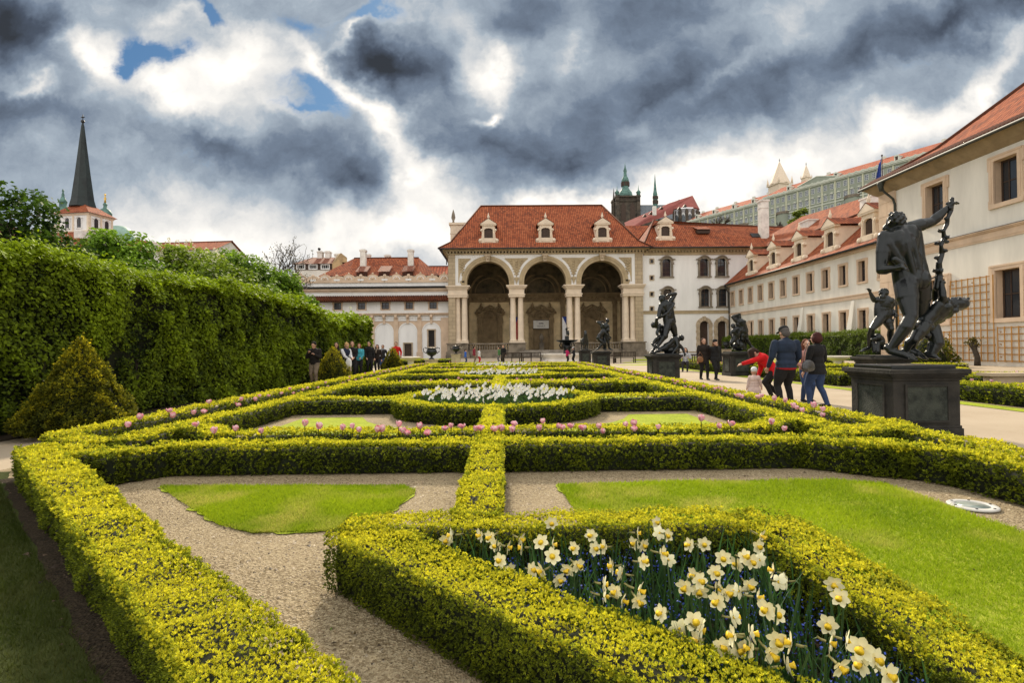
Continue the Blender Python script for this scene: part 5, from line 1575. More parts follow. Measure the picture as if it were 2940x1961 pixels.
PD = Vector((-.46, .888, 0)).normalized()                  # run of the palace front, away from us
PO = Vector((157, 300, 0))
def palace(name, label, s0, s1, ztop, rows, ridge, nwin, ped=None, balconies=()):
    base = PO + PD * s0
    L_ = s1 - s0
    t = empty(name, base, math.atan2(PD.y, PD.x), label, 'palace', 'green palace wings on the hill')
    # local: x along the front (away from the camera), +y towards the camera side
    b = MB(); b.box(0, L_, -16, 0, 45, ztop); b.build('wall', MT['palace'], t)
    b = MB()
    b.box(-.3, L_ + .3, 0, .7, ztop - 1.0, ztop - .5); b.box(-.6, L_ + .6, 0, 1.2, ztop - .5, ztop + .1)
    for z in (rows[-1] - 3.2, rows[1] - 3.0): b.box(0, L_, 0, .3, z, z + .4)
    b.build('cornice', MT['palace_trim'], t)
    b = MB(); k = 2.0
    while k < L_ - 1:
        b.archband(k, ztop - .1, .6, .95, .9, 1.4, seg=8); k += 3.25
    b.box(0, L_, .95, 1.3, ztop + .1, ztop + .5); b.build('eave_scallops', MT['palace_trim'], t)
    b = MB()
    n = nwin
    for k in range(n + 1):
        x = L_ * k / n
        if k % 2 == 0: b.box(max(0, x - .35), min(L_, x + .35), 0, .28, rows[-1] - 2.5, ztop - 1.0)
    b.build('pilaster_strips', mat('yellowish pilaster plaster', (.55, .55, .40), .9, .06, .3), t)
    wf = MB()
    wf.box(-.85, .85, 0, .14, -1.35, 1.35, 0); wf.box(-.72, .72, .14, .16, -1.22, 1.22, 1)
    wf.box(-.05, .05, .16, .2, -1.22, 1.22, 0); wf.box(-.72, .72, .16, .2, .35, .45, 0); wf.box(-.72, .72, .16, .2, -.45, -.35, 0)
    wme = wf.mesh('window', [MT['wood_white'], mat('palace glass', (.10, .13, .16), .15, .2, .3)])
    wf.extr([(-1.25, 1.6), (1.25, 1.6), (0, 2.25)], 'y', 0, .5, 2)
    wf.box(-1.2, 1.2, 0, .4, -1.6, -1.4, 2)
    wme2 = wf.mesh('window', [MT['wood_white'], wme.materials[1], MT['palace_trim']])
    for r, z in enumerate(rows):
        for k in range(n):
            o = link('window', wme2 if r == 1 else wme, t); o.location = (L_ * (k + .5) / n, 0, z)
    b = MB()
    b.roof((L_ + .8, 1.2, ztop + .1), (-.8, 1.2, ztop + .1), (-.8, -8, ridge), (L_ + .8 - 6, -8, ridge)); b.roof((-.8, -17, ztop), (L_ + .8, -17, ztop), (L_ + .8 - 6, -8, ridge), (-.8, -8, ridge))
    b.roof((L_ + .8, -17, ztop), (L_ + .8, 1.2, ztop + .1), (L_ + .8 - 6, -8, ridge), (L_ + .8 - 6, -8, ridge))
    r = b.build('roof', MT['tile_far'], t)
    for x in [L_ * f for f in (.12, .36, .62, .86)]:
        b = MB(); b.box(x - 1.1, x + 1.1, -3.5, .3, ztop + .1, ztop + 2.6); b.extr([(x - 1.3 + q * 2.6 / 6, ztop + 2.6 + .8 * math.sin(math.pi * q / 6)) for q in range(7)], 'y', -3.5, .5); d = b.build('dormer', MT['palace_trim'], t)
        b = MB(); b.box(x - .55, x + .55, .3, .36, ztop + .6, ztop + 2.5); b.build('dormer_window', MT['wood_dark'], d)
    for f in (.05, .22, .45, .7, .9):
        x = L_ * f; b = MB(); b.box(x - .8, x + .8, -8.6, -7.4, ridge - .8, ridge + 1.0); b.build('chimney', MT['palace_trim'], r)
    for x in balconies:
        b = MB(); n2 = 10
        pts = [(x + 3.4 * math.cos(math.pi * q / n2), 2.6 * math.sin(math.pi * q / n2)) for q in range(n2 + 1)]
        b.prism(pts, 45, rows[1] - 3.1); b.build('bay', MT['palace'], t)
        b = MB(); b.prism([(x + (p[0] - x) * 1.12, p[1] * 1.14) for p in pts], rows[1] - 3.1, rows[1] - 2.7); b.prism([(x + (p[0] - x) * 1.08, p[1] * 1.1) for p in pts], rows[1] - 2.7, rows[1] - 1.7); b.build('balcony', MT['sand_dark'], t)
    if ped is not None:
        x0, x1 = ped
        b = MB(); b.extr([(x0, ztop - .2), (x1, ztop - .2), (x1, ztop + 1.0), ((x0 + x1) / 2, ztop + 3.6), (x0, ztop + 1.0)], 'y', -2, 1.0); b.build('pediment', MT['palace'], t)
        b = MB(); b.tube([(x0 - .5, 1.0, ztop + 1.0), ((x0 + x1) / 2, 1.0, ztop + 3.8), (x1 + .5, 1.0, ztop + 1.0)], .3, 6); b.build('pediment_rim', MT['palace_trim'], t)
    return t
palace('palace_wing', 'long pale green palace front on the hill, nearer stretch with the pediment', -92, 17.5, 85.2, (81.8, 76.6, 71.2), 91.0, 32, (-1 + 68, 88), (34, 60, 98))
palace('palace_wing', 'far end of the pale green palace front with small dormers by the red roofed church', 18.0, 76, 83.6, (80.2, 75.2, 70.0), 89.5, 17, None, (14, 44))

def spire_tower(name, label, px, apex, base, Y, half_px, body_px, ztop_extra=0, m=None, cat='tower'):
    pa, pb = at(px, apex, Y), at(px, base, Y)
    hw = half_px / FPX * Y
    t = empty(name, (pb.x, Y, 0), R(14), label, cat, 'pale stone towers behind the palace')
    b = MB(); b.box(-hw * .86, hw * .86, -hw * .86, hw * .86, 40, pb.z)
    b.build('shaft', m or MT['column'], t)
    b = MB(); b.box(-hw, hw, -hw, hw, pb.z, pb.z + hw * .16)
    for s in (-1, 1):
        for q in (-1, 1): b.lathe([(hw * .12, 0), (hw * .12, hw * .35), (.02, hw * .9)], (s * hw * .9, q * hw * .9, pb.z + hw * .1), 6)
    b.build('turret_ring', m or MT['column'], t)
    b = MB(); b.lathe([(hw * 1.12, pb.z + hw * .16), (hw * .55, pb.z + (pa.z - pb.z) * .5), (.12, pa.z - 1.5)], (0, 0, 0), 8, 0, False); b.build('spire', m or MT['column'], t)
    b = MB(); b.tube([(0, 0, pa.z - 2.2), (0, 0, pa.z + .6)], .16, 6); b.box(-.6, .6, -.1, .1, pa.z - .6, pa.z - .3); b.ball((0, 0, pa.z - 1.4), .35, seg=8, rings=6); b.build('cross', MT['zinc'], t)
spire_tower('stone_tower', 'larger pale stone tower with a pointed roof above the palace', 2238.7, 457, 533, 430, 25, 20)
spire_tower('stone_tower', 'smaller pale pointed tower roof right of its twin above the palace', 2315, 468, 512, 440, 11, 10)

# cathedral: dark gothic tower with a green baroque helm
Y = 480
k_ = Y / FPX
c = at(1796, 600, Y)
CT = empty('cathedral', (c.x, Y, 0), label='dark gothic cathedral tower with a green layered helm above the loggia roof', cat='cathedral')
zz = lambda py: at(1796, py, Y).z
hw = 31 * k_ 
b = MB(); b.box(-hw, hw, -hw, hw, 60, zz(572))
for s in (-1, 1):
    for q in (-1, 1):
        x0, x1 = sorted((s * hw * .8, s * hw * 1.12)); y0, y1 = sorted((q * hw * .8, q * hw * 1.12)); b.box(x0, x1, y0, y1, 60, zz(567))
b.build('shaft', MT['stone_grey'], CT)
b = MB()
for s in (-.42, .42):
    b.extr([(s * hw * 1.0 - hw * .22, zz(640)), (s * hw * 1.0 - hw * .22, zz(598)), (s * hw, zz(588)), (s * hw + hw * .22, zz(598)), (s * hw + hw * .22, zz(640))], 'y', -hw - .3, -hw + .1)
for k in range(5):
    x = -hw * .72 + hw * 1.44 * k / 4; b.box(x - hw * .1, x + hw * .1, -hw - .25, -hw + .1, zz(581), zz(574))
b.build('belfry_openings', MT['wood_dark'], CT)
b = MB(); b.box(-hw * 1.16, hw * 1.16, -hw * 1.16, hw * 1.16, zz(574), zz(570)); b.box(-hw * 1.12, hw * 1.12, -hw * 1.12, hw * 1.12, zz(586), zz(584)); b.build('gallery', MT['stone_grey'], CT)
f = lambda r_px, py: (r_px * k_, zz(py))
b = MB(); b.lathe([f(20, 570), f(21, 562), f(19, 554), f(13, 546), f(10, 541), f(9.5, 534), f(9.5, 522), f(11, 521), f(10.5, 517), f(8.5, 511), f(5.5, 506), f(4.4, 500), f(4.4, 493), f(5.2, 491), f(4.4, 487), f(2.2, 480), f(.8, 472), f(.3, 466)], (0, 0, 0), 12); b.build('helm', MT['copper'], CT)
b = MB()
for k in range(8):
    a = k * math.pi / 4; b.box(-.8 + 9.4 * k_ * math.cos(a), .8 + 9.4 * k_ * math.cos(a), -.8 + 9.4 * k_ * math.sin(a), .8 + 9.4 * k_ * math.sin(a), zz(535), zz(523))
b.build('lantern_openings', MT['wood_dark'], CT)
for s, q, top in ((-1, -1, 548), (1, -1, 546), (.72, 1, 546), (-.72, 1, 552)):
    b = MB(); b.lathe([(hw * .17, zz(574)), (hw * .17, zz(563)), (hw * .24, zz(561)), (hw * .16, zz(557)), (hw * .05, zz(554)), (.05, zz(top - 7))], (s * hw * .98, q * hw * .98, 0), 8); b.build('corner_turret', MT['copper'], CT)
b = MB()
for dx, top, r_ in ((-35, 541, 4.5), (-40, 585, 4), (-30, 596, 5)):
    x = dx * k_; b.lathe([(r_ * k_, 60), (r_ * k_ * .9, zz(top + 45)), (.1, zz(top))], (x, -2, 0), 8, 0, False)
b.build('pinnacle', MT['stone_grey'], CT)
b = MB(); xa, xb = (1802 - 1796) * k_, (1890 - 1796) * k_
b.roof((xa + hw, -14, zz(640)), (xb + 18, -14, zz(640)), (xb + 18, -2, zz(590)), (xa + hw - 2, -2, zz(590))); b.roof((xb + 18, 12, zz(640)), (xa + hw, 12, zz(640)), (xa + hw - 2, -2, zz(590)), (xb + 18, -2, zz(590))); b.build('nave_roof', MT['slate'], CT)
b = MB(); b.box(xa + hw, xb + 18, -13, 11, 60, zz(640)); b.build('nave_wall', MT['stone_grey'], CT)
# thin green spire
c = at(1881, 560, 430); zz = lambda py: at(1881, py, 430).z; k_ = 430 / FPX
t = empty('slim_spire', (c.x, 430, 0), label='slim green openwork spire standing right of the cathedral tower', cat='spire')
b = MB(); b.lathe([(7 * k_, 60), (7 * k_, zz(592)), (7.6 * k_, zz(591)), (6.6 * k_, zz(588)), (6.2 * k_, zz(560)), (7.0 * k_, zz(558)), (4.6 * k_, zz(548)), (1.4 * k_, zz(512)), (.25 * k_, zz(499))], (0, 0, 0), 8, 0, False); b.build('spire', MT['copper'], t)
b = MB()
for k in range(4):
    a = R(-90) + R(45) * (k - 1.5); x, y = 6.5 * k_ * math.cos(a), 6.5 * k_ * math.sin(a)
    b.box(x - .5, x + .5, y - .5, y + .5, zz(586), zz(575)); b.box(x - .5, x + .5, y - .5, y + .5, zz(572), zz(563))
b.build('openings', MT['wood_dark'], t)
# red roofed church with an apse of tall gothic windows
Y = 380; k_ = Y / FPX
zz = lambda py: at(1930, py, Y).z
xx = lambda px: at(px, 620, Y).x
c = at(1900, 600, Y)
t = empty('apse_church', (c.x, Y, 0), label='red roofed church with a rounded apse and tall gothic windows on the hill', cat='church')
b = MB(); b.M = Matrix.Translation((-c.x, 0, 0))
ax, ay = xx(1972), 6.0
ar = (2016 - 1935) / 2 * k_
nn = 7
base = [(ax + ar * math.cos(R(-150) + R(185) * k / nn), ay + ar * .95 * math.sin(R(-150) + R(185) * k / nn)) for k in range(nn + 1)]
b.prism(base, 50, zz(601)); b.add([(xx(1930), -6, 50), (xx(1930), -6, zz(612)), (base[0][0], base[0][1], zz(601)), (base[0][0], base[0][1], 50)], [(0, 1, 2, 3)])
b.box(xx(1800), xx(1935), -5, 16, 50, zz(664))
b.build('wall', mat('pale grey church wall', (.42, .41, .42), .9, .15, .3), t)
b = MB(); b.M = Matrix.Translation((-c.x, 0, 0))
for k in range(nn + 1):
    x, y = base[k]; b.box(x - .9, x + .9, y - 1.2, y + .6, 50, zz(606)); b.add([(x - .9, y - 1.2, zz(606)), (x + .9, y - 1.2, zz(606)), (x, y + .5, zz(600))], [(0, 1, 2)])
b.build('buttresses', MT['stone_grey'], t)
for k in range(nn):
    p, q = Vector((*base[k], 0)), Vector((*base[k + 1], 0)); m_ = (p + q) / 2; d = (q - p).normalized(); nrm = Vector((d.y, -d.x, 0))
    f = MB(); f.M = Matrix.Translation((-c.x, 0, 0))
    def arch(w_, o, z0, z1, nm=nrm, mm=m_, dd=d, ff=None):
        pts = [(-w_, z0), (-w_, z1 - w_ * 1.6), (-w_ * .6, z1 - w_ * .6), (0, z1), (w_ * .6, z1 - w_ * .6), (w_, z1 - w_ * 1.6), (w_, z0)]
        vs = [mm + dd * a + nm * o + Vector((0, 0, z)) for a, z in pts]
        ff.add(vs, [tuple(range(len(vs)))])
    arch(1.9, .25, 60, zz(611), ff=f); w1 = f.build('window', MT['wood_white'], t)
    f = MB(); f.M = Matrix.Translation((-c.x, 0, 0)); arch(1.15, .45, 60, zz(617), ff=f); f.build('pane', MT['slate'], w1)
apx = at(1987, 562, Y + 8)
b = MB(); b.M = Matrix.Translation((-c.x, 0, 0))
out = [(ax + (p[0] - ax) * 1.1, ay + (p[1] - ay) * 1.1) for p in base]
for k in range(nn): b.roof((*out[k], zz(599)), (*out[k + 1], zz(599)), (apx.x, ay + 1, apx.z), (apx.x, ay + 1, apx.z))
rl, rr = at(1919, 585, Y + 8), at(1798, 633, Y - 4)
b.roof((xx(1790), -9, zz(668)), (*out[0], zz(612)), (apx.x, ay + 1, apx.z), (rl.x, 6, rl.z)); b.roof((xx(1790), -9, zz(668)), (*out[0], zz(612)), (rl.x, 6, rl.z), (xx(1796), 4, zz(634)))
roof = b.build('roof', mat('dusty red roof', (.30, .09, .075), .85, .12, .3), t)
b = MB(); b.M = Matrix.Translation((-c.x, 0, 0))
b.add([(xx(1919), 12, zz(585)), (xx(1932), 10, zz(588)), (xx(1977), 14, zz(566)), (xx(1973), 16, zz(554)), (xx(1921), 20, zz(578))], [(0, 1, 2, 3, 4)]); b.build('upper_roof', MT['slate'], roof)
for px, py in ((1850, 619), (1868, 612), (1898, 597), (1949, 598), (1965, 591)):
    p = at(px, py, Y - 6); q = MB(); q.extr([(p.x - c.x - 1.3, p.z - .8), (p.x - c.x + 1.3, p.z - .8), (p.x - c.x, p.z + .9)], 'y', -7.5, -5.0); q.build('roof_vent', MT['wood_dark'], roof)
b = MB(); p, q = at(1879, 618, Y - 10), at(1879, 592, Y - 10); b.box(p.x - c.x - 1.1, p.x - c.x + 1.1, -11, -9, p.z, q.z); b.build('chimney', MT['chimney'], t)

# church with the needle spire on the left
Nn = at(255, 640, 130)
TC = empty('needle_spire_church', (Nn.x, 130, 0), R(-10), 'church with a white square tower and a tall dark needle spire above red roofs', 'church')
zz = lambda py, px=255: at(px, py, 130).z
ax_, ay_ = 8.4, 6.4       # local: tower spans x -ax..0, y 0..ay, near corner at the origin
b = MB(); b.box(-ax_, 0, 0, ay_, zz(672), zz(616)); b.build('tower', MT['white_wall'], TC)
b = MB()
for z0, z1, o in ((zz(616), zz(613), .18), (zz(613), zz(610), .35), (zz(664), zz(660), .15)): b.box(-ax_ - o, o, -o, ay_ + o, z0, z1)
for x in (-ax_ + .25, -ax_ * .5, -.25): b.box(x - .25, x + .25, -.1, 0, zz(660), zz(616))
for y in (.25, ay_ * .5, ay_ - .25): b.box(0, .1, y - .25, y + .25, zz(660), zz(616))
b.build('trim', MT['column'], TC)
fmc, pmc = frame_mesh(1.1, 2.4, .16, .08, arch=True, m=MT['white_wall']), pane_mesh('c', 1.1, 2.4, True, 2, 3, .07)
for x in (-ax_ * .68, -ax_ * .30): place_window(TC, fmc, pmc, (x, -.06, zz(652)), 0, -.03)
for y in (ay_ * .28, ay_ * .72): place_window(TC, fmc, pmc, (.06, y, zz(652)), R(90), -.03)
b = MB(); cxx, cyy = -ax_ / 2 - .8, ay_ / 2; ze = zz(610); za = zz(578, 245)
pts = [(-ax_ - .7, -.7, ze), (.7, -.7, ze), (.7, ay_ + .7, ze), (-ax_ - .7, ay_ + .7, ze)]
for k in range(4): b.roof(pts[k], pts[(k + 1) % 4], (cxx, cyy, za + 1.4), (cxx, cyy, za + 1.4))
b.build('tower_roof', MT['tile'], TC)
zs = lambda py: at(234, py, 134).z
b = MB(); b.lathe([(2.85, zs(596)), (2.4, zs(575)), (1.62, zs(500)), (.88, zs(420)), (.35, zs(362)), (.12, zs(350))], (cxx, cyy, 0), 8, 0, False, a0=R(22.5)); b.build('needle_spire', MT['copper_dark'], TC)
b = MB(); b.ball((cxx, cyy, zs(348)), .42, seg=10, rings=8); b.tube([(cxx, cyy, zs(350)), (cxx, cyy, zs(328))], .08, 6); b.box(cxx - .5, cxx + .5, cyy - .07, cyy + .07, zs(337), zs(335)); b.ball((cxx, cyy, zs(336)), .22, seg=8, rings=6); b.build('cross', MT['zinc'], TC)
b = MB()
b.roof((-16, -8, zz(745)), (3.5, -8, zz(745)), (-1.5, -.1, zz(663)), (-ax_ - 1.5, -.1, zz(663))); b.roof((3.5, -8, zz(745)), (13, 14, zz(745)), (.1, ay_ + 2, zz(690)), (-1.5, -.1, zz(663)))
b.build('lower_roof', MT['tile'], TC)
b = MB(); b.box(-15, 3, -7.5, 14, 0, zz(745)); b.box(3, 12, 3, 14, 0, zz(745)); b.build('wall', MT['cream_wall'], TC)
b = MB(); p = (-1.0, -2.2); b.box(p[0] - .2, p[0] + 1.8, -2.6, -.2, zz(690), zz(668)); b.build('chimney', MT['chimney'], TC)
p = at(160, 700, 112)
gable_house('brown_gabled_roof', 'brown tiled gable roof left of the white church tower', (p.x - 4, 108, 0), R(62), 16, 13, at(200, 735, 112).z, at(140, 650, 112).z, MT['sand_dark'], MT['tile_old'], 0)
pa, pb = at(450, 700, 130), at(585, 700, 130)
gable_house('long_red_roof', 'long red roof stepping down from the church behind the trees', ((pa.x + pb.x) / 2 - 6, 126, 0), R(-6), 34, 12, at(500, 730, 130).z, at(480, 693, 130).z, MT['cream_wall'], MT['tile'], 0)
p = at(420, 690, 126)
t = empty('roof_parapet', (p.x, 124, 0), R(-18), 'red roof slope with a white parapet right of the church tower', 'house', 'houses beyond the garden')
b = MB(); b.roof((-6, -3, at(420, 735, 124).z), (9, -3, at(420, 735, 124).z), (7, 4, at(420, 705, 124).z), (-6, 4, at(420, 672, 124).z)); b.build('roof', MT['tile'], t)
b = MB(); b.box(1.8, 4.8, -.5, .6, at(420, 740, 124).z, at(420, 702, 124).z); b.build('parapet', MT['chimney'], t)
b = MB(); b.box(-6, 8, -2.5, 4, 0, at(420, 736, 124).z); b.build('wall', MT['cream_wall'], t)
# domed church beyond
Y = 210
c = at(343, 680, Y); zz = lambda py: at(330, py, Y).z; k_ = Y / FPX
t = empty('domed_church', (c.x, Y, 0), label='pale green church dome with a gilded lantern behind the white tower', cat='church')
b = MB(); b.lathe([(40 * k_, 0), (40 * k_, zz(697)), (42 * k_, zz(696)), (41 * k_, zz(692)), (39 * k_, zz(680)), (34 * k_, zz(668)), (25 * k_, zz(656)), (14 * k_, zz(650)), (8 * k_, zz(649))], (0, 0, 0), 20); b.build('dome', MT['copper_pale'], t)
b = MB(); x = (319 - 343) * k_; b.lathe([(15 * k_, 0), (15 * k_, zz(648)), (17 * k_, zz(647)), (11 * k_, zz(628)), (16 * k_, zz(624)), (17 * k_, zz(618)), (12 * k_, zz(608)), (5 * k_, zz(603)), (4 * k_, zz(596)), (6 * k_, zz(594)), (3 * k_, zz(588))], (x, -3, 0), 10); b.build('lantern', MT['copper'], t)
b = MB(); b.lathe([(3 * k_, zz(588)), (2 * k_, zz(580)), (3.4 * k_, zz(576)), (.8 * k_, zz(570)), (2.6 * k_, zz(566)), (.2, zz(562))], (x, -3, 0), 8); b.build('gilded_finial', MT['gold'], t)
c = at(181, 580, 190); zz = lambda py: at(181, py, 190).z; k_ = 190 / FPX
t = empty('green_belfry', (c.x, 190, 0), label='green copper belfry peeping out left of the needle spire', cat='tower')
b = MB(); b.box(-17 * k_, 17 * k_, -17 * k_, 17 * k_, 0, zz(648)); b.build('shaft', MT['column'], t)
b = MB(); b.lathe([(20 * k_, zz(648)), (14 * k_, zz(615)), (15 * k_, zz(605)), (9 * k_, zz(592)), (9 * k_, zz(582)), (11 * k_, zz(580)), (6 * k_, zz(570)), (3 * k_, zz(562)), (4 * k_, zz(560)), (1.6 * k_, zz(552)), (3 * k_, zz(549)), (.2, zz(543))], (0, 0, 0), 10); b.build('helm', MT['copper'], t)

# ------------------------------------------------------------------ trees, tall hedges and pyramids
def leaf_cards(P, Nn, size, c_lo, c_hi, g, asp=.62):
    """one pointed leaf (two bent halves) per point"""
    n = len(P)
    A = Nn + RNG.normal(0, .55, (n, 3)); A /= np.linalg.norm(A, axis=1, keepdims=True) + 1e-9
    D = np.cross(A, RNG.normal(0, 1, (n, 3))); D /= np.linalg.norm(D, axis=1, keepdims=True) + 1e-9
    D[:, 2] -= .35; D /= np.linalg.norm(D, axis=1, keepdims=True) + 1e-9
    T = np.cross(A, D); T /= np.linalg.norm(T, axis=1, keepdims=True) + 1e-9
    L = (np.asarray(size) * RNG.uniform(.65, 1.3, n))[:, None]
    V = np.stack([P, P + D * L * .5 + T * L * asp * .5, P + D * L, P + D * L * .5 - T * L * asp * .5], 1).reshape(-1, 3)
    F = np.arange(4 * n).reshape(-1, 4)
    g = np.clip(g, 0, 1)[:, None]
    C = (np.array(c_lo) * (1 - g) + np.array(c_hi) * g) * RNG.uniform(.75, 1.25, (n, 1))
    return V, F, C

def wall_hedge(label, x_face, y0, y1, hgt, thick, dens, size, c_lo, c_hi, name='hornbeam_hedge', top_var=.25, side=1, lod=14, parent_group=None):
    """tall clipped hedge: dark core, billowing leafy face and top"""
    VV, FF, CC = [], [], []
    off = 0
    def bil(y, z):
        return .10 * (value_noise(y, z, .42, 21) - .5) + .22 * (value_noise(y, z, 1.1, 22) - .5) + .22 * (value_noise(y, z, 2.8, 23) - .5)
    def topz(y):
        return hgt + top_var * 2 * (value_noise(y, y * 0, .22, 31) - .5) + top_var * (value_noise(y, y * 0, .8, 32) - .5)
    L_ = y1 - y0
    n = int(dens * L_ * hgt)
    y = y0 + L_ * RNG.uniform(0, 1, n); f = RNG.uniform(0, 1, n)
    keep = RNG.uniform(0, 1, n) < np.clip((lod / np.maximum(y, 3)) ** 1.5, .08, 1)
    y, f = y[keep], f[keep]; n = len(y)
    z = f * topz(y)
    rnd = np.clip((f - .88) / .12, 0, 1) ** 2 * .35
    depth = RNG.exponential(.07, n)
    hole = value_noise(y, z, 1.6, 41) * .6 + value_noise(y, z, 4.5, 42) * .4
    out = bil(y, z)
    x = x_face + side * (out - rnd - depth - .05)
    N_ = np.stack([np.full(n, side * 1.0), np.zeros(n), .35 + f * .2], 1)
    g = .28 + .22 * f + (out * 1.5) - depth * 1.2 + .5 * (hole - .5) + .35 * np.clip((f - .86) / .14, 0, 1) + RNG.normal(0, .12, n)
    s = size * np.clip(y / lod, .9, 2.2)
    k = hole + RNG.uniform(-.16, .16, n) > .36
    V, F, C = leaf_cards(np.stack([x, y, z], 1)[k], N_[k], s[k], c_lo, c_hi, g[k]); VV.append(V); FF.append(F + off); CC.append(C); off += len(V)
    n = int(dens * 1.2 * L_ * thick)
    y = y0 + L_ * RNG.uniform(0, 1, n)
    keep = RNG.uniform(0, 1, n) < np.clip((lod / np.maximum(y, 3)) ** 1.5, .08, 1)
    y = y[keep]; n = len(y)
    q = RNG.uniform(0, 1, n)
    z = topz(y) + .18 * (value_noise(y, q * 3, 1.7, 51) - .5) * 2 - .25 * np.clip((.12 - q) / .12, 0, 1) + RNG.exponential(.06, n) * .9
    x = x_face - side * (thick * q)
    s = size * np.clip(y / lod, .9, 2.2)
    V, F, C = leaf_cards(np.stack([x, y, z], 1), np.tile(np.array([[.2 * side, 0, 1.]]), (n, 1)), s, c_lo, c_hi, .80 + RNG.normal(0, .15, n)); VV.append(V); FF.append(F + off); CC.append(C); off += len(V)
    for ye, sg in ((y0, -1), (y1, 1)):
        n = int(dens * thick * hgt * .6 * min(1, lod / max(ye, 3)))
        z = RNG.uniform(0, 1, n) * hgt; x = x_face - side * thick * RNG.uniform(0, 1, n); yy = np.full(n, ye) + sg * (.25 * (value_noise(x, z, 1.3, 61) - .5) - RNG.exponential(.05, n))
        s = size * np.clip(yy / lod, .9, 2.2)
        V, F, C = leaf_cards(np.stack([x, yy, z], 1), np.tile(np.array([[0, sg * 1., .3]]), (n, 1)), s, c_lo, c_hi, .4 + RNG.normal(0, .2, n)); VV.append(V); FF.append(F + off); CC.append(C); off += len(V)
    t = empty(name, (x_face - side * thick / 2, (y0 + y1) / 2, 0), label=label, cat='hedge')
    sh = np.array([x_face - side * thick / 2, (y0 + y1) / 2, 0])
    link('foliage', fast_mesh('foliage', np.concatenate(VV) - sh, np.concatenate(FF), MT['hornbeam'], np.concatenate(CC)), t)
    b = MB(); b.M = Matrix.Translation(-Vector(sh))
    m = int(L_ / .5)
    for k in range(m):
        a, c_ = y0 + L_ * k / m, y0 + L_ * (k + 1) / m
        xs = sorted((x_face - side * .28, x_face - side * thick + side * .1)); zt = float(topz(np.array([(a + c_) / 2]))[0]) - .22
        b.box(xs[0], xs[1], a, c_, 0, zt)
    b.build('twig_core', MT['core'], t)
    for k in range(int(L_ / 1.3)):
        b = MB(); b.M = Matrix.Translation(-Vector(sh)); y_ = y0 + .6 + 1.3 * k; b.tube([(x_face - side * .22, y_, 0), (x_face - side * .27, y_ + .05, 1.2)], [.06, .04], 6); b.build('stem', MT['bark'], t)
    return t
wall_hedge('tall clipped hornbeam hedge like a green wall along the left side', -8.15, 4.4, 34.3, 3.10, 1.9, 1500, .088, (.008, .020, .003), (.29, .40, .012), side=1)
wall_hedge('clipped dark hedge at the foot of the long white wing', 28.9, 43.6, 74.0, 2.35, 1.2, 420, .12, (.02, .045, .006), (.17, .24, .02), side=-1, lod=55, top_var=.08)

def pyramid(label, x, y, h, r, dens=1600, s=1.0, pal=None, fresh=.75, power=.8):
    """clipped cone of yew or box: leaf sprigs over a dark body"""
    t = empty('clipped_pyramid', (x, y, 0), label=label, cat='shrub', group='clipped evergreen pyramids')
    n = int(dens * 3.2 * r * h)
    f = 1 - np.sqrt(RNG.uniform(0, 1, n)); a = RNG.uniform(0, 2 * np.pi, n)
    lump = 1 + .30 * (value_noise(a * 2.2, f * 6, 1.0, 71) - .5) + .26 * (value_noise(a * 5, f * 14, 1.0, 72) - .5) + .20 * (value_noise(a * 9, f * 26, 1.0, 74) - .5)
    rr = r * (1 - f) ** power * lump * (1 - .22 * np.clip((.12 - f) / .12, 0, 1)) - RNG.exponential(.03, n) + .02
    z = f * h * 1.0 + .03 + RNG.exponential(.02, n)
    N_ = np.stack([np.cos(a), np.sin(a), np.full(n, .5)], 1)
    P = np.stack([rr * np.cos(a), rr * np.sin(a), z], 1)
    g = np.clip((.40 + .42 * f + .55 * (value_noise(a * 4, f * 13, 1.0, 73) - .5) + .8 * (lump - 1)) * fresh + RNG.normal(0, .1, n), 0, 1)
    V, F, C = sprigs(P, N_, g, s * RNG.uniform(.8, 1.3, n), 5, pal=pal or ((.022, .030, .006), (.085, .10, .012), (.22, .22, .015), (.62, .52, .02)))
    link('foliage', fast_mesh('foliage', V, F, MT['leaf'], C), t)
    b = MB(); b.lathe([(r * .6, .02), (r * .70, .12 * h), (r * .60, .3 * h), (r * .40, .55 * h), (r * .16, .8 * h), (.02, .9 * h)], (0, 0, 0), 14); b.build('twig_core', MT['core'], t)
    b = MB(); b.tube([(0, 0, -.02), (0, 0, .3)], .05, 8); b.build('trunk', MT['bark'], t)
pyramid('largest clipped green pyramid at the left beside the long diagonal hedge', -7.0, 9.3, 1.58, .90, 2600, 2.4, None, .9, .98)
pyramid('middle clipped pyramid in front of the strolling visitors', -6.7, 21.8, 1.42, .78, 1500, 2.6, None, .95)
pyramid('far clipped pyramid below the man in the red top', -6.95, 34.5, 1.40, .72, 900, 3.6, None, .95)
pyramid('round clipped dark shrub before the tall trellis', 25.2, 33.0, 2.0, 1.55, 160, 6.5, None, .6, .5)

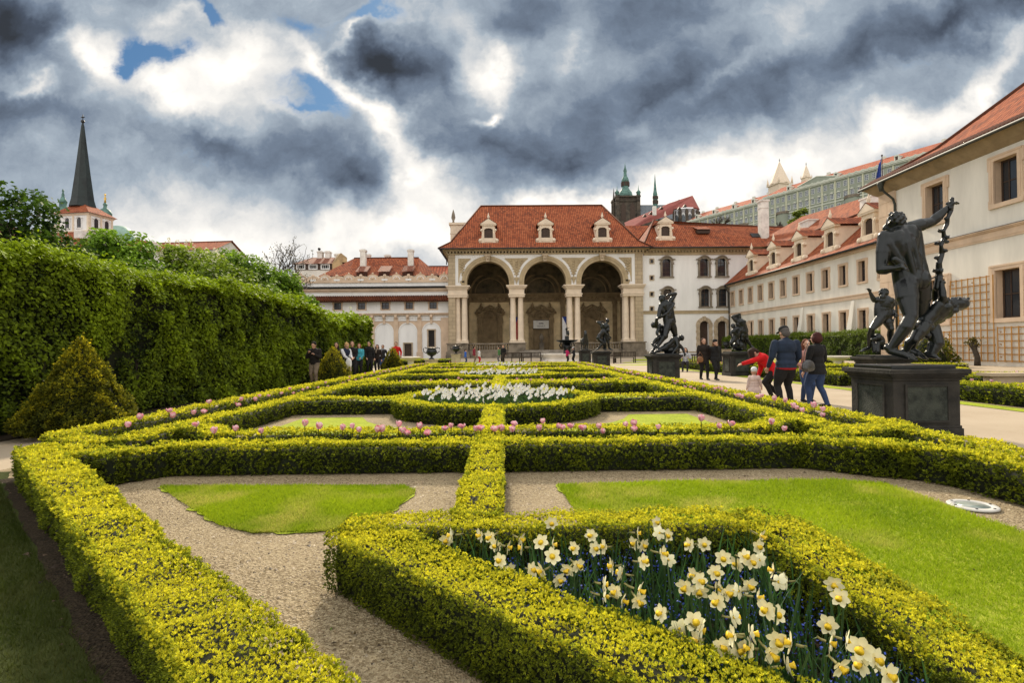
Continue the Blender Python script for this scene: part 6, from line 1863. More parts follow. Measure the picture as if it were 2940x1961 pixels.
def tree(name, label, x, y, h, crown, trunk_r, nleaf, leaf, c_lo, c_hi, dens=.6, base=None, candles=0, blobs=26, squash=1.0, gaps=.26, fill=.5):
    """tapered trunk and limbs, crown of leaf clusters on branch ends with gaps"""
    t = empty(name, (x, y, 0), 0, label, 'tree', 'trees beyond the tall hedge')
    rs = np.random.default_rng(abs(hash(label)) % 99991 if False else (len(label) * 131 + int(h * 17) + int(abs(x) * 7)))
    base = base if base is not None else h * .28
    h = h + .12 * crown; cz = base + (h - base) * .5; rz = (h - base) * .5
    b = MB(); b.tube([(0, 0, -.2), (.1, 0, base), (.0, .1, cz), (.05, 0, h * .86)], [trunk_r, trunk_r * .8, trunk_r * .5, trunk_r * .12], 9)
    b.build('trunk', MT['bark'], t)
    lb = MB(); P, N_, G, cl = [], [], [], []
    for k in range(blobs):
        a = 2.4 * k + rs.uniform(-.4, .4); zf = -0.9 + 1.85 * (k + .5) / blobs
        rad = crown * math.sqrt(max(.06, 1 - zf * zf * .92)) * rs.uniform(.62, 1.0)
        c = np.array([rad * math.cos(a), rad * math.sin(a), cz + rz * zf * .92])
        s0 = (0, 0, base + (c[2] - base) * .45) if c[2] > base else (0, 0, base * .9)
        lb.tube([s0, ((s0[0] + c[0]) * .5, (s0[1] + c[1]) * .5, (s0[2] + c[2]) * .5 + .3), tuple(c)], [trunk_r * .32, trunk_r * .2, trunk_r * .05], 5)
        br = crown * rs.uniform(.36, .60)
        m = int(nleaf * 1.9 / blobs)
        v = rs.normal(0, 1, (m, 3)); v /= np.linalg.norm(v, axis=1, keepdims=True)
        q = (1 - fill * rs.uniform(0, 1, m) ** 1.5) * (1 + .25 * (value_noise(v[:, 0] * 3 + k, v[:, 2] * 3, 1.3, 81) - .5))
        p = c + v * (br * q)[:, None] * np.array([1, 1, .72 * squash])
        keep = value_noise(p[:, 0] * 1.0 + k * 3, p[:, 2] * 1.0 + p[:, 1] * .8, 3.2 / crown * 1.6, 82) + rs.uniform(-.15, .15, m) > gaps
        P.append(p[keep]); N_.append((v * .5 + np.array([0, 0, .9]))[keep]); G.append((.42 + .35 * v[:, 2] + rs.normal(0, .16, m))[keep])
        cl.append(c)
    P, N_, G = np.concatenate(P), np.concatenate(N_), np.concatenate(G)
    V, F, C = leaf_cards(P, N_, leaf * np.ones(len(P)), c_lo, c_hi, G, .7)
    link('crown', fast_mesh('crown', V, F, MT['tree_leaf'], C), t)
    lb.build('limbs', MT['bark'], t)
    if candles:
        q = P[np.argsort(-(P[:, 2] + rs.normal(0, 1.2, len(P)) - P[:, 1] * .5))[:candles * 3:3]]
        cb = np.zeros((0, 3)); VV, FF = [], []
        for i, p in enumerate(q):
            m = 16
            hh = rs.uniform(0, 1, m); aa = rs.uniform(0, 6.28, m)
            pp = p + np.stack([.06 * (1.1 - hh) * np.cos(aa), .06 * (1.1 - hh) * np.sin(aa), .05 + hh * .30], 1)
            v_, f_, c_ = leaf_cards(pp, rs.normal(0, 1, (m, 3)), np.full(m, .075), (.62, .58, .40), (.80, .78, .66), np.full(m, .6), .9)
            VV.append(v_); FF.append(f_ + i * 4 * m)
        V = np.concatenate(VV); F = np.concatenate(FF)
        link('blossom', fast_mesh('blossom', V, F, MT['petal'], np.tile(np.array([[.74, .70, .52]]), (len(F), 1))), t)
    return t
def T(px, py_top, Y, **k):
    return at(px, 900, Y).x, at(px, py_top, Y).z
G1 = (.022, .06, .008)
x, h = T(25, 548, 17); tree('maple_tree', 'dark leafy maple rising above the hedge at the left edge', x, 17, h, 1.35, .2, 6500, .15, (.012, .032, .006), (.09, .17, .015), base=2.5, gaps=.42)
x, h = T(345, 676, 27); tree('maple_tree', 'broad mid green maple in front of the church roof', x, 27, h, 1.75, .22, 8000, .19, (.02, .06, .008), (.26, .44, .03), base=2.2)
x, h = T(545, 722, 30); tree('chestnut_tree', 'chestnut tree with white flower candles above the hedge', x, 30, h, 1.75, .22, 7500, .21, (.03, .07, .008), (.36, .48, .04), base=2.0, candles=60)
x, h = T(690, 735, 33); tree('maple_tree', 'leafy green tree right of the flowering chestnut', x, 33, h, 1.75, .2, 7500, .20, G1, (.26, .42, .03), base=2.0)
x, h = T(800, 785, 38); tree('maple_tree', 'green tree below the bare tree with bright lower leaves', x, 38, h, 1.75, .2, 7000, .20, (.02, .055, .008), (.24, .40, .025), base=1.8)
x, h = T(862, 845, 42); tree('maple_tree', 'smallest green tree next to the white wing windows', x, 42, h, 1.35, .16, 5000, .19, (.015, .045, .007), (.20, .36, .02), base=1.4)
x, h = T(440, 760, 26); tree('maple_tree', 'dark green tree low behind the hedge below the maple', x - 1, 26, h, 1.9, .18, 5500, .19, G1, (.20, .34, .02), base=1.8)
x, h = T(620, 770, 28); tree('lime_tree', 'yellow green lime tree low behind the hedge', x, 28, h, 1.8, .18, 5500, .18, (.03, .07, .008), (.22, .31, .02), base=1.8)
x, h = T(130, 690, 18); tree('maple_tree', 'dark low tree between the leftmost maple and the church', x, 18, h, 1.3, .14, 4500, .16, (.012, .034, .006), (.10, .18, .015), base=2.0, gaps=.36)
x, h = T(740, 860, 40); tree('maple_tree', 'dark green tree filling the gap behind the hedge before the wing', x, 40, h, 2.2, .18, 6000, .21, G1, (.20, .34, .02), base=1.4)

def bare_tree(label, x, y, z0, h, spread, leaves=0, name='bare_tree', tint=((.05, .04, .02), (.16, .14, .05)), lv=6, r0=.16):
    t = empty(name, (x, y, z0), 0, label, 'tree', None)
    rs = random.Random(int(h * 31 + x)); b = MB(); tips = []
    def grow(p, d, l, r, n):
        q = p + d * l
        m = p + d * l * .5 + Vector((rs.uniform(-1, 1), rs.uniform(-1, 1), rs.uniform(-.4, .4))) * l * .07
        b.tube([p, m, q], [r, r * .88, r * .76], 6 if n > 3 else 4)
        if n == 0:
            tips.append(q); return
        for k in range(3 if n > 1 and rs.random() < .75 else 2):
            a = Vector((rs.uniform(-1, 1), rs.uniform(-1, 1), rs.uniform(-.25, .7))) * spread
            grow(q if k else m, (d + a).normalized(), l * rs.uniform(.66, .86), r * .70, n - 1)
    grow(Vector((0, 0, 0)), Vector((0, 0, 1)), h * .26, r0, lv)
    b.build('branches', MT['bark'], t)
    if leaves:
        P = np.array([tuple(p) for p in tips]); P = np.repeat(P, leaves, 0) + RNG.normal(0, .18, (len(tips) * leaves, 3))
        V, F, C = leaf_cards(P, RNG.normal(0, 1, P.shape), np.full(len(P), .17), *tint, RNG.uniform(0, 1, len(P)))
        link('buds', fast_mesh('buds', V, F, MT['tree_leaf'], C), t)
p = at(762, 860, 62); top = at(762, 706, 62); bare_tree('bare budding tree standing against the pale sky left of the wing', p.x, 62, 2.0, (top.z - 2.0) * 1.18, .85, 3, r0=.17)
p = at(700, 860, 64); top = at(700, 722, 64); bare_tree('smaller bare tree behind the left trees', p.x, 64, 2.0, (top.z - 2.0) * 1.1, .8, 3, r0=.14)
for px, pyt, pyb, Y, lab in ((2060, 612, 662, 190, 'bare hillside tree before the green palace'), (2235, 628, 662, 175, 'low bare tree beneath the palace balcony')):
    p, q = at(px, pyb, Y), at(px, pyt, Y); bare_tree(lab, p.x, Y, p.z - 3, (q.z - p.z + 3) * 1.05, .8, 0, lv=6, r0=.3)
for px, pyt, Y, cr, lab in ((1985, 646, 150, 3.6, 'yellow green bush on the hill below the palace'), (2296, 597, 150, 2.4, 'young green tree in front of the right palace windows')):
    q = at(px, pyt, Y); tree('hill_tree', lab, q.x, Y, q.z, cr, .25, 2600, .55, (.05, .09, .01), (.28, .34, .03), base=q.z * .7, blobs=14)
# ------------------------------------------------------------------ bodies grown from bones
def V3(p): return Vector(p)
class Body:
    """tapered bones and ellipsoids that a voxel remesh welds into one skin"""
    def __init__(self): self.b = MB()
    def cap(self, p0, p1, r0, r1=None, n=14):
        p0, p1 = V3(p0), V3(p1); r1 = r0 if r1 is None else r1
        d = p1 - p0; l = d.length
        if l < 1e-5: return self.ell(p0, (r0, r0, r0))
        q = d.to_track_quat('Z', 'Y').to_matrix().to_4x4()
        prof = [(max(r0 * math.cos(a), 1e-4), r0 * math.sin(a)) for a in (-1.55, -1.1, -.6, -.2)] + [(r0 + (r1 - r0) * .5, l * .5)] + [(max(r1 * math.cos(a), 1e-4), l + r1 * math.sin(a)) for a in (.2, .6, 1.1, 1.55)]
        self.b.M = Matrix.Translation(p0) @ q; self.b.lathe(prof, (0, 0, 0), n); self.b.M = Matrix.Identity(4); return self
    def ell(self, c, r, rot=None, n=12):
        self.b.M = Matrix.Translation(V3(c)) @ (rot.to_4x4() if rot is not None else Matrix.Identity(4)) @ Matrix.Diagonal((*r, 1))
        self.b.ball((0, 0, 0), 1, 0, n, 8); self.b.M = Matrix.Identity(4); return self
    def chain(self, pts, rs):
        for a, b_, r0, r1 in zip(pts[:-1], pts[1:], rs[:-1], rs[1:]): self.cap(a, b_, r0, r1)
        return self
    def build(self, name, m, parent, vox=.02, smooth=3):
        o = self.b.build(name, m, parent)
        md = o.modifiers.new('weld', 'REMESH'); md.mode = 'VOXEL'; md.voxel_size = vox; md.use_smooth_shade = True
        if smooth:
            sm = o.modifiers.new('soften', 'SMOOTH'); sm.factor = .5; sm.iterations = smooth
        return o

def ik(a, c, l1, l2, pole):
    a, c, pole = V3(a), V3(c), V3(pole)
    d = c - a; L_ = min(d.length, (l1 + l2) * .995)
    if L_ < 1e-4: L_ = 1e-4
    d.normalize(); c = a + d * L_
    x = (l1 * l1 - l2 * l2 + L_ * L_) / (2 * L_); h = math.sqrt(max(l1 * l1 - x * x, 0))
    pp = pole - d * pole.dot(d)
    pp = pp.normalized() if pp.length > 1e-4 else Vector((0, 1, 0))
    return a + d * x + pp * h, c

def pose(H, hands, feet=((-.055, 0, 0), (.055, .0, 0)), lean=0, side=0, pel=(0, 0, .52), look=(0, 0), sw=.112, bend_head=0):
    """joints of a person of height H facing +y; hands and feet are goals in units of H"""
    h = lambda p: V3(p) * H
    J = {}
    rot = Matrix.Rotation(R(-lean), 3, 'X') @ Matrix.Rotation(R(side), 3, 'Y')
    P = h(pel); J['pv'] = P
    J['rot'] = rot
    sp = lambda x, y, z: P + rot @ (V3((x, y, z)) * H)
    J['be'], J['ch'], J['nk'] = sp(0, .005, .10), sp(0, 0, .205), sp(0, -.005, .305)
    hr = rot @ Matrix.Rotation(R(look[0]), 3, 'Z') @ Matrix.Rotation(R(-look[1]), 3, 'X')
    J['hr'] = hr
    J['hd'] = J['nk'] + rot @ V3((0, 0, .030)) * H + hr @ (V3((0, .015, .058)) * H)
    for i, s in enumerate((-1, 1)):
        k = 'LR'[i]
        J['s' + k] = sp(s * sw, 0, .268)
        pol = rot @ V3((s * .5, -.8, -.4))
        J['e' + k], J['w' + k] = ik(J['s' + k], h(hands[i]), .17 * H, .155 * H, pol)
        J['h' + k] = P + V3((s * .05, 0, -.01)) * H
        J['k' + k], J['a' + k] = ik(J['h' + k], h(feet[i]) + V3((0, 0, .045 * H)), .245 * H, .245 * H, V3((s * .12, 1, .1)))
    return J

def hand(B, w, e, H, curl=.6, pole=None):
    d = (V3(w) - V3(e)).normalized()
    n = (pole or V3((0, 0, 1))); u = d.cross(n)
    u = u.normalized() if u.length > .05 else d.cross(V3((0, 1, 0))).normalized()
    n = u.cross(d).normalized()
    s = H / 1.75
    B.cap(V3(w), V3(w) + d * .07 * s, .024 * s, .034 * s)
    for i, l in enumerate((.068, .078, .073, .058)):
        b0 = V3(w) + d * .085 * s + u * (i - 1.5) * .020 * s
        m = b0 + (d * math.cos(curl * .5) - n * math.sin(curl * .5)) * l * .5 * s
        B.chain([b0, m, m + (d * math.cos(curl * 1.4) - n * math.sin(curl * 1.4)) * l * .5 * s], [.0098 * s, .009 * s, .0075 * s])
    t0 = V3(w) + d * .03 * s - u * .03 * s
    B.chain([t0, t0 + (d * .7 - u * .6) * .04 * s, t0 + (d * 1.0 - u * .55 - n * .3) * .065 * s], [.012 * s, .011 * s, .009 * s])

def skull(B, J, H, hr=None):
    hr = hr or J['hr']; c = J['hd']; H0, H = H, H * J.get('hs', 1); f = lambda x, y, z: c + hr @ (V3((x, y, z)) * H)
    B.ell(f(0, -.004, .016), (.044 * H, .056 * H, .052 * H), hr)
    B.ell(f(0, .018, -.028), (.033 * H, .036 * H, .042 * H), hr)
    B.cap(f(0, .052, .004), f(0, .066, -.018), .006 * H, .011 * H)
    B.ell(f(0, .046, -.040), (.018 * H, .012 * H, .008 * H), hr)
    B.ell(f(0, .046, .013), (.034 * H, .012 * H, .008 * H), hr)
    for s in (-1, 1): B.ell(f(s * .045, -.004, -.006), (.006 * H, .012 * H, .018 * H), hr)
    B.cap(J['nk'] - J['rot'] @ V3((0, 0, .02 * H0)), f(0, -.012, -.03), .034 * H0, .029 * H0)

def skin(J, H, fem=False, muscle=0, curl=.6, w=1.0):
    B = Body()
    r = J['rot']; s_ = .93 if fem else 1.0
    skull(B, J, H)
    B.ell(J['ch'] + r @ V3((0, .004, .015)) * H, (.098 * s_ * H * w, .066 * H * w, .105 * H), r)
    B.ell(J['be'], (.080 * s_ * H * w, .058 * H * w, .09 * H), r)
    B.ell(J['pv'], (.090 * (1.04 if fem else 1) * H * w, .066 * H * w, .075 * H), r)
    for k in 'LR':
        B.cap(J['nk'] - r @ V3((0, 0, .03)) * H, J['s' + k], .034 * H, .022 * H)
        B.chain([J['s' + k], (J['s' + k] * .5 + J['e' + k] * .5), J['e' + k]], [.026 * H * w, .027 * H * w, .022 * H])
        B.chain([J['e' + k], J['e' + k] * .6 + J['w' + k] * .4, J['w' + k]], [.024 * H, .025 * H, .0165 * H])
        hand(B, J['w' + k], J['e' + k], H, curl)
        B.chain([J['h' + k], J['h' + k] * .5 + J['k' + k] * .5, J['k' + k]], [.048 * H * w, .046 * H * w, .034 * H])
        kn, an = J['k' + k], J['a' + k]
        B.chain([kn, kn * .68 + an * .32 + V3((0, -.012, 0)) * H, an], [.035 * H, .036 * H, .021 * H])
        B.chain([an + V3((0, -.02, -.025)) * H, an + V3((0, .06, -.03)) * H, an + V3((0, .105, -.034)) * H], [.019 * H, .022 * H, .014 * H])
    return B

def garment(J, H, infl=.014, legs=False, arms=True, hem=None, hem_r=.12, fem=False, w=1.0):
    """clothes: the body's own bones, a little thicker"""
    B = Body(); r = J['rot']; g = infl * H; s_ = .93 if fem else 1.0
    if not legs:
        B.ell(J['ch'] + r @ V3((0, .004, .012)) * H, (.098 * s_ * H * w + g, .068 * H * w + g, .105 * H + g * .5), r)
        B.ell(J['be'], (.084 * s_ * H * w + g, .062 * H * w + g, .09 * H + g), r)
        B.ell(J['pv'] + r @ V3((0, 0, .02)) * H, (.092 * H * w + g, .068 * H * w + g, .07 * H), r)
        B.cap(J['nk'] - r @ V3((0, 0, .03)) * H, J['nk'] + r @ V3((0, 0, .004)) * H, .046 * H, .042 * H)
        for k in 'LR':
            B.cap(J['nk'] - r @ V3((0, 0, .03)) * H, J['s' + k] + r @ V3((0, 0, .004)) * H, .038 * H, .026 * H)
            if arms:
                B.chain([J['s' + k], J['s' + k] * .5 + J['e' + k] * .5, J['e' + k]], [.029 * H * w + g * .7, .031 * H * w + g * .6, .026 * H + g * .6])
                B.chain([J['e' + k], J['e' + k] * .08 + J['w' + k] * .92], [.026 * H + g * .6, .021 * H + g * .4])
        if hem:
            dn = J['pv'] - V3((0, 0, 1)) * hem * H
            B.b.M = Matrix.Identity(4)
            q = [(hem_r * H, 0), (hem_r * .96 * H, hem * H * .5), (.10 * H + g, hem * H + .02 * H), (.08 * H, hem * H + .09 * H)]
            B.b.M = Matrix.Translation(dn); B.b.lathe(q, (0, 0, 0), 16, 0, True, 1.0, .78); B.b.M = Matrix.Identity(4)
    else:
        B.ell(J['pv'] + V3((0, 0, .01)) * H, (.092 * H * w + g, .068 * H * w + g, .07 * H), r); B.ell(J['pv'] - V3((0, 0, .035)) * H, (.085 * H * w + g, .064 * H * w + g, .06 * H))
        for k in 'LR':
            B.chain([J['h' + k], J['h' + k] * .5 + J['k' + k] * .5, J['k' + k]], [.058 * H * w + g * .6, .053 * H * w + g * .6, .040 * H + g * .5])
            an = J['a' + k]; kn = J['k' + k]
            B.chain([kn, kn * .66 + an * .34 + V3((0, -.010, 0)) * H, an - V3((0, 0, .01)) * H], [.038 * H + g * .5, .038 * H + g * .4, .027 * H + g * .5])
    return B

CLO = {}
def cloth(name, col, rough=.9, bump=.25):
    if name not in CLO: CLO[name] = mat(name, col, rough, .14, 9, bump, 60)
    return CLO[name]
SKIN = mat('skin', (.52, .30, .21), .55, .06, 8, spec=.3)
def person(label, loc, rz, H=1.7, hands=((-.15, .02, .46), (.15, .02, .46)), feet=((-.055, .02, 0), (.055, -.02, 0)), top=('black coat', (.012, .012, .014)), legs=('black trousers', (.012, .012, .014)), hair=('dark hair', (.018, .011, .007)), hairstyle='short', shoe=('dark shoes', (.012, .011, .011)), fem=False, lean=0, look=(0, 0), hem=.045, hem_r=.112, infl=.014, vox=.02, group=None, pel=(0, 0, .52), w=1.0, scarf=None, hat=None, extra=None, side=0, undershirt=None, hs=1.13, sw=.112):
    J = pose(H, hands, feet, lean, side, pel, look, sw)
    J['hs'] = hs; J['hd'] = J['hd'] + J['hr'] @ V3((0, 0, .04 * H * (hs - 1)))
    t = empty('person', loc, rz, label, 'person', group)
    skin(J, H, fem, w=w).build('body', SKIN, t, vox * .8, 2)
    garment(J, H, infl, False, True, hem, hem_r, fem, w).build('coat' if hem > .045 else 'jacket', cloth(*top), t, vox, 3)
    garment(J, H, .006, True, fem=fem, w=w).build('trousers', cloth(*legs), t, vox, 2)
    for k in 'LR':
        an = J['a' + k]; B = Body()
        B.chain([an + V3((0, -.022, -.022)) * H, an + V3((0, .06, -.026)) * H, an + V3((0, .115, -.030)) * H], [.024 * H, .026 * H, .017 * H]); B.cap(an, an - V3((0, 0, .02)) * H, .025 * H)
        B.build('shoe', cloth(*shoe), t, vox * .7, 1)
    hr, c = J['hr'], J['hd']; Hb, H = H, H * hs; f = lambda x, y, z: c + hr @ (V3((x, y, z)) * H)
    if hair:
        B = Body(); B.ell(f(0, -.014, .024), (.050 * H, .056 * H, .052 * H), hr); B.ell(f(0, -.032, -.01), (.046 * H, .036 * H, .048 * H), hr)
        if hairstyle == 'long':
            for s in (-1, 1): B.chain([f(s * .036, -.02, 0), f(s * .044, -.012, -.06), f(s * .048, .01, -.135)], [.024 * H, .026 * H, .016 * H])
            B.chain([f(0, -.042, -.01), f(0, -.056, -.14)], [.042 * H, .03 * H])
        if hairstyle == 'bob': B.ell(f(0, -.016, -.008), (.064 * H, .060 * H, .058 * H), hr)
        if hairstyle == 'bun': B.ell(f(0, -.05, .055), (.022 * H,) * 3)
        if hairstyle == 'hang':
            for s in (-1, 0, 1): B.chain([f(s * .03, .0, .05), c + V3((s * .03 * H, .02 * H, -.10 * H)), c + V3((s * .03 * H, .03 * H, -.15 * H))], [.036 * H, .034 * H, .016 * H])
        B.build('hair', cloth(*hair), t, vox * .7, 1)
    if hat:
        B = Body()
        if hat[0] == 'cap': B.ell(f(0, -.006, .044), (.052 * H, .060 * H, .040 * H), hr); B.ell(f(0, .065, .032), (.040 * H, .045 * H, .008 * H), hr)
        else: B.ell(f(0, -.008, .038), (.053 * H, .061 * H, .052 * H), hr)
        B.build('hat', cloth(*hat[1]), t, vox * .7, 1)
    b = MB()
    for s in (-1, 1): b.ball(tuple(f(s * .019, .050, .004)), .0046 * H, 0, 6, 4)
    b.build('eyes', cloth('eye dark', (.02, .015, .012), .3, 0), t)
    H = Hb
    if scarf: B = Body(); [B.ell(J['nk'] + V3((.045 * math.cos(a), .045 * math.sin(a) + .01, .005)) * H, (.032 * H,) * 3) for a in [k * .9 for k in range(7)]]; B.chain([J['nk'] + V3((.02, .06, 0)) * H, J['nk'] + V3((.03, .085, -.12)) * H], [.026 * H, .022 * H]); B.build('scarf', cloth(*scarf), t, vox * .8, 2)
    if undershirt: B = Body(); B.ell(J['pv'] + V3((0, 0, -.03)) * H, (.104 * H * w, .080 * H * w, .040 * H)); B.build('shirt', cloth(*undershirt), t, vox, 2)
    if extra: extra(J, H, t)
    return t

# ---- visitors
BLACK, NAVY, DK = ('black cloth', (.010, .010, .011)), ('navy quilted cloth', (.018, .030, .058)), ('dark brown coat cloth', (.020, .014, .011))
JEANS, GREYT = ('blue denim', (.030, .055, .13)), ('khaki trousers', (.20, .155, .11))
FWD = math.pi            # facing the camera
def gx(px, Y): return (at(px, 1000, Y).x, Y, 0)
person('man in navy quilted jacket and black cap seen from behind', gx(2256, 12.1), R(8), 1.80, ((-.17, .10, .50), (.16, .10, .50)), ((-.085, -.02, 0), (.085, .03, 0)), NAVY, ('black jeans', (.012, .012, .013)), ('grey hair', (.09, .08, .075)), vox=.014, w=1.28, infl=.014, sw=.142, hat=('cap', BLACK), undershirt=('red shirt', (.42, .015, .02)), look=(0, 18), hem=.03, hem_r=.135)
person('woman in black jacket and jeans with bobbed dark red hair, back turned', gx(2345, 12.3), R(28), 1.66, ((-.17, .08, .47), (.16, .12, .52)), ((-.06, .07, 0), (.06, -.10, 0)), BLACK, JEANS, ('dark red hair', (.055, .014, .012)), 'bob', vox=.014, fem=True, w=1.2, infl=.014, sw=.125, hem=.08, hem_r=.14)
person('woman with glasses facing the camera between the couple', gx(2314, 13.4), FWD, 1.52, ((-.10, .12, .55), (.10, .12, .55)), top=('dusty pink top', (.40, .20, .17)), legs=JEANS, hair=('auburn hair', (.12, .035, .016)), hairstyle='long', fem=True, vox=.016)
def coat_arm(J, H, t): pass
person('woman in red coat bending down and pointing to the left', gx(2212, 14.3), R(80), 1.66, ((-.10, .46, .54), (.10, .16, .34)), ((-.05, .0, 0), (.06, -.14, 0)), ('bright red coat', (.60, .008, .012)), ('black tights', (.010, .010, .010)), ('dark brown hair', (.03, .014, .009)), 'hang', fem=True, lean=44, pel=(0, -.05, .455), vox=.014, hem=.10, hem_r=.135, infl=.022, look=(0, 22))
person('toddler in white knitted hat and pale pink hooded coat', gx(2164, 13.0), R(-12), .80, ((-.20, .05, .42), (.22, .06, .46)), ((-.07, 0, 0), (.07, 0, 0)), ('pale pink coat', (.66, .50, .45)), ('pale leggings', (.55, .45, .42)), None, fem=True, w=1.3, infl=.03, hem=.20, hem_r=.19, vox=.010, hat=('knit', ('white knit', (.78, .78, .80))), hs=1.75)
person('young woman with long brown hair in a dark coat walking with a brown bag', gx(2020, 22.6), FWD, 1.70, ((-.16, .03, .45), (.15, .02, .46)), ((-.05, .10, 0), (.05, -.08, 0)), DK, BLACK, ('long brown hair', (.06, .028, .014)), 'long', ('black white shoes', (.05, .05, .05)), True, vox=.018, hem=.14, hem_r=.125, infl=.02)
person('young woman in black beanie holding a hand to her mouth', gx(2053, 22.3), FWD + .2, 1.62, ((-.15, .02, .46), (.03, .12, .84)), ((-.05, -.08, 0), (.05, .12, 0)), BLACK, BLACK, ('light brown hair', (.14, .07, .03)), 'long', ('black white shoes', (.05, .05, .05)), True, vox=.018, infl=.026, w=1.08, hat=('knit', BLACK), hem=.06, hem_r=.125)
G_L = 'visitors beside the tall left hedge'
person('man in dark leather jacket and khaki trousers, hands at his chest', gx(903, 21.2), FWD - .1, 1.70, ((-.07, .16, .70), (.07, .15, .74)), ((-.06, .05, 0), (.06, -.05, 0)), ('dark leather jacket', (.014, .011, .010)), GREYT, ('black hair', (.010, .008, .007)), vox=.018, w=1.1, look=(0, 28), group=G_L, infl=.02)
person('dark haired woman half hidden behind the blonde visitor', gx(966, 25.5), FWD, 1.70, top=BLACK, hairstyle='long', fem=True, group=G_L)
person('blonde woman in navy vest with white sleeves looking at her hands', gx(993, 23.6), FWD + .9, 1.68, ((-.02, .22, .60), (.06, .22, .57)), top=('white sleeves', (.70, .70, .72)), legs=('beige trousers', (.35, .28, .22)), hair=('blonde hair', (.50, .31, .12)), hairstyle='bun', fem=True, look=(0, 30), vox=.018, w=1.1, group=G_L, extra=lambda J, H, t: garment(J, H, .026, False, False).build('vest', cloth('navy vest', (.014, .022, .05)), t, .018, 2))
person('woman in black jacket with light brown hair behind the blonde visitor', gx(1011, 25.6), FWD + .3, 1.74, ((-.04, .18, .58), (.08, .18, .56)), top=BLACK, hair=('light brown hair', (.14, .07, .03)), fem=True, group=G_L, w=1.08)
person('red haired woman in turquoise jacket', gx(1031, 29.0), FWD + .15, 1.66, ((-.06, .17, .56), (.13, .06, .52)), top=('turquoise jacket', (.06, .36, .46)), hair=('red hair', (.24, .06, .025)), hairstyle='bob', fem=True, hem=.05, group=G_L, w=1.1, infl=.02)
person('tall woman in a long black coat beside the turquoise jacket', gx(1060, 31), FWD + .5, 1.80, ((-.13, .1, .47), (.12, .12, .5)), top=BLACK, fem=True, hem=.20, group=G_L, hairstyle='bun', look=(-35, 0))
person('dark haired woman with a grey scarf and open dark jacket', gx(1083, 32.5), FWD, 1.64, top=DK, fem=True, hairstyle='long', scarf=('sand scarf', (.32, .26, .2)), group=G_L)
person('woman in blue jeans with a thick light grey scarf', gx(1099, 34.6), FWD - .1, 1.63, ((-.14, .05, .5), (.14, .05, .5)), top=('charcoal jacket', (.03, .03, .034)), legs=('bright denim', (.05, .11, .28)), hair=('brown hair', (.10, .05, .025)), fem=True, scarf=('grey scarf', (.38, .38, .42)), group=G_L)
person('man in a bright red hooded top walking past the far pyramid', gx(1137, 36), FWD + .05, 1.82, ((-.17, .02, .5), (.17, .02, .5)), top=('red hooded top', (.58, .012, .014)), legs=('dark trousers', (.03, .03, .035)), hair=('dark hair', (.018, .011, .007)), w=1.15, group=G_L)
G_C = 'visitors crossing the far courtyard'
RT = R(-90)
person('boy in bright blue top and cap', gx(1336, 47), RT, 1.28, top=('bright blue top', (.03, .12, .50)), legs=JEANS, group=G_C, hat=('cap', BLACK), vox=.025)
person('teenager in maroon top with blue shoulders', gx(1361, 48), RT + .4, 1.55, top=('maroon top', (.22, .02, .035)), legs=GREYT, group=G_C, vox=.025)
person('child in white shirt and red shorts', gx(1375, 48), RT + .5, 1.34, top=('white shirt', (.75, .75, .75)), legs=('red shorts', (.50, .02, .025)), group=G_C, vox=.025)
person('man in a green jacket walking next to the man in black', gx(1433, 49), R(90), 1.46, top=('green jacket', (.06, .16, .05)), legs=('grey trousers', (.12, .12, .13)), group=G_C, vox=.025, w=1.1)
person('man in a long black coat looking back over the courtyard', gx(1445, 50), FWD - .5, 1.62, top=BLACK, hem=.12, hair=('light brown hair', (.14, .07, .03)), group=G_C, vox=.025, w=1.1)
person('woman in magenta top beside the stone basin', gx(1628, 46), R(-60), 1.33, ((-.08, .2, .6), (.08, .2, .6)), top=('magenta top', (.42, .015, .10)), group=G_C, vox=.025, fem=True, hairstyle='bob')
person('man in dark jacket and white cap reading by the stone basin', gx(1648, 46), R(60), 1.38, ((-.08, .2, .62), (.08, .2, .62)), top=('charcoal jacket', (.03, .03, .034)), group=G_C, vox=.025, hat=('cap', ('white cap', (.75, .75, .75))), look=(0, 25))
person('visitor in a pale grey hooded jacket sitting behind the tallest group statue', gx(1968, 30), FWD - .4, 1.66, ((-.1, .2, .45), (.1, .2, .45)), ((-.07, .25, 0), (.07, .25, 0)), top=('pale grey jacket', (.42, .42, .44)), legs=('dark trousers', (.03, .03, .035)), pel=(0, 0, .30), hairstyle='long', fem=True)

def bag(label, loc, rz, w_, h_, d_, m, strap=None, name='handbag'):
    t = empty(name, loc, rz, label, 'bag')
    B = Body(); B.ell((0, 0, h_ * .45), (w_ * .5, d_ * .5, h_ * .5)); B.ell((-w_ * .2, 0, h_ * .3), (w_ * .3, d_ * .5, h_ * .32)); B.ell((w_ * .2, 0, h_ * .3), (w_ * .3, d_ * .5, h_ * .32)); B.build('pouch', m, t, .012, 2)
    if strap: b = MB(); b.tube(strap, .009, 6); b.build('strap', m, t)
    return t
p = gx(2316, 12.05)
bag('shiny black shoulder bag hanging at the hip of the woman in jeans', (p[0], 12.0, .80), R(20), .36, .27, .14, mat('grey black bag leather', (.06, .06, .062), .3, .3, 12, .2, 40, spec=.6), [(-.14, 0, .2), (-.05, .04, .42), (.12, .10, .62), (.2, .14, .70)])
p = gx(2010, 22.35)
bag('tan brown bag carried by the young woman in the dark coat', (p[0], 22.35, .72), 0, .26, .26, .10, mat('tan bag leather', (.22, .10, .04), .5, .1, 8), [(-.1, 0, .24), (0, 0, .42), (.1, 0, .24)])
p = gx(1003, 23.3)
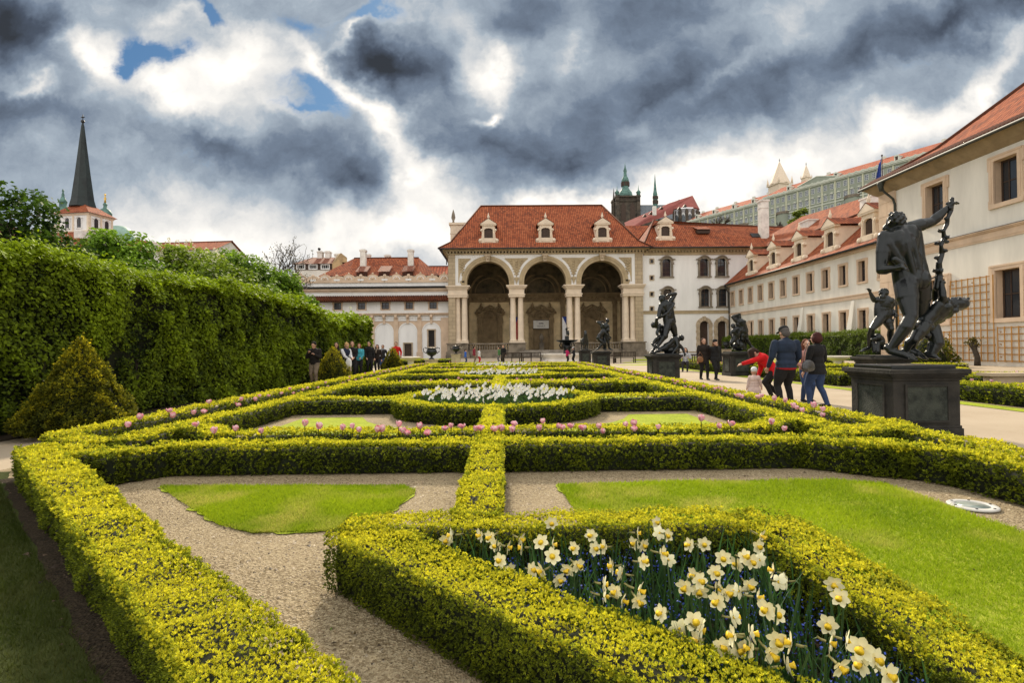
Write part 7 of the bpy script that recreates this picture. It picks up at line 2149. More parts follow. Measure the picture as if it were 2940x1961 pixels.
bag('white plastic bag held by the blonde woman in the vest', (p[0], 23.2, .62), 0, .26, .42, .12, mat('white plastic', (.75, .75, .74), .4, .05, 8), [(-.06, 0, .36), (0, 0, .5), (.06, 0, .36)], 'plastic_bag')

# ---- bronze statues on their pedestals
def pedestal(label, x, y, w_, h_, group='stone pedestals of the bronze statues', panels=True):
    t = empty('pedestal', (x, y, 0), 0, label, 'pedestal', group)
    q = w_ / 2
    b = MB(); b.box(-q, q, -q, q, .16, h_ - .17); b.build('shaft', MT['pedestal'], t, bevel=.006)
    b = MB(); b.box(-q * 1.06, q * 1.06, -q * 1.06, q * 1.06, 0, .12); b.box(-q * 1.03, q * 1.03, -q * 1.03, q * 1.03, .12, .16); b.build('foot', MT['pedestal'], t, bevel=.008)
    b = MB()
    for z0, z1, f in ((h_ - .17, h_ - .13, 1.04), (h_ - .13, h_ - .10, 1.09), (h_ - .10, h_ - .07, 1.15), (h_ - .07, h_, 1.20)): b.box(-q * f, q * f, -q * f, q * f, z0, z1)
    b.build('cap', MT['pedestal'], t, bevel=.007)
    for sx, sy in ((0, -1), (-1, 0), (1, 0)):
        b = MB(); a, z0, z1 = q * .60, .24, h_ - .26
        if sy: b.box(-a, a, -q - .012, -q + .02, z0, z1); fr = [(-a - .035, a + .035, z0 - .035, z0), (-a - .035, a + .035, z1, z1 + .035), (-a - .035, -a, z0, z1), (a, a + .035, z0, z1)]
        else: b.box(sx * q - .012 if sx < 0 else q - .02, sx * q + .02 if sx < 0 else q + .012, -a, a, z0, z1); fr = [(-a - .035, a + .035, z0 - .035, z0), (-a - .035, a + .035, z1, z1 + .035), (-a - .035, -a, z0, z1), (a, a + .035, z0, z1)]
        o = b.build('panel', MT['pedestal_panel'], t)
        b = MB()
        for (u0, u1, z0, z1) in fr:
            if sy: b.box(u0, u1, -q - .026, -q + .01, z0, z1)
            else:
                x0, x1 = sorted((sx * (q + .026), sx * (q - .01))); b.box(x0, x1, u0, u1, z0, z1)
        b.build('panel_rim', MT['pedestal'], o)
    return t

def statue(label, x, y, z, cat='statue', name='bronze_statue'):
    return empty(name, (x, y, z), 0, label, cat, 'bronze statues of the garden')
def plate(t, w_, d_, h=.05, m=None):
    b = MB(); b.box(-w_ / 2, w_ / 2, -d_ / 2, d_ / 2, 0, h); b.build('base_plate', m or MT['bronze'], t, bevel=.01)

class Pic:
    """turns points read in a zoomed crop of the photograph into statue coordinates at a chosen depth"""
    def __init__(self, o, ox, oy, s): self.o, self.ox, self.oy, self.s = Vector(o), ox, oy, s
    def __call__(self, x, y, d=0.0):
        return at(self.ox + x / self.s, self.oy + y / self.s, self.o.y + d) - self.o

def nude(B, q, H, muscle=True, fem=False):
    """a modelled body from joint points q: hd nk ch be pv, s/e/w/h/k/a/t + L/R"""
    u = (q['nk'] - q['pv']).normalized(); ac = (q['sR'] - q['sL']).normalized(); f = ac.cross(u).normalized()
    if f.dot(q.get('face', V3((0, 1, 0)))) < 0: f = -f
    rot = Matrix((ac, f, u)).transposed()
    wd = (q['sR'] - q['sL']).length * .5
    B.ell(q['ch'], (max(wd * .98, .108 * H), .078 * H, .118 * H), rot); B.ell(q['be'], (.086 * H, .066 * H, .11 * H), rot); B.ell(q['pv'], (.094 * H, .074 * H, .085 * H), rot)
    B.cap(q['nk'] - u * .02 * H, q['hd'] - u * .02 * H, .036 * H, .032 * H)
    hd = q['hd']; hf = q.get('look', f)
    B.ell(hd + u * .006 * H, (.046 * H, .056 * H, .060 * H)); B.ell(hd + hf * .02 * H - u * .03 * H, (.034 * H,) * 3); B.cap(hd + hf * .05 * H, hd + hf * .062 * H - u * .02 * H, .009 * H, .013 * H)
    for k in range(44):                                        # curls
        a = k * 2.4; z = -.5 + 1.45 * k / 44; r_ = math.sqrt(max(0, 1 - min(z, .98) ** 2))
        p_ = V3((math.cos(a) * r_ * .050, math.sin(a) * r_ * .056, .012 + z * .056)) * H
        if p_.dot(hf) < .030 * H: B.ell(hd + p_, (.0125 * H,) * 3, n=6)
    for s, k in ((-1, 'L'), (1, 'R')):
        S, E, W, Hp, K, A, Tt = (q[c + k] for c in 'sewhkat')
        B.cap(q['nk'] - u * .035 * H, S, .040 * H, .040 * H)
        B.ell(S, (.040 * H,) * 3); B.chain([S, S * .55 + E * .45, E], [.039 * H, .041 * H, .027 * H]); B.chain([E, E * .7 + W * .3, W], [.028 * H, .032 * H, .019 * H])
        hand(B, W, E, H, .9)
        B.chain([Hp, Hp * .6 + K * .4, K], [.064 * H, .062 * H, .038 * H]); B.ell(K + f * .008 * H, (.036 * H, .038 * H, .04 * H))
        B.chain([K, K * .68 + A * .32 - f * .014 * H, A], [.036 * H, .041 * H, .022 * H])
        B.cap(K * .9 + A * .1 - f * .01 * H, A - f * .012 * H, .026 * H, .014 * H)
        d = (Tt - A); B.ell(A - d.normalized() * .018 * H, (.022 * H,) * 3); B.chain([A - V3((0, 0, .012)) * H, A * .45 + Tt * .55, Tt], [.023 * H, .023 * H, .013 * H])
        side_ = d.normalized().cross(V3((0, 0, 1)))
        for m in range(5): B.cap(Tt + side_ * (m - 2) * .011 * H - d.normalized() * .012 * H, Tt + side_ * (m - 2) * .012 * H + d.normalized() * (.022 - .003 * abs(m - 1)) * H, .0085 * H, .007 * H, 6)
        B.chain([S - u * .05 * H, q['be'] + ac * s * .060 * H, q['pv'] + ac * s * .058 * H], [.052 * H, .048 * H, .056 * H])   # flank
        if muscle:
            B.ell(q['pv'] + ac * s * .042 * H - f * .034 * H - u * .022 * H, (.050 * H, .046 * H, .058 * H), rot)             # buttock
            B.ell(q['ch'] + ac * s * wd * .48 - f * .040 * H + u * .035 * H, (.052 * H, .030 * H, .062 * H), rot)             # shoulder blade
            B.cap(q['pv'] + ac * s * .020 * H - f * .046 * H, q['ch'] + ac * s * .024 * H - f * .052 * H, .020 * H, .026 * H)  # along the spine
            B.ell(q['ch'] + ac * s * .044 * H + f * .050 * H + u * .03 * H, (.048 * H, .026 * H, .040 * H), rot)             # chest
            for z in (-.03, -.07, -.11): B.ell(q['ch'] + ac * s * .02 * H + f * .050 * H + u * z * H, (.022 * H, .016 * H, .02 * H), rot, 8)
    return rot

# nearest: a tall man with raised arm and a vine staff, a satyr below
pedestal('large dark stone pedestal under the nearest bronze man with raised arm', 6.25, 8.7, 1.0, 1.0)
o = (6.25, 8.7, 1.0)
t = statue('tall bronze man seen from behind, arm raised on a vine, with a small satyr', *o)
plate(t, .98, .9, .055)
c = Pic(o, 2350, 500, 1.96)
q = dict(hd=c(432, 275, .06), nk=c(462, 318, .03), ch=c(468, 392, .0), be=c(505, 500, .0), pv=c(522, 590, 0), face=V3((0, 1, 0)), look=V3((-.75, .65, -.1)),
         sL=c(372, 352, -.02), eL=c(352, 540, -.06), wL=c(425, 530, -.22), sR=c(520, 300, .02), eR=c(640, 268, .04), wR=c(716, 198, 0),
         hL=c(488, 622, -.03), kL=c(520, 800, -.22), aL=c(405, 985, -.10), tL=c(530, 1040, -.30), hR=c(568, 622, .06), kR=c(575, 800, .16), aR=c(520, 985, .36), tR=c(590, 1030, .20))
B = Body(); nude(B, q, 2.55)
B.chain([c(430, 480, -.26), c(470, 505, -.27), c(500, 530, -.2)], [.05, .045, .02]); B.ell(c(455, 500, -.26), (.07, .05, .04))
B.build('standing_figure', MT['bronze'], t, .009, 14)
B = Body()
st = [c(752, 138, -.02), c(744, 205, -.02), c(728, 245, -.04), c(722, 282, -.01), c(704, 318, -.04), c(706, 360, 0), c(690, 402, -.04), c(694, 448, 0), c(678, 500, -.02), c(678, 570, .02), c(668, 640, .02)]
B.chain(st, [.030, .036, .026, .034, .025, .035, .026, .038, .042, .05, .05])
for k, p_ in enumerate(((745, 190), (722, 250), (690, 320), (725, 355), (720, 380), (670, 390), (715, 430), (665, 470), (660, 545), (690, 545), (700, 610), (735, 165))): B.ell(c(*p_, -.05 + .03 * (k % 3)), (.035 + .012 * (k % 3), .03, .03)); B.cap(c(*p_, -.02), c(p_[0] + (14 if k % 2 else -16), p_[1] - 12, -.06), .02, .006)
B.cap(c(660, 575, -.05), c(612, 602, -.1), .014, .008)
B.build('vine_staff', MT['bronze'], t, .01, 1)
q = dict(hd=c(790, 735, .12), nk=c(725, 750, .10), ch=c(690, 770, .10), be=c(645, 805, .12), pv=c(608, 840, .14), face=V3((0, -1, 0)), look=V3((.9, -.3, .2)),
         sL=c(700, 720, .02), eL=c(700, 690, -.06), wL=c(690, 610, -.02), sR=c(705, 790, .22), eR=c(655, 690, .22), wR=c(668, 600, .08),
         hL=c(590, 855, .06), kL=c(535, 930, .02), aL=c(490, 1000, .10), tL=c(545, 1035, .02), hR=c(628, 860, .2), kR=c(662, 940, .12), aR=c(622, 1012, .14), tR=c(672, 1036, .04))
B = Body(); nude(B, q, 1.75, True)
B.ell(c(785, 728, .10), (.175, .13, .105)); B.ell(c(760, 768, .04), (.08, .07, .05))
for k in range(26): B.ell(c(728 + 4.6 * k, 700 + (k * 7 % 5) * 12, .0 + .06 * (k % 3)), (.028, .022, .026), n=6)
for k in range(10): B.ell(c(545 + 10 * k, 850 + (k % 4) * 22 - k, .02), (.055, .05, .05), n=8)
B.chain([c(640, 870, .18), c(668, 950, .12), c(640, 1010, .12)], [.12, .10, .06])
B.build('satyr', MT['bronze'], t, .010, 4)

# group of three wrestling figures
pedestal('dark pedestal with green panel under the tallest three figure group', 6.12, 21.55, 1.0, 1.05)
o = (6.12, 21.55, 1.05)
t = statue('bronze group of a striding man with two fallen figures at his feet', *o); plate(t, 1.0, .9)
c = Pic(o, 1800, 780, 4.48)
q = dict(hd=c(452, 352, .05), nk=c(487, 400), ch=c(505, 455), be=c(535, 560), pv=c(550, 650), face=V3((0, -1, 0)), look=V3((-.8, -.5, 0)), sL=c(440, 430, -.05), eL=c(405, 590, -.15), wL=c(470, 565, -.28), sR=c(545, 400, .05), eR=c(625, 285, .05), wR=c(555, 292, -.03),
         hL=c(525, 680, -.05), kL=c(490, 830, -.18), aL=c(395, 965, -.15), tL=c(440, 1020, -.32), hR=c(580, 680, .06), kR=c(622, 810, .1), aR=c(585, 960, .2), tR=c(640, 1030, .15))
B = Body(); nude(B, q, 2.35)
B.chain([c(600, 410, -.02), c(580, 460, -.15), c(520, 530, -.26), c(470, 560, -.28)], [.06, .06, .055, .04])
B.build('standing_figure', MT['bronze'], t, .016, 1)
q = dict(hd=c(342, 692, .05), nk=c(385, 705, .05), ch=c(430, 705, .08), be=c(470, 740, .12), pv=c(470, 800, .12), face=V3((0, -1, 0)), look=V3((-.9, -.3, 0)), sL=c(385, 690, -.03), eL=c(378, 620, -.15), wL=c(405, 590, -.2), sR=c(420, 730, .0), eR=c(385, 780, -.12), wR=c(400, 830, -.15),
         hL=c(450, 830, .05), kL=c(390, 860, -.08), aL=c(330, 935, -.05), tL=c(370, 985, -.15), hR=c(490, 830, .2), kR=c(410, 900, .1), aR=c(345, 1000, .05), tR=c(300, 1040, -.05))
B = Body(); nude(B, q, 1.95); B.build('grappling_figure', MT['bronze'], t, .018, 1)
q = dict(hd=c(705, 855, -.05), nk=c(660, 880, -.05), ch=c(610, 910, 0), be=c(560, 950, 0), pv=c(505, 980, 0), face=V3((0, -.6, .8)), look=V3((.9, 0, .4)), sL=c(630, 850, -.1), eL=c(655, 960, -.25), wL=c(600, 1030, -.3), sR=c(640, 920, .1), eR=c(720, 990, .1), wR=c(735, 1040, 0),
         hL=c(490, 985, -.1), kL=c(430, 1000, -.25), aL=c(360, 1035, -.3), tL=c(300, 1045, -.32), hR=c(500, 990, .1), kR=c(570, 1010, .25), aR=c(620, 1040, .1), tR=c(680, 1045, .05))
B = Body(); nude(B, q, 1.95); B.ell(c(570, 1010, .1), (.35, .25, .16)); B.build('fallen_figure', MT['bronze'], t, .018, 1)

# two wrestlers further down
pedestal('dark pedestal under the two wrestling bronze men farther down the path', 6.2, 36.0, 1.0, 1.05)
o = (6.2, 36.0, 1.05)
t = statue('bronze pair of wrestlers, one arching back with his arms behind his head', *o); plate(t, 1.0, .9)
c = Pic(o, 1550, 650, 3.92)
q = dict(hd=c(762, 1062, .05), nk=c(745, 1095), ch=c(735, 1130), be=c(735, 1180), pv=c(742, 1230), face=V3((0, -1, 0)), look=V3((.6, -.6, .3)), sL=c(700, 1110), eL=c(648, 1078, .05), wL=c(700, 1072, .1), sR=c(768, 1120), eR=c(775, 1180, -.1), wR=c(740, 1215, -.25),
         hL=c(725, 1245), kL=c(735, 1310, -.1), aL=c(740, 1370), tL=c(735, 1392, -.2), hR=c(760, 1245, .05), kR=c(770, 1310), aR=c(782, 1372, .1), tR=c(815, 1392, 0))
B = Body(); nude(B, q, 2.25); B.build('standing_figure', MT['bronze'], t, .024, 1)
q = dict(hd=c(768, 1172, -.3), nk=c(735, 1180, -.25), ch=c(705, 1195, -.22), be=c(675, 1225, -.2), pv=c(665, 1262, -.2), face=V3((0, -.5, -.8)), look=V3((.8, -.4, -.2)), sL=c(720, 1175, -.35), eL=c(755, 1220, -.4), wL=c(785, 1240, -.35), sR=c(715, 1190, -.05), eR=c(745, 1240, -.05), wR=c(775, 1255, -.1),
         hL=c(670, 1275, -.3), kL=c(718, 1315, -.35), aL=c(660, 1372, -.3), tL=c(625, 1392, -.35), hR=c(680, 1275, -.1), kR=c(728, 1318, -.05), aR=c(722, 1375, .05), tR=c(750, 1392, -.05))
B = Body(); nude(B, q, 2.2); B.build('bending_figure', MT['bronze'], t, .024, 1)

# horse on the narrow pedestal
X_ = at(1679, 1000, 45).x
pedestal('narrow pedestal carrying the small bronze horse', X_, 45, .85, 1.1)
t = statue('small bronze horse seen head on', X_, 45, 1.1); plate(t, .7, .9)
B = Body(); B.ell((0, .15, .80), (.26, .55, .27)); B.ell((0, -.35, .85), (.24, .24, .28)); B.chain([(0, -.45, 1.0), (0, -.55, 1.25), (-.03, -.6, 1.45)], [.19, .14, .11]); B.chain([(-.03, -.6, 1.48), (-.05, -.85, 1.28)], [.10, .065])
for s in (-1, 1):
    B.cap((s * .05, -.58, 1.52), (s * .06, -.58, 1.62), .03, .012); B.chain([(s * .15, -.4, .75), (s * .15, -.42, .42), (s * .14, -.38, .1), (s * .14, -.42, .05)], [.11, .07, .045, .06]); B.chain([(s * .16, .55, .8), (s * .17, .50, .5), (s * .16, .66, .34), (s * .16, .60, .05)], [.15, .08, .055, .06])
B.chain([(0, .68, .9), (0, .85, .6), (0, .8, .3)], [.07, .07, .02]); B.build('horse', MT['bronze'], t, .024, 1)

# right row: couple with a hound, and the bearded man with a staff
pedestal('grey green pedestal under the embracing bronze couple in the right row', 10.6, 25.3, 1.0, 1.05)
o = (10.6, 25.3, 1.05)
t = statue('bronze couple with a hound, the man stretching one leg to the right', *o); plate(t, 1.0, .9)
c = Pic(o, 1750, 800, 3.136)
q = dict(hd=c(1160, 352, .05), nk=c(1172, 378), ch=c(1185, 405), be=c(1198, 440), pv=c(1205, 475), face=V3((0, -1, 0)), look=V3((-.8, -.4, -.2)), sL=c(1150, 390, -.05), eL=c(1105, 345, -.05), wL=c(1150, 325, -.05), sR=c(1200, 385, .05), eR=c(1215, 440, .02), wR=c(1185, 455, -.2),
         hL=c(1195, 490), kL=c(1190, 545, -.05), aL=c(1200, 600, .1), tL=c(1225, 632, .0), hR=c(1215, 488, .05), kR=c(1235, 545, 0), aR=c(1275, 605, 0), tR=c(1303, 628, -.1))
B = Body(); nude(B, q, 2.25); B.build('standing_figure', MT['bronze'], t, .02, 1)
q = dict(hd=c(1112, 428, -.1), nk=c(1128, 448, -.1), ch=c(1145, 468, -.12), be=c(1150, 505, -.12), pv=c(1130, 535, -.1), face=V3((0, -1, 0)), look=V3((-.6, -.6, 0)), sL=c(1118, 460, -.2), eL=c(1092, 495, -.2), wL=c(1100, 525, -.22), sR=c(1168, 452, -.1), eR=c(1195, 460, -.2), wR=c(1170, 480, -.3),
         hL=c(1118, 548, -.15), kL=c(1092, 580, -.25), aL=c(1108, 620, -.15), tL=c(1112, 635, -.3), hR=c(1142, 548, -.05), kR=c(1160, 590, -.2), aR=c(1180, 625, -.1), tR=c(1195, 635, -.2))
B = Body(); nude(B, q, 1.7, True, True); B.ell(c(1165, 610, 0), (.30, .22, .22)); B.ell(c(1160, 580, .05), (.2, .18, .2)); B.build('seated_figure', MT['bronze'], t, .02, 1)
B = Body(); B.chain([c(1195, 555, .25), c(1225, 560, .25)], [.11, .10]); B.chain([c(1190, 550, .22), c(1178, 535, .15)], [.07, .05])
for x_ in (1192, 1200, 1224, 1230): B.chain([c(x_, 565, .25), c(x_ + 2, 632, .25)], [.04, .025])
B.build('hound', MT['bronze'], t, .02, 1)
pedestal('dark pedestal under the bearded bronze man with a staff', 11.25, 16.5, 1.0, 1.0)
o = (11.25, 16.5, 1.0)
t = statue('bearded bronze man raising a hand and holding a staff, a beast at his feet', *o); plate(t, 1.0, .9)
c = Pic(o, 2050, 600, 3.484)
q = dict(hd=c(1698, 845), nk=c(1712, 895), ch=c(1705, 945), be=c(1690, 1000), pv=c(1695, 1060), face=V3((0, -1, 0)), look=V3((-.5, -.8, -.1)), sL=c(1655, 905, .03), eL=c(1600, 915, .0), wL=c(1562, 835, -.05), sR=c(1775, 915, -.02), eR=c(1768, 1000, .05), wR=c(1802, 1040, -.1),
         hL=c(1670, 1090, -.03), kL=c(1580, 1200, -.15), aL=c(1550, 1385, .0), tL=c(1480, 1420, -.15), hR=c(1722, 1090, .03), kR=c(1770, 1200, -.08), aR=c(1765, 1380, .15), tR=c(1740, 1425, 0))
B = Body(); nude(B, q, 2.25); B.ell(c(1688, 880, -.10), (.08, .06, .09)); B.cap(c(1852, 870, -.05), c(1790, 1150, -.12), .017); B.build('bearded_figure', MT['bronze'], t, .013, 1)
B = Body(); B.ell(c(1650, 1330, -.05), (.15, .2, .22)); B.ell(c(1640, 1285, -.15), (.11, .13, .12)); B.cap(c(1610, 1300, -.25), c(1580, 1305, -.3), .06, .04); B.cap(c(1640, 1345, -.15), c(1638, 1425, -.2), .06, .05); B.cap(c(1590, 1345, -.1), c(1598, 1425, -.12), .055, .045); B.chain([c(1690, 1380, 0), c(1750, 1360, .1), c(1760, 1290, .15)], [.1, .06, .03]); B.build('beast', MT['bronze'], t, .016, 1)
# ------------------------------------------------------------------ flowers
def petal_fan(n, r0, r1, wd, up, cup=0.0, tip=.15, rows=4):
    """n petals round the z axis; returns verts and quads"""
    vs, fs = [], []
    for k in range(n):
        a = 2 * math.pi * k / n + (.0 if cup == 0 else .52 * (k % 2)); ca, sa = math.cos(a), math.sin(a)
        i0 = len(vs)
        for j in range(rows + 1):
            t = j / rows; w_ = wd * math.sin(math.pi * min(1, .12 + t * .80)) ** .8 * (1 if j < rows else .15)
            if cup: r = r0 + (r1 - r0) * math.sin(t * 2.35) * (1 if k % 2 else .85); z = up * t
            else: r = r0 + (r1 - r0) * t; z = up * t * t + .004 * (k % 2)
            for s, dz in ((-1, .12), (0, 0), (1, .12)):
                x, y = r - (abs(s) * w_ * .35 if cup else 0), s * w_
                vs.append((x * ca - y * sa, x * sa + y * ca, z + dz * w_ * (1 if not cup else 0)))
        for j in range(rows):
            for q in range(2):
                b = i0 + j * 3 + q; fs.append((b, b + 1, b + 4, b + 3))
    return vs, fs
def flower_mesh(name, parts, mats):
    b = MB()
    for i, (vs, fs) in enumerate(parts): b.add(vs, fs, i, True)
    return b.mesh(name, mats)
PW_, PY_, PP_ = mat('creamy white petals', (.84, .80, .52), .6, .05, 14), mat('yellow trumpet', (.88, .60, .03), .6, .08, 20), None
def tulip_petal():
    m, t, p = new_mat('pink tulip petals'); N, L = t.nodes, t.links
    tc = N.new('ShaderNodeTexCoord'); s = N.new('ShaderNodeSeparateXYZ'); L.new(tc.outputs['Object'], s.inputs[0])
    n = N.new('ShaderNodeTexNoise'); n.inputs['Scale'].default_value = 38; L.new(tc.outputs['Object'], n.inputs['Vector'])
    r = N.new('ShaderNodeValToRGB'); e = r.color_ramp.elements; e[0].position, e[0].color = .36, (.78, .22, .32, 1); e[1].position, e[1].color = .54, (.88, .60, .64, 1)
    L.new(n.outputs['Fac'], r.inputs[0]); L.new(r.outputs[0], p.inputs['Base Color']); p.inputs['Roughness'].default_value = .5; p.inputs['Subsurface Weight'].default_value = .15; p.inputs['Subsurface Radius'].default_value = (.02, .01, .01)
    return m
PT_ = tulip_petal()
STEM = mat('flower stems', (.05, .10, .025), .6, .15, 10)
LEAFB = mat('daffodil leaves', (.035, .085, .025), .5, .2, 12)
SPATHE = mat('papery spathe', (.22, .20, .07), .8, .2, 20)

# daffodils of the triangular bed: the place of each bloom was read from the photo
DAF2 = [(895, 470), (940, 440), (1130, 440), (1200, 450), (1235, 510), (1310, 520), (1395, 465), (1410, 525), (1265, 610), (1320, 675), (1535, 485), (1610, 505), (1615, 580), (1605, 355), (1470, 675), (1545, 680), (1655, 740), (1720, 670), (1780, 640), (1765, 525), (1880, 440), (1895, 530), (1965, 520), (2020, 650), (2085, 700), (1955, 770), (1955, 850), (2040, 815), (2080, 880), (2190, 810), (2190, 880)]
DAF3 = [(170, 515), (60, 580), (45, 640), (95, 650), (195, 580), (235, 590), (205, 700), (245, 740), (90, 750), (375, 650), (455, 645), (570, 725), (650, 760), (690, 720), (735, 745), (775, 660), (790, 595), (785, 740), (400, 830), (425, 860), (520, 810), (345, 895), (430, 920), (530, 910), (590, 930), (540, 980), (665, 925), (720, 890), (870, 805), (895, 870), (945, 865), (770, 960), (830, 1030), (885, 1060), (205, 1055), (395, 1100), (430, 1150), (630, 1080), (725, 1180), (630, 1190), (730, 1265), (655, 1270), (1225, 880), (1265, 960), (1190, 1120), (1200, 1230), (1295, 1215), (890, 1210), (975, 1235), (1390, 1260), (1390, 1360), (1470, 1330), (1545, 1420), (560, 1250), (850, 1290), (1260, 1370), (940, 1370), (420, 1220), (310, 1150)]
spots = [(900 + x / 2.351, 1350 + y / 2.351) for x, y in DAF2] + [(1800 + x / 2.0623, 1250 + y / 2.0623) for x, y in DAF3]
fan = petal_fan(6, .006, .040, .0132, .006)
PETM = flower_mesh('petals', [fan], [PW_])
b = MB(); b.lathe([(.0065, 0), (.0095, .010), (.0115, .020), (.0165, .026)], (0, 0, .002), 12); 
me = b.mesh('trumpet', [PY_]); TRUM = me
b = MB(); b.tube([(0, 0, -.012), (0, 0, -.028), (0, .004, -.045)], [.0045, .005, .0022], 6); b.tube([(0, 0, -.03), (.003, .008, -.044)], [.003, .001], 5); SPM = b.mesh('spathe', [SPATHE])
FGRP = 'daffodils in the triangular bed'
LEAFMESH = {}
for i, (px, py) in enumerate(spots):
    z = random.uniform(.36, .47)
    g = gnd(px, py, z)
    for _ in range(12):                                       # keep the foot inside the bed
        ok = g.y < 3.2 and g.x + g.y > 2.62 and g.x < 1.42
        if ok: break
        z += .03 if g.y > 3.2 or g.x > 1.42 else -.03
        z = min(max(z, .25), .62); g = gnd(px, py, z)
    yaw = random.gauss(.1, 1.0) if random.random() < .75 else random.uniform(-3.1, 3.1)
    nod = random.uniform(-.35, .30)
    word = 'seen from behind' if abs(yaw) > 1.9 else ('turned to the right' if yaw > .75 else ('turned to the left' if yaw < -.75 else ('nodding low' if nod < -.15 else 'facing the path')))
    root = empty('daffodil', (g.x, g.y, .012), 0, 'white daffodil with yellow trumpet, %s, in the triangular bed' % word, 'daffodil', FGRP + ', ' + word)
    hd = Vector((0, 0, g.z - .012))
    fwd = Vector((math.sin(yaw) * math.cos(nod), -math.cos(yaw) * math.cos(nod), math.sin(nod)))
    M = Matrix.Translation(hd) @ fwd.to_track_quat('Z', 'Y').to_matrix().to_4x4() @ Matrix.Rotation(random.uniform(0, 1), 4, 'Z') @ Matrix.Diagonal((random.uniform(.82, 1.06), random.uniform(.82, 1.06), random.uniform(.8, 1.3), 1))
    for nm, me in (('petals', PETM), ('trumpet', TRUM), ('spathe', SPM)):
        o = link(nm, me, root); o.matrix_local = M @ Matrix.Scale(.82, 4) if nm == 'trumpet' else M
    b = MB(); foot = Vector((random.gauss(0, .03), random.gauss(.01, .03), 0)); nb = hd - fwd * .05
    b.tube([foot, foot * .5 + Vector((nb.x * .5, nb.y * .5, nb.z * .55)), nb + Vector((0, 0, -.01)), hd - fwd * .035 + Vector((0, 0, .004))], [.0042, .0038, .0035, .003], 6); b.build('stem', STEM, root)
    for k in range(2):
        b = MB(); a = random.uniform(0, 6.28); h = random.uniform(.24, .42); ln = random.gauss(0, .07); lm = random.gauss(0, .07); vs = []
        f0 = foot + Vector((random.gauss(0, .02), random.gauss(0, .02), 0))
        for j in range(5):
            t_ = j / 4; w_ = .0065 * (1 - t_ ** 3) + .0004; c_ = f0 + Vector((ln * t_ * t_, lm * t_ * t_, h * t_))
            vs += [c_ - Vector((math.cos(a), math.sin(a), 0)) * w_, c_ + Vector((math.cos(a), math.sin(a), 0)) * w_]
        b.add(vs, [(2 * j, 2 * j + 1, 2 * j + 3, 2 * j + 2) for j in range(4)], 0, True); b.build('leaf', LEAFB, root)
# blue ground cover and extra leaf blades between them
tri = [(-.70, 3.26), (1.46, 3.26), (1.46, 1.08)]
def cover(n, zr, size, c0, c1, nm, m, up=.3):
    x = RNG.uniform(-.7, 1.46, n); y = RNG.uniform(1.0, 3.26, n); k = in_poly(x, y, tri); x, y = x[k], y[k]
    z = RNG.uniform(*zr, len(x)) * (.6 + .8 * value_noise(x, y, 4, 7))
    Nn = np.concatenate([RNG.normal(0, .4, (len(x), 2)), np.ones((len(x), 1)) * up], 1)
    V, F, C = leaf_cards(np.stack([x, y, z], 1), Nn, size, c0, c1, RNG.uniform(0, 1, len(x)), .75)
    tag(link(nm, fast_mesh(nm, V, F, m, C)), kind='stuff')
cover(9000, (.02, .13), .030, (.010, .022, .008), (.03, .06, .015), 'ground_cover_leaves', MT['leaf'])
cover(9000, (.10, .22), .013, (.02, .04, .26), (.09, .15, .62), 'blue_flower_cover', MT['petal'], 1.0)
n = 1700
x = RNG.uniform(-.7, 1.46, n); y = RNG.uniform(1.0, 3.26, n); k = in_poly(x, y, tri); x, y = x[k], y[k]; n = len(x)
h = RNG.uniform(.16, .40, n); a = RNG.uniform(0, 6.28, n); ln = RNG.normal(0, .07, (n, 2)); V = []
for j in range(4):
    t_ = j / 3; w_ = .0062 * (1 - t_ ** 3) + .0003
    c_ = np.stack([x + ln[:, 0] * t_ ** 2, y + ln[:, 1] * t_ ** 2, .01 + h * t_], 1); d = np.stack([np.cos(a), np.sin(a), 0 * a], 1) * w_
    V += [c_ - d, c_ + d]
V = np.stack(V, 1).reshape(-1, 3); F = (np.arange(n)[:, None, None] * 8 + np.array([(2 * j, 2 * j + 1, 2 * j + 3, 2 * j + 2) for j in range(3)])[None]).reshape(-1, 4)
tag(link('daffodil_foliage', fast_mesh('daffodil_foliage', V, F, MT['leaf'], np.repeat(np.array([[.035, .085, .022]]) * RNG.uniform(.6, 1.5, (n, 1)), 3, 0))), kind='stuff')

# tulips
cup = petal_fan(6, .006, .030, .026, .062, cup=1, rows=5)
CUP = flower_mesh('cup', [cup], [PT_])
cup2 = petal_fan(6, .006, .040, .026, .054, cup=1, rows=5)
CUP2 = flower_mesh('cup', [cup2], [PT_])
b = MB(); b.tube([(0, 0, 0), (.004, 0, .5), (0, 0, 1.0)], [.0045, .004, .0045], 6); TST = b.mesh('stem', [STEM])
b = MB()
for s in (-1, 1):
    vs = []
    for j in range(5):
        t_ = j / 4; w_ = .020 * math.sin(math.pi * min(1, .2 + t_ * .75)) * (1 - t_ * .3); c_ = Vector((s * .06 * t_ * t_ + s * .006, 0, .20 * t_)); vs += [c_ - Vector((0, w_, 0)), c_ + Vector((0, w_, 0))]
    b.add(vs, [(2 * j, 2 * j + 1, 2 * j + 3, 2 * j + 2) for j in range(4)], 0, True)
TLF = b.mesh('leaf', [mat('tulip leaves', (.06, .12, .05), .5, .15, 10)])
b = MB(); b.add(*petal_fan(6, .006, .034, .023, .062, cup=1, rows=3), 0, True); 
for i in range(len(b.v)): b.v[i] = (b.v[i][0], b.v[i][1], b.v[i][2] + .40)
b.tube([(0, 0, .0), (0, 0, .41)], .005, 4, 1); FART = b.mesh('tulip', [PT_, STEM])
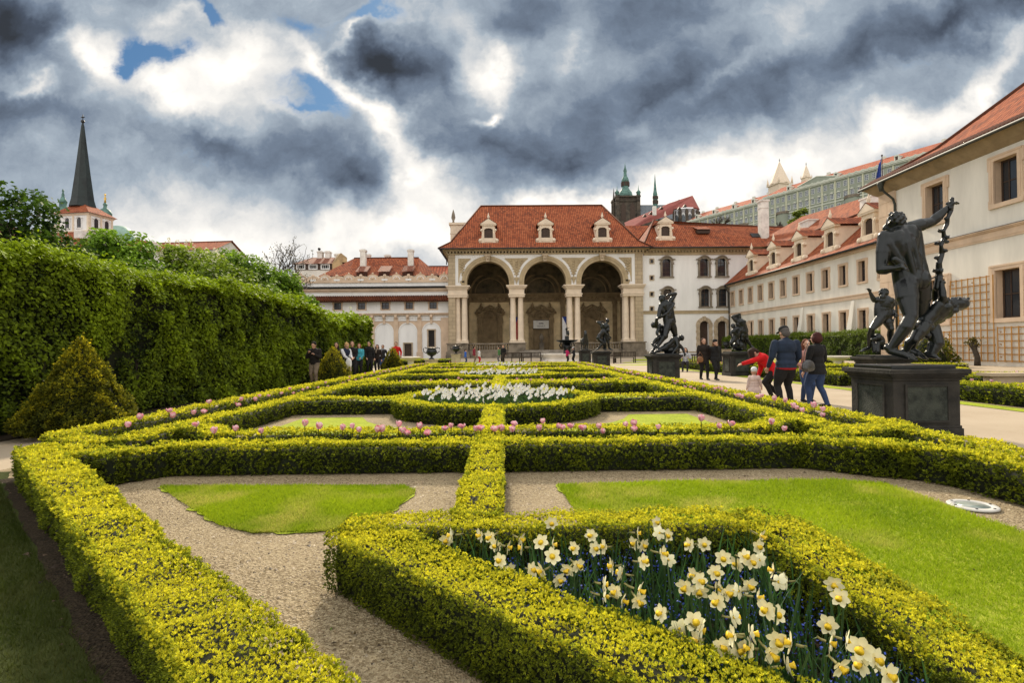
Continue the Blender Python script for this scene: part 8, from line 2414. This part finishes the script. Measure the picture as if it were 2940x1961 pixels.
def tulip(x, y, z, label, group, detailed, s=1.0):
    if not detailed:
        o = link('tulip', FART); o.location = (x, y, 0); o.rotation_euler = (random.gauss(0, .12), random.gauss(0, .12), random.uniform(0, 6.28)); o.scale = (s, s, z / .45); tag(o, label, 'tulip', group); return
    r = empty('tulip', (x, y, 0), random.uniform(0, 6.28), label, 'tulip', group)
    o = link('cup', CUP2 if random.random() < .22 else CUP, r); o.location = (0, 0, z - .035); o.rotation_euler = (random.gauss(0, .16), random.gauss(0, .16), 0); q = s * random.uniform(.9, 1.2); o.scale = (q, q, q * random.uniform(.9, 1.1))
    o = link('stem', TST, r); o.scale = (1, 1, z - .03)
    o = link('leaf', TLF, r); o.rotation_euler = (0, 0, random.uniform(0, 6.28)); o.scale = (1, 1, random.uniform(.9, 1.3))
TU4 = [(350, 480), (460, 520), (590, 505), (750, 520), (1015, 475), (1100, 495), (1245, 500), (1310, 490), (1350, 512), (1460, 512), (1485, 512), (1590, 480), (1615, 518), (1640, 532), (1725, 492), (1772, 532), (1875, 503), (1912, 487), (1980, 492), (2065, 507), (2095, 505), (2180, 508), (2222, 503), (2300, 478), (2290, 512)]
TU5 = [(45, 508), (85, 505), (165, 478), (150, 510), (340, 460), (318, 503), (433, 488), (460, 498), (512, 490), (582, 503), (683, 490), (710, 520), (852, 477), (893, 473), (900, 508), (1047, 495), (1310, 445), (1425, 490), (1490, 475), (1740, 465), (1820, 505)]
for ox, L_ in ((400, TU4), (1400, TU5)):
    for x_, y_ in L_:
        yy = 6.72 + random.uniform(-.14, .14); p = at(ox + x_ / 2.137, 1000 + y_ / 2.137, yy)
        half = 'left of' if p.x < AX else 'right of'
        tulip(p.x, yy, min(max(p.z + .03, .34), .62), 'pink and white tulip in the nearest cross row, %s the middle hedge strip' % half, 'nearest tulip row, %s the strip' % half, True, 1.12)
def strip(n, xf, yf, label, group, near=11.5, power=1.0):
    for k in range(n):
        f = ((k + random.random()) / n) ** power; x_, y_ = xf(f), yf(f)
        tulip(x_ + random.gauss(0, .10), y_, random.uniform(.36, .50), label, group, y_ < near, 1.22)
strip(52, lambda f: -5.1, lambda f: 7.7 + 29 * f, 'pink tulip in the long strip beside the tall left hedge', 'left long tulip strip', power=1.25)
strip(66, lambda f: 4.64, lambda f: 7.9 + 29 * f, 'pink tulip in the long strip along the sandy path', 'right long tulip strip', power=1.3)
for y_, n, nm in ((16.85, 26, 'second'), (26.95, 24, 'third'), (37.0, 18, 'last')): strip(n, lambda f: -3.9 + 7.4 * f, lambda f, y_=y_: y_ + random.uniform(-.12, .12), 'pink tulip in the %s cross row between the low hedges' % nm, '%s tulip cross row' % nm)
strip(40, lambda f: 11.75, lambda f: 8.8 + 28 * f, 'pink tulip in the long strip of the right parterre', 'right parterre tulips', power=1.2)
strip(14, lambda f: 12.6 + 8 * f, lambda f: 18.2 + random.uniform(-.1, .1), 'pink tulip in a cross row of the right parterre', 'right parterre tulip row')

# white narcissus in the round beds
b = MB(); v_, f_ = petal_fan(6, .004, .036, .018, .004, rows=2)
for i in range(2):
    Mx = Matrix.Translation((.02 * (i * 2 - 1), -.01, .40 + .035 * i)) @ Matrix.Rotation(R(65 + 25 * i), 4, 'X') @ Matrix.Rotation(R(40 * i - 20), 4, 'Y'); b.M = Mx; b.add(v_, f_, 0, True); b.lathe([(.007, 0), (.009, .010)], (0, 0, .003), 7, 1)
b.M = Matrix.Identity(4); b.tube([(0, 0, 0), (0, 0, .42)], .004, 4, 2); NAR = b.mesh('narcissus', [mat('pure white petals', (.86, .86, .82), .6, .03, 14), mat('pale yellow cup', (.85, .70, .28), .6, .05, 14), STEM])
for ci, (c0, n, lab) in enumerate(zip(CELLS, (185, 112, 80), ('nearest', 'second', 'third'))):
    cy = c0 + 4.85
    for k in range(n):
        r_ = 1.62 * math.sqrt((k + .5) / n); a = k * 2.39996
        o = link('narcissus', NAR); o.location = (AX + r_ * math.cos(a) + random.gauss(0, .05), cy + r_ * math.sin(a) + random.gauss(0, .05), 0)
        q = .92 + .22 * ci; o.scale = (q, q, random.uniform(.95, 1.22)); o.rotation_euler = (0, random.gauss(0, .08), random.gauss(0, .9)); tag(o, 'white narcissus in the %s round bed' % lab, 'narcissus', '%s bed of white narcissus' % lab)
    if True:
        m_ = 2500; r_ = 1.7 * np.sqrt(RNG.uniform(0, 1, m_)); a = RNG.uniform(0, 6.28, m_)
        V, F, C = leaf_cards(np.stack([AX + r_ * np.cos(a), cy + r_ * np.sin(a), RNG.uniform(.1, .36, m_)], 1), np.concatenate([RNG.normal(0, 1, (m_, 2)), np.zeros((m_, 1))], 1), .14, (.02, .05, .015), (.06, .12, .03), RNG.uniform(0, 1, m_), .16)
        tag(link('narcissus_foliage', fast_mesh('narcissus_foliage', V, F, MT['leaf'], C)), kind='stuff')
for c0 in (18.7, 28.8):
    m_ = 900; r_ = 1.6 * np.sqrt(RNG.uniform(0, 1, m_)); a = RNG.uniform(0, 6.28, m_); cy = c0 + 4.6
    V, F, C = leaf_cards(np.stack([RX + r_ * np.cos(a), cy + r_ * np.sin(a), RNG.uniform(.28, .46, m_)], 1), RNG.normal(0, 1, (m_, 3)), .11, (.70, .62, .15), (.85, .80, .40), RNG.uniform(0, 1, m_), .8)
    tag(link('pale_yellow_flowers', fast_mesh('pale_yellow_flowers', V, F, MT['petal'], C)), kind='stuff')

# ------------------------------------------------------------------ furniture of the courtyard
def bench(label, x, y, rz, L_=1.9):
    t = empty('garden_bench', (x, y, 0), rz, label, 'bench', 'dark slatted garden benches')
    b = MB(); [b.box(-L_ / 2, L_ / 2, -.42 + k * .11, -.34 + k * .11, .42, .455) for k in range(4)]; b.build('seat', MT['bench'], t)
    b = MB(); b.box(-L_ / 2, L_ / 2, .02, .06, .86, .93); b.box(-L_ / 2, L_ / 2, .02, .06, .50, .55); [b.box(-L_ / 2 + .08 + k * .13, -L_ / 2 + .13 + k * .13, .03, .05, .55, .86) for k in range(int(L_ / .13))]; b.build('backrest', MT['bench'], t)
    for sx in (-1, 1):
        x0 = sx * (L_ / 2 - .06)
        b = MB(); b.box(x0 - .035, x0 + .035, -.44, -.37, 0, .42); b.build('leg', MT['bench'], t)
        b = MB(); b.box(x0 - .035, x0 + .035, .0, .065, 0, .93); b.build('leg', MT['bench'], t)
        b = MB(); b.box(x0 - .03, x0 + .03, -.44, .0, .62, .66); b.build('armrest', MT['bench'], t)
for lab, px, Y_, rz in (('dark bench with its back to the camera, left of the three', 1470, 50, 20), ('dark bench in the middle of the three before the loggia steps', 1497, 51, 0), ('dark bench nearest the stone basin', 1525, 52, -18), ('dark bench right of the wrestlers, turned sideways', 1771, 46, 60), ('dark bench facing away right of the wrestlers', 1794, 47, 5)):
    p = gx(px, Y_); bench(lab, p[0], Y_, R(rz) + math.pi)
p = gx(1972, 30.2); bench('bench under the visitor in pale grey', p[0], 30.25, 0)
# stone basin with the bronze fountain
FXc = at(1628, 1000, 53).x
t = empty('stone_basin', (FXc, 53, 0), label='pale carved stone basin round the bronze fountain', cat='fountain basin')
b = MB(); b.lathe([(2.75, 0), (2.75, .12), (2.55, .18), (2.45, .34), (2.62, .52), (2.68, .66), (2.72, .78), (2.30, .78), (2.28, .40), (.02, .38)], (0, 0, 0), 40); b.build('rim', MT['marble'], t)
b = MB(); b.lathe([(2.27, .55), (2.27, .56)], (0, 0, 0), 40); b.build('water', glass_mat('dark basin water', (.01, .02, .02), .05), t)
t = empty('bronze_fountain', (FXc, 53, .38), label='dark bronze fountain bowl with a small figure group on top', cat='fountain')
b = MB(); b.lathe([(.55, 0), (.5, .2), (.36, .3), (.34, .8), (.42, .95), (.36, 1.1), (.30, 1.35)], (0, 0, 0), 16); b.build('stem', MT['bronze'], t)
b = MB(); b.lathe([(.3, 1.32), (.62, 1.42), (.95, 1.55), (1.05, 1.64), (1.05, 1.68), (.98, 1.68), (.2, 1.55)], (0, 0, 0), 28); b.build('bowl', MT['bronze'], t)
for k in range(6):
    a = k * math.pi / 3; b = MB(); b.tube([(.36 * math.cos(a), .36 * math.sin(a), .95), (.62 * math.cos(a), .62 * math.sin(a), .95), (.72 * math.cos(a), .72 * math.sin(a), 1.15), (.6 * math.cos(a), .6 * math.sin(a), 1.4)], [.05, .06, .06, .05], 8); b.build('bracket', MT['bronze'], t)
b = MB(); b.box(-.18, .18, -.18, .18, 1.55, 2.05); b.build('block', MT['bronze'], t)
B = Body(); J = pose(.95, ((-.05, .16, .62), (.2, .1, .86)), ((-.05, .06, 0), (.07, -.05, 0)), 12); b0 = skin(J, .95); b0.b.M = Matrix.Identity(4)
for i in range(len(b0.b.v)): b0.b.v[i] = (b0.b.v[i][0], -b0.b.v[i][1], b0.b.v[i][2] + 2.05)
b0.ell((.12, -.06, 2.28), (.12, .12, .22)); b0.ell((.16, -.05, 2.52), (.06, .06, .07)); b0.build('figure_group', MT['bronze'], t, .022, 1)
def urn(label, px, Y_, h0, s=1.0, handles=True, m=None, m2=None):
    p = gx(px, Y_); t = empty('garden_urn', (p[0], Y_, 0), 0, label, 'urn', 'urns on stone blocks')
    b = MB(); b.box(-.42 * s, .42 * s, -.42 * s, .42 * s, 0, h0); b.box(-.48 * s, .48 * s, -.48 * s, .48 * s, h0, h0 + .07); b.build('block', m2 or MT['sand'], t, bevel=.01)
    z = h0 + .07
    b = MB(); b.lathe([(.22 * s, z), (.20 * s, z + .05 * s), (.07 * s, z + .14 * s), (.10 * s, z + .2 * s), (.32 * s, z + .34 * s), (.40 * s, z + .52 * s), (.34 * s, z + .66 * s), (.30 * s, z + .74 * s), (.42 * s, z + .82 * s), (.38 * s, z + .83 * s), (.26 * s, z + .72 * s)], (0, 0, 0), 18); b.build('bowl', m or MT['bronze'], t)
    if handles:
        for q in (-1, 1): b = MB(); b.tube([(q * .36 * s, 0, z + .42 * s), (q * .56 * s, 0, z + .55 * s), (q * .58 * s, 0, z + .78 * s), (q * .46 * s, 0, z + .86 * s), (q * .36 * s, 0, z + .76 * s)], .03 * s, 8); b.build('handle', m or MT['bronze'], t)
urn('black bronze urn with two handles nearest the far left pyramid', 1239, 44, .45, 1.1)
urn('black bronze urn with handles before the left pier of the loggia', 1309, 52, .75, .95)
urn('dark urn behind the two walking young women', 2085, 62, .9, 1.0, False)
def stone_table(label, px, Y_, s=1.0):
    p = gx(px, Y_); t = empty('stone_bowl', (p[0], Y_, 0), 0, label, 'stone bowl', 'pale shallow stone bowls')
    b = MB(); b.lathe([(.32 * s, 0), (.30 * s, .08), (.20 * s, .16), (.20 * s, .42), (.28 * s, .50)], (0, 0, 0), 16); b.build('foot', MT['marble'], t)
    b = MB(); b.lathe([(.28 * s, .50), (.55 * s, .62), (.66 * s, .68), (.68 * s, .76), (.60 * s, .76), (.1, .70)], (0, 0, 0), 22); b.build('bowl', MT['marble'], t)
stone_table('pale shallow stone bowl left of the black urn', 1179, 42, 1.15)
stone_table('pale shallow stone bowl in front of the clipped right hedge', 2404, 30, 1.0)
for lab, pts in (('low box hedge behind the black urns', [(-9.5, 47), (-4.6, 47)]), ('low box hedge left of the black urn', [(-9.5, 43), (-6.5, 43)]), ('short box hedge block right of the black urn', [(-6.0, 45), (-4.9, 45)])): hedge(lab, pts, .9, .45, group='box hedges of the far courtyard', fresh=.7)
# old vine stumps by the trellis
for px, py, lab in ((2720, 1010, 'gnarled vine stump with a leafy head between two low trellises'), (2806, 1010, 'gnarled leaning vine stump beside the round shrub')):
    p = atx(px, 1040, 28.6); t = empty('vine_stump', (28.6, p.y, 0), 0, lab, 'stump', 'vine stumps by the trellis')
    b = MB(); b.tube([(0, 0, 0), (.05, .05, .5), (-.02, .15, .95), (.0, .25, 1.2)], [.17, .15, .14, .16], 8); b.ball((0, .25, 1.25), .22, 0, 8, 6); b.build('trunk', MT['bark'], t)
    P = RNG.normal(0, .16, (260, 3)) + np.array([0, .28, 1.4]); V, F, C = leaf_cards(P, RNG.normal(0, 1, (260, 3)), .14, (.02, .03, .01), (.16, .13, .03), RNG.uniform(0, 1, 260)); link('leaves', fast_mesh('leaves', V, F, MT['leaf'], C), t)
b = MB(); b.box(12.9, 17.5, 14.6, 14.9, 0, .5); b.box(12.8, 17.6, 14.5, 15.0, .5, .58)
tag(b.build('low_stone_wall', MT['sand']), 'low pale stone ledge among the right parterre hedges', 'ledge')
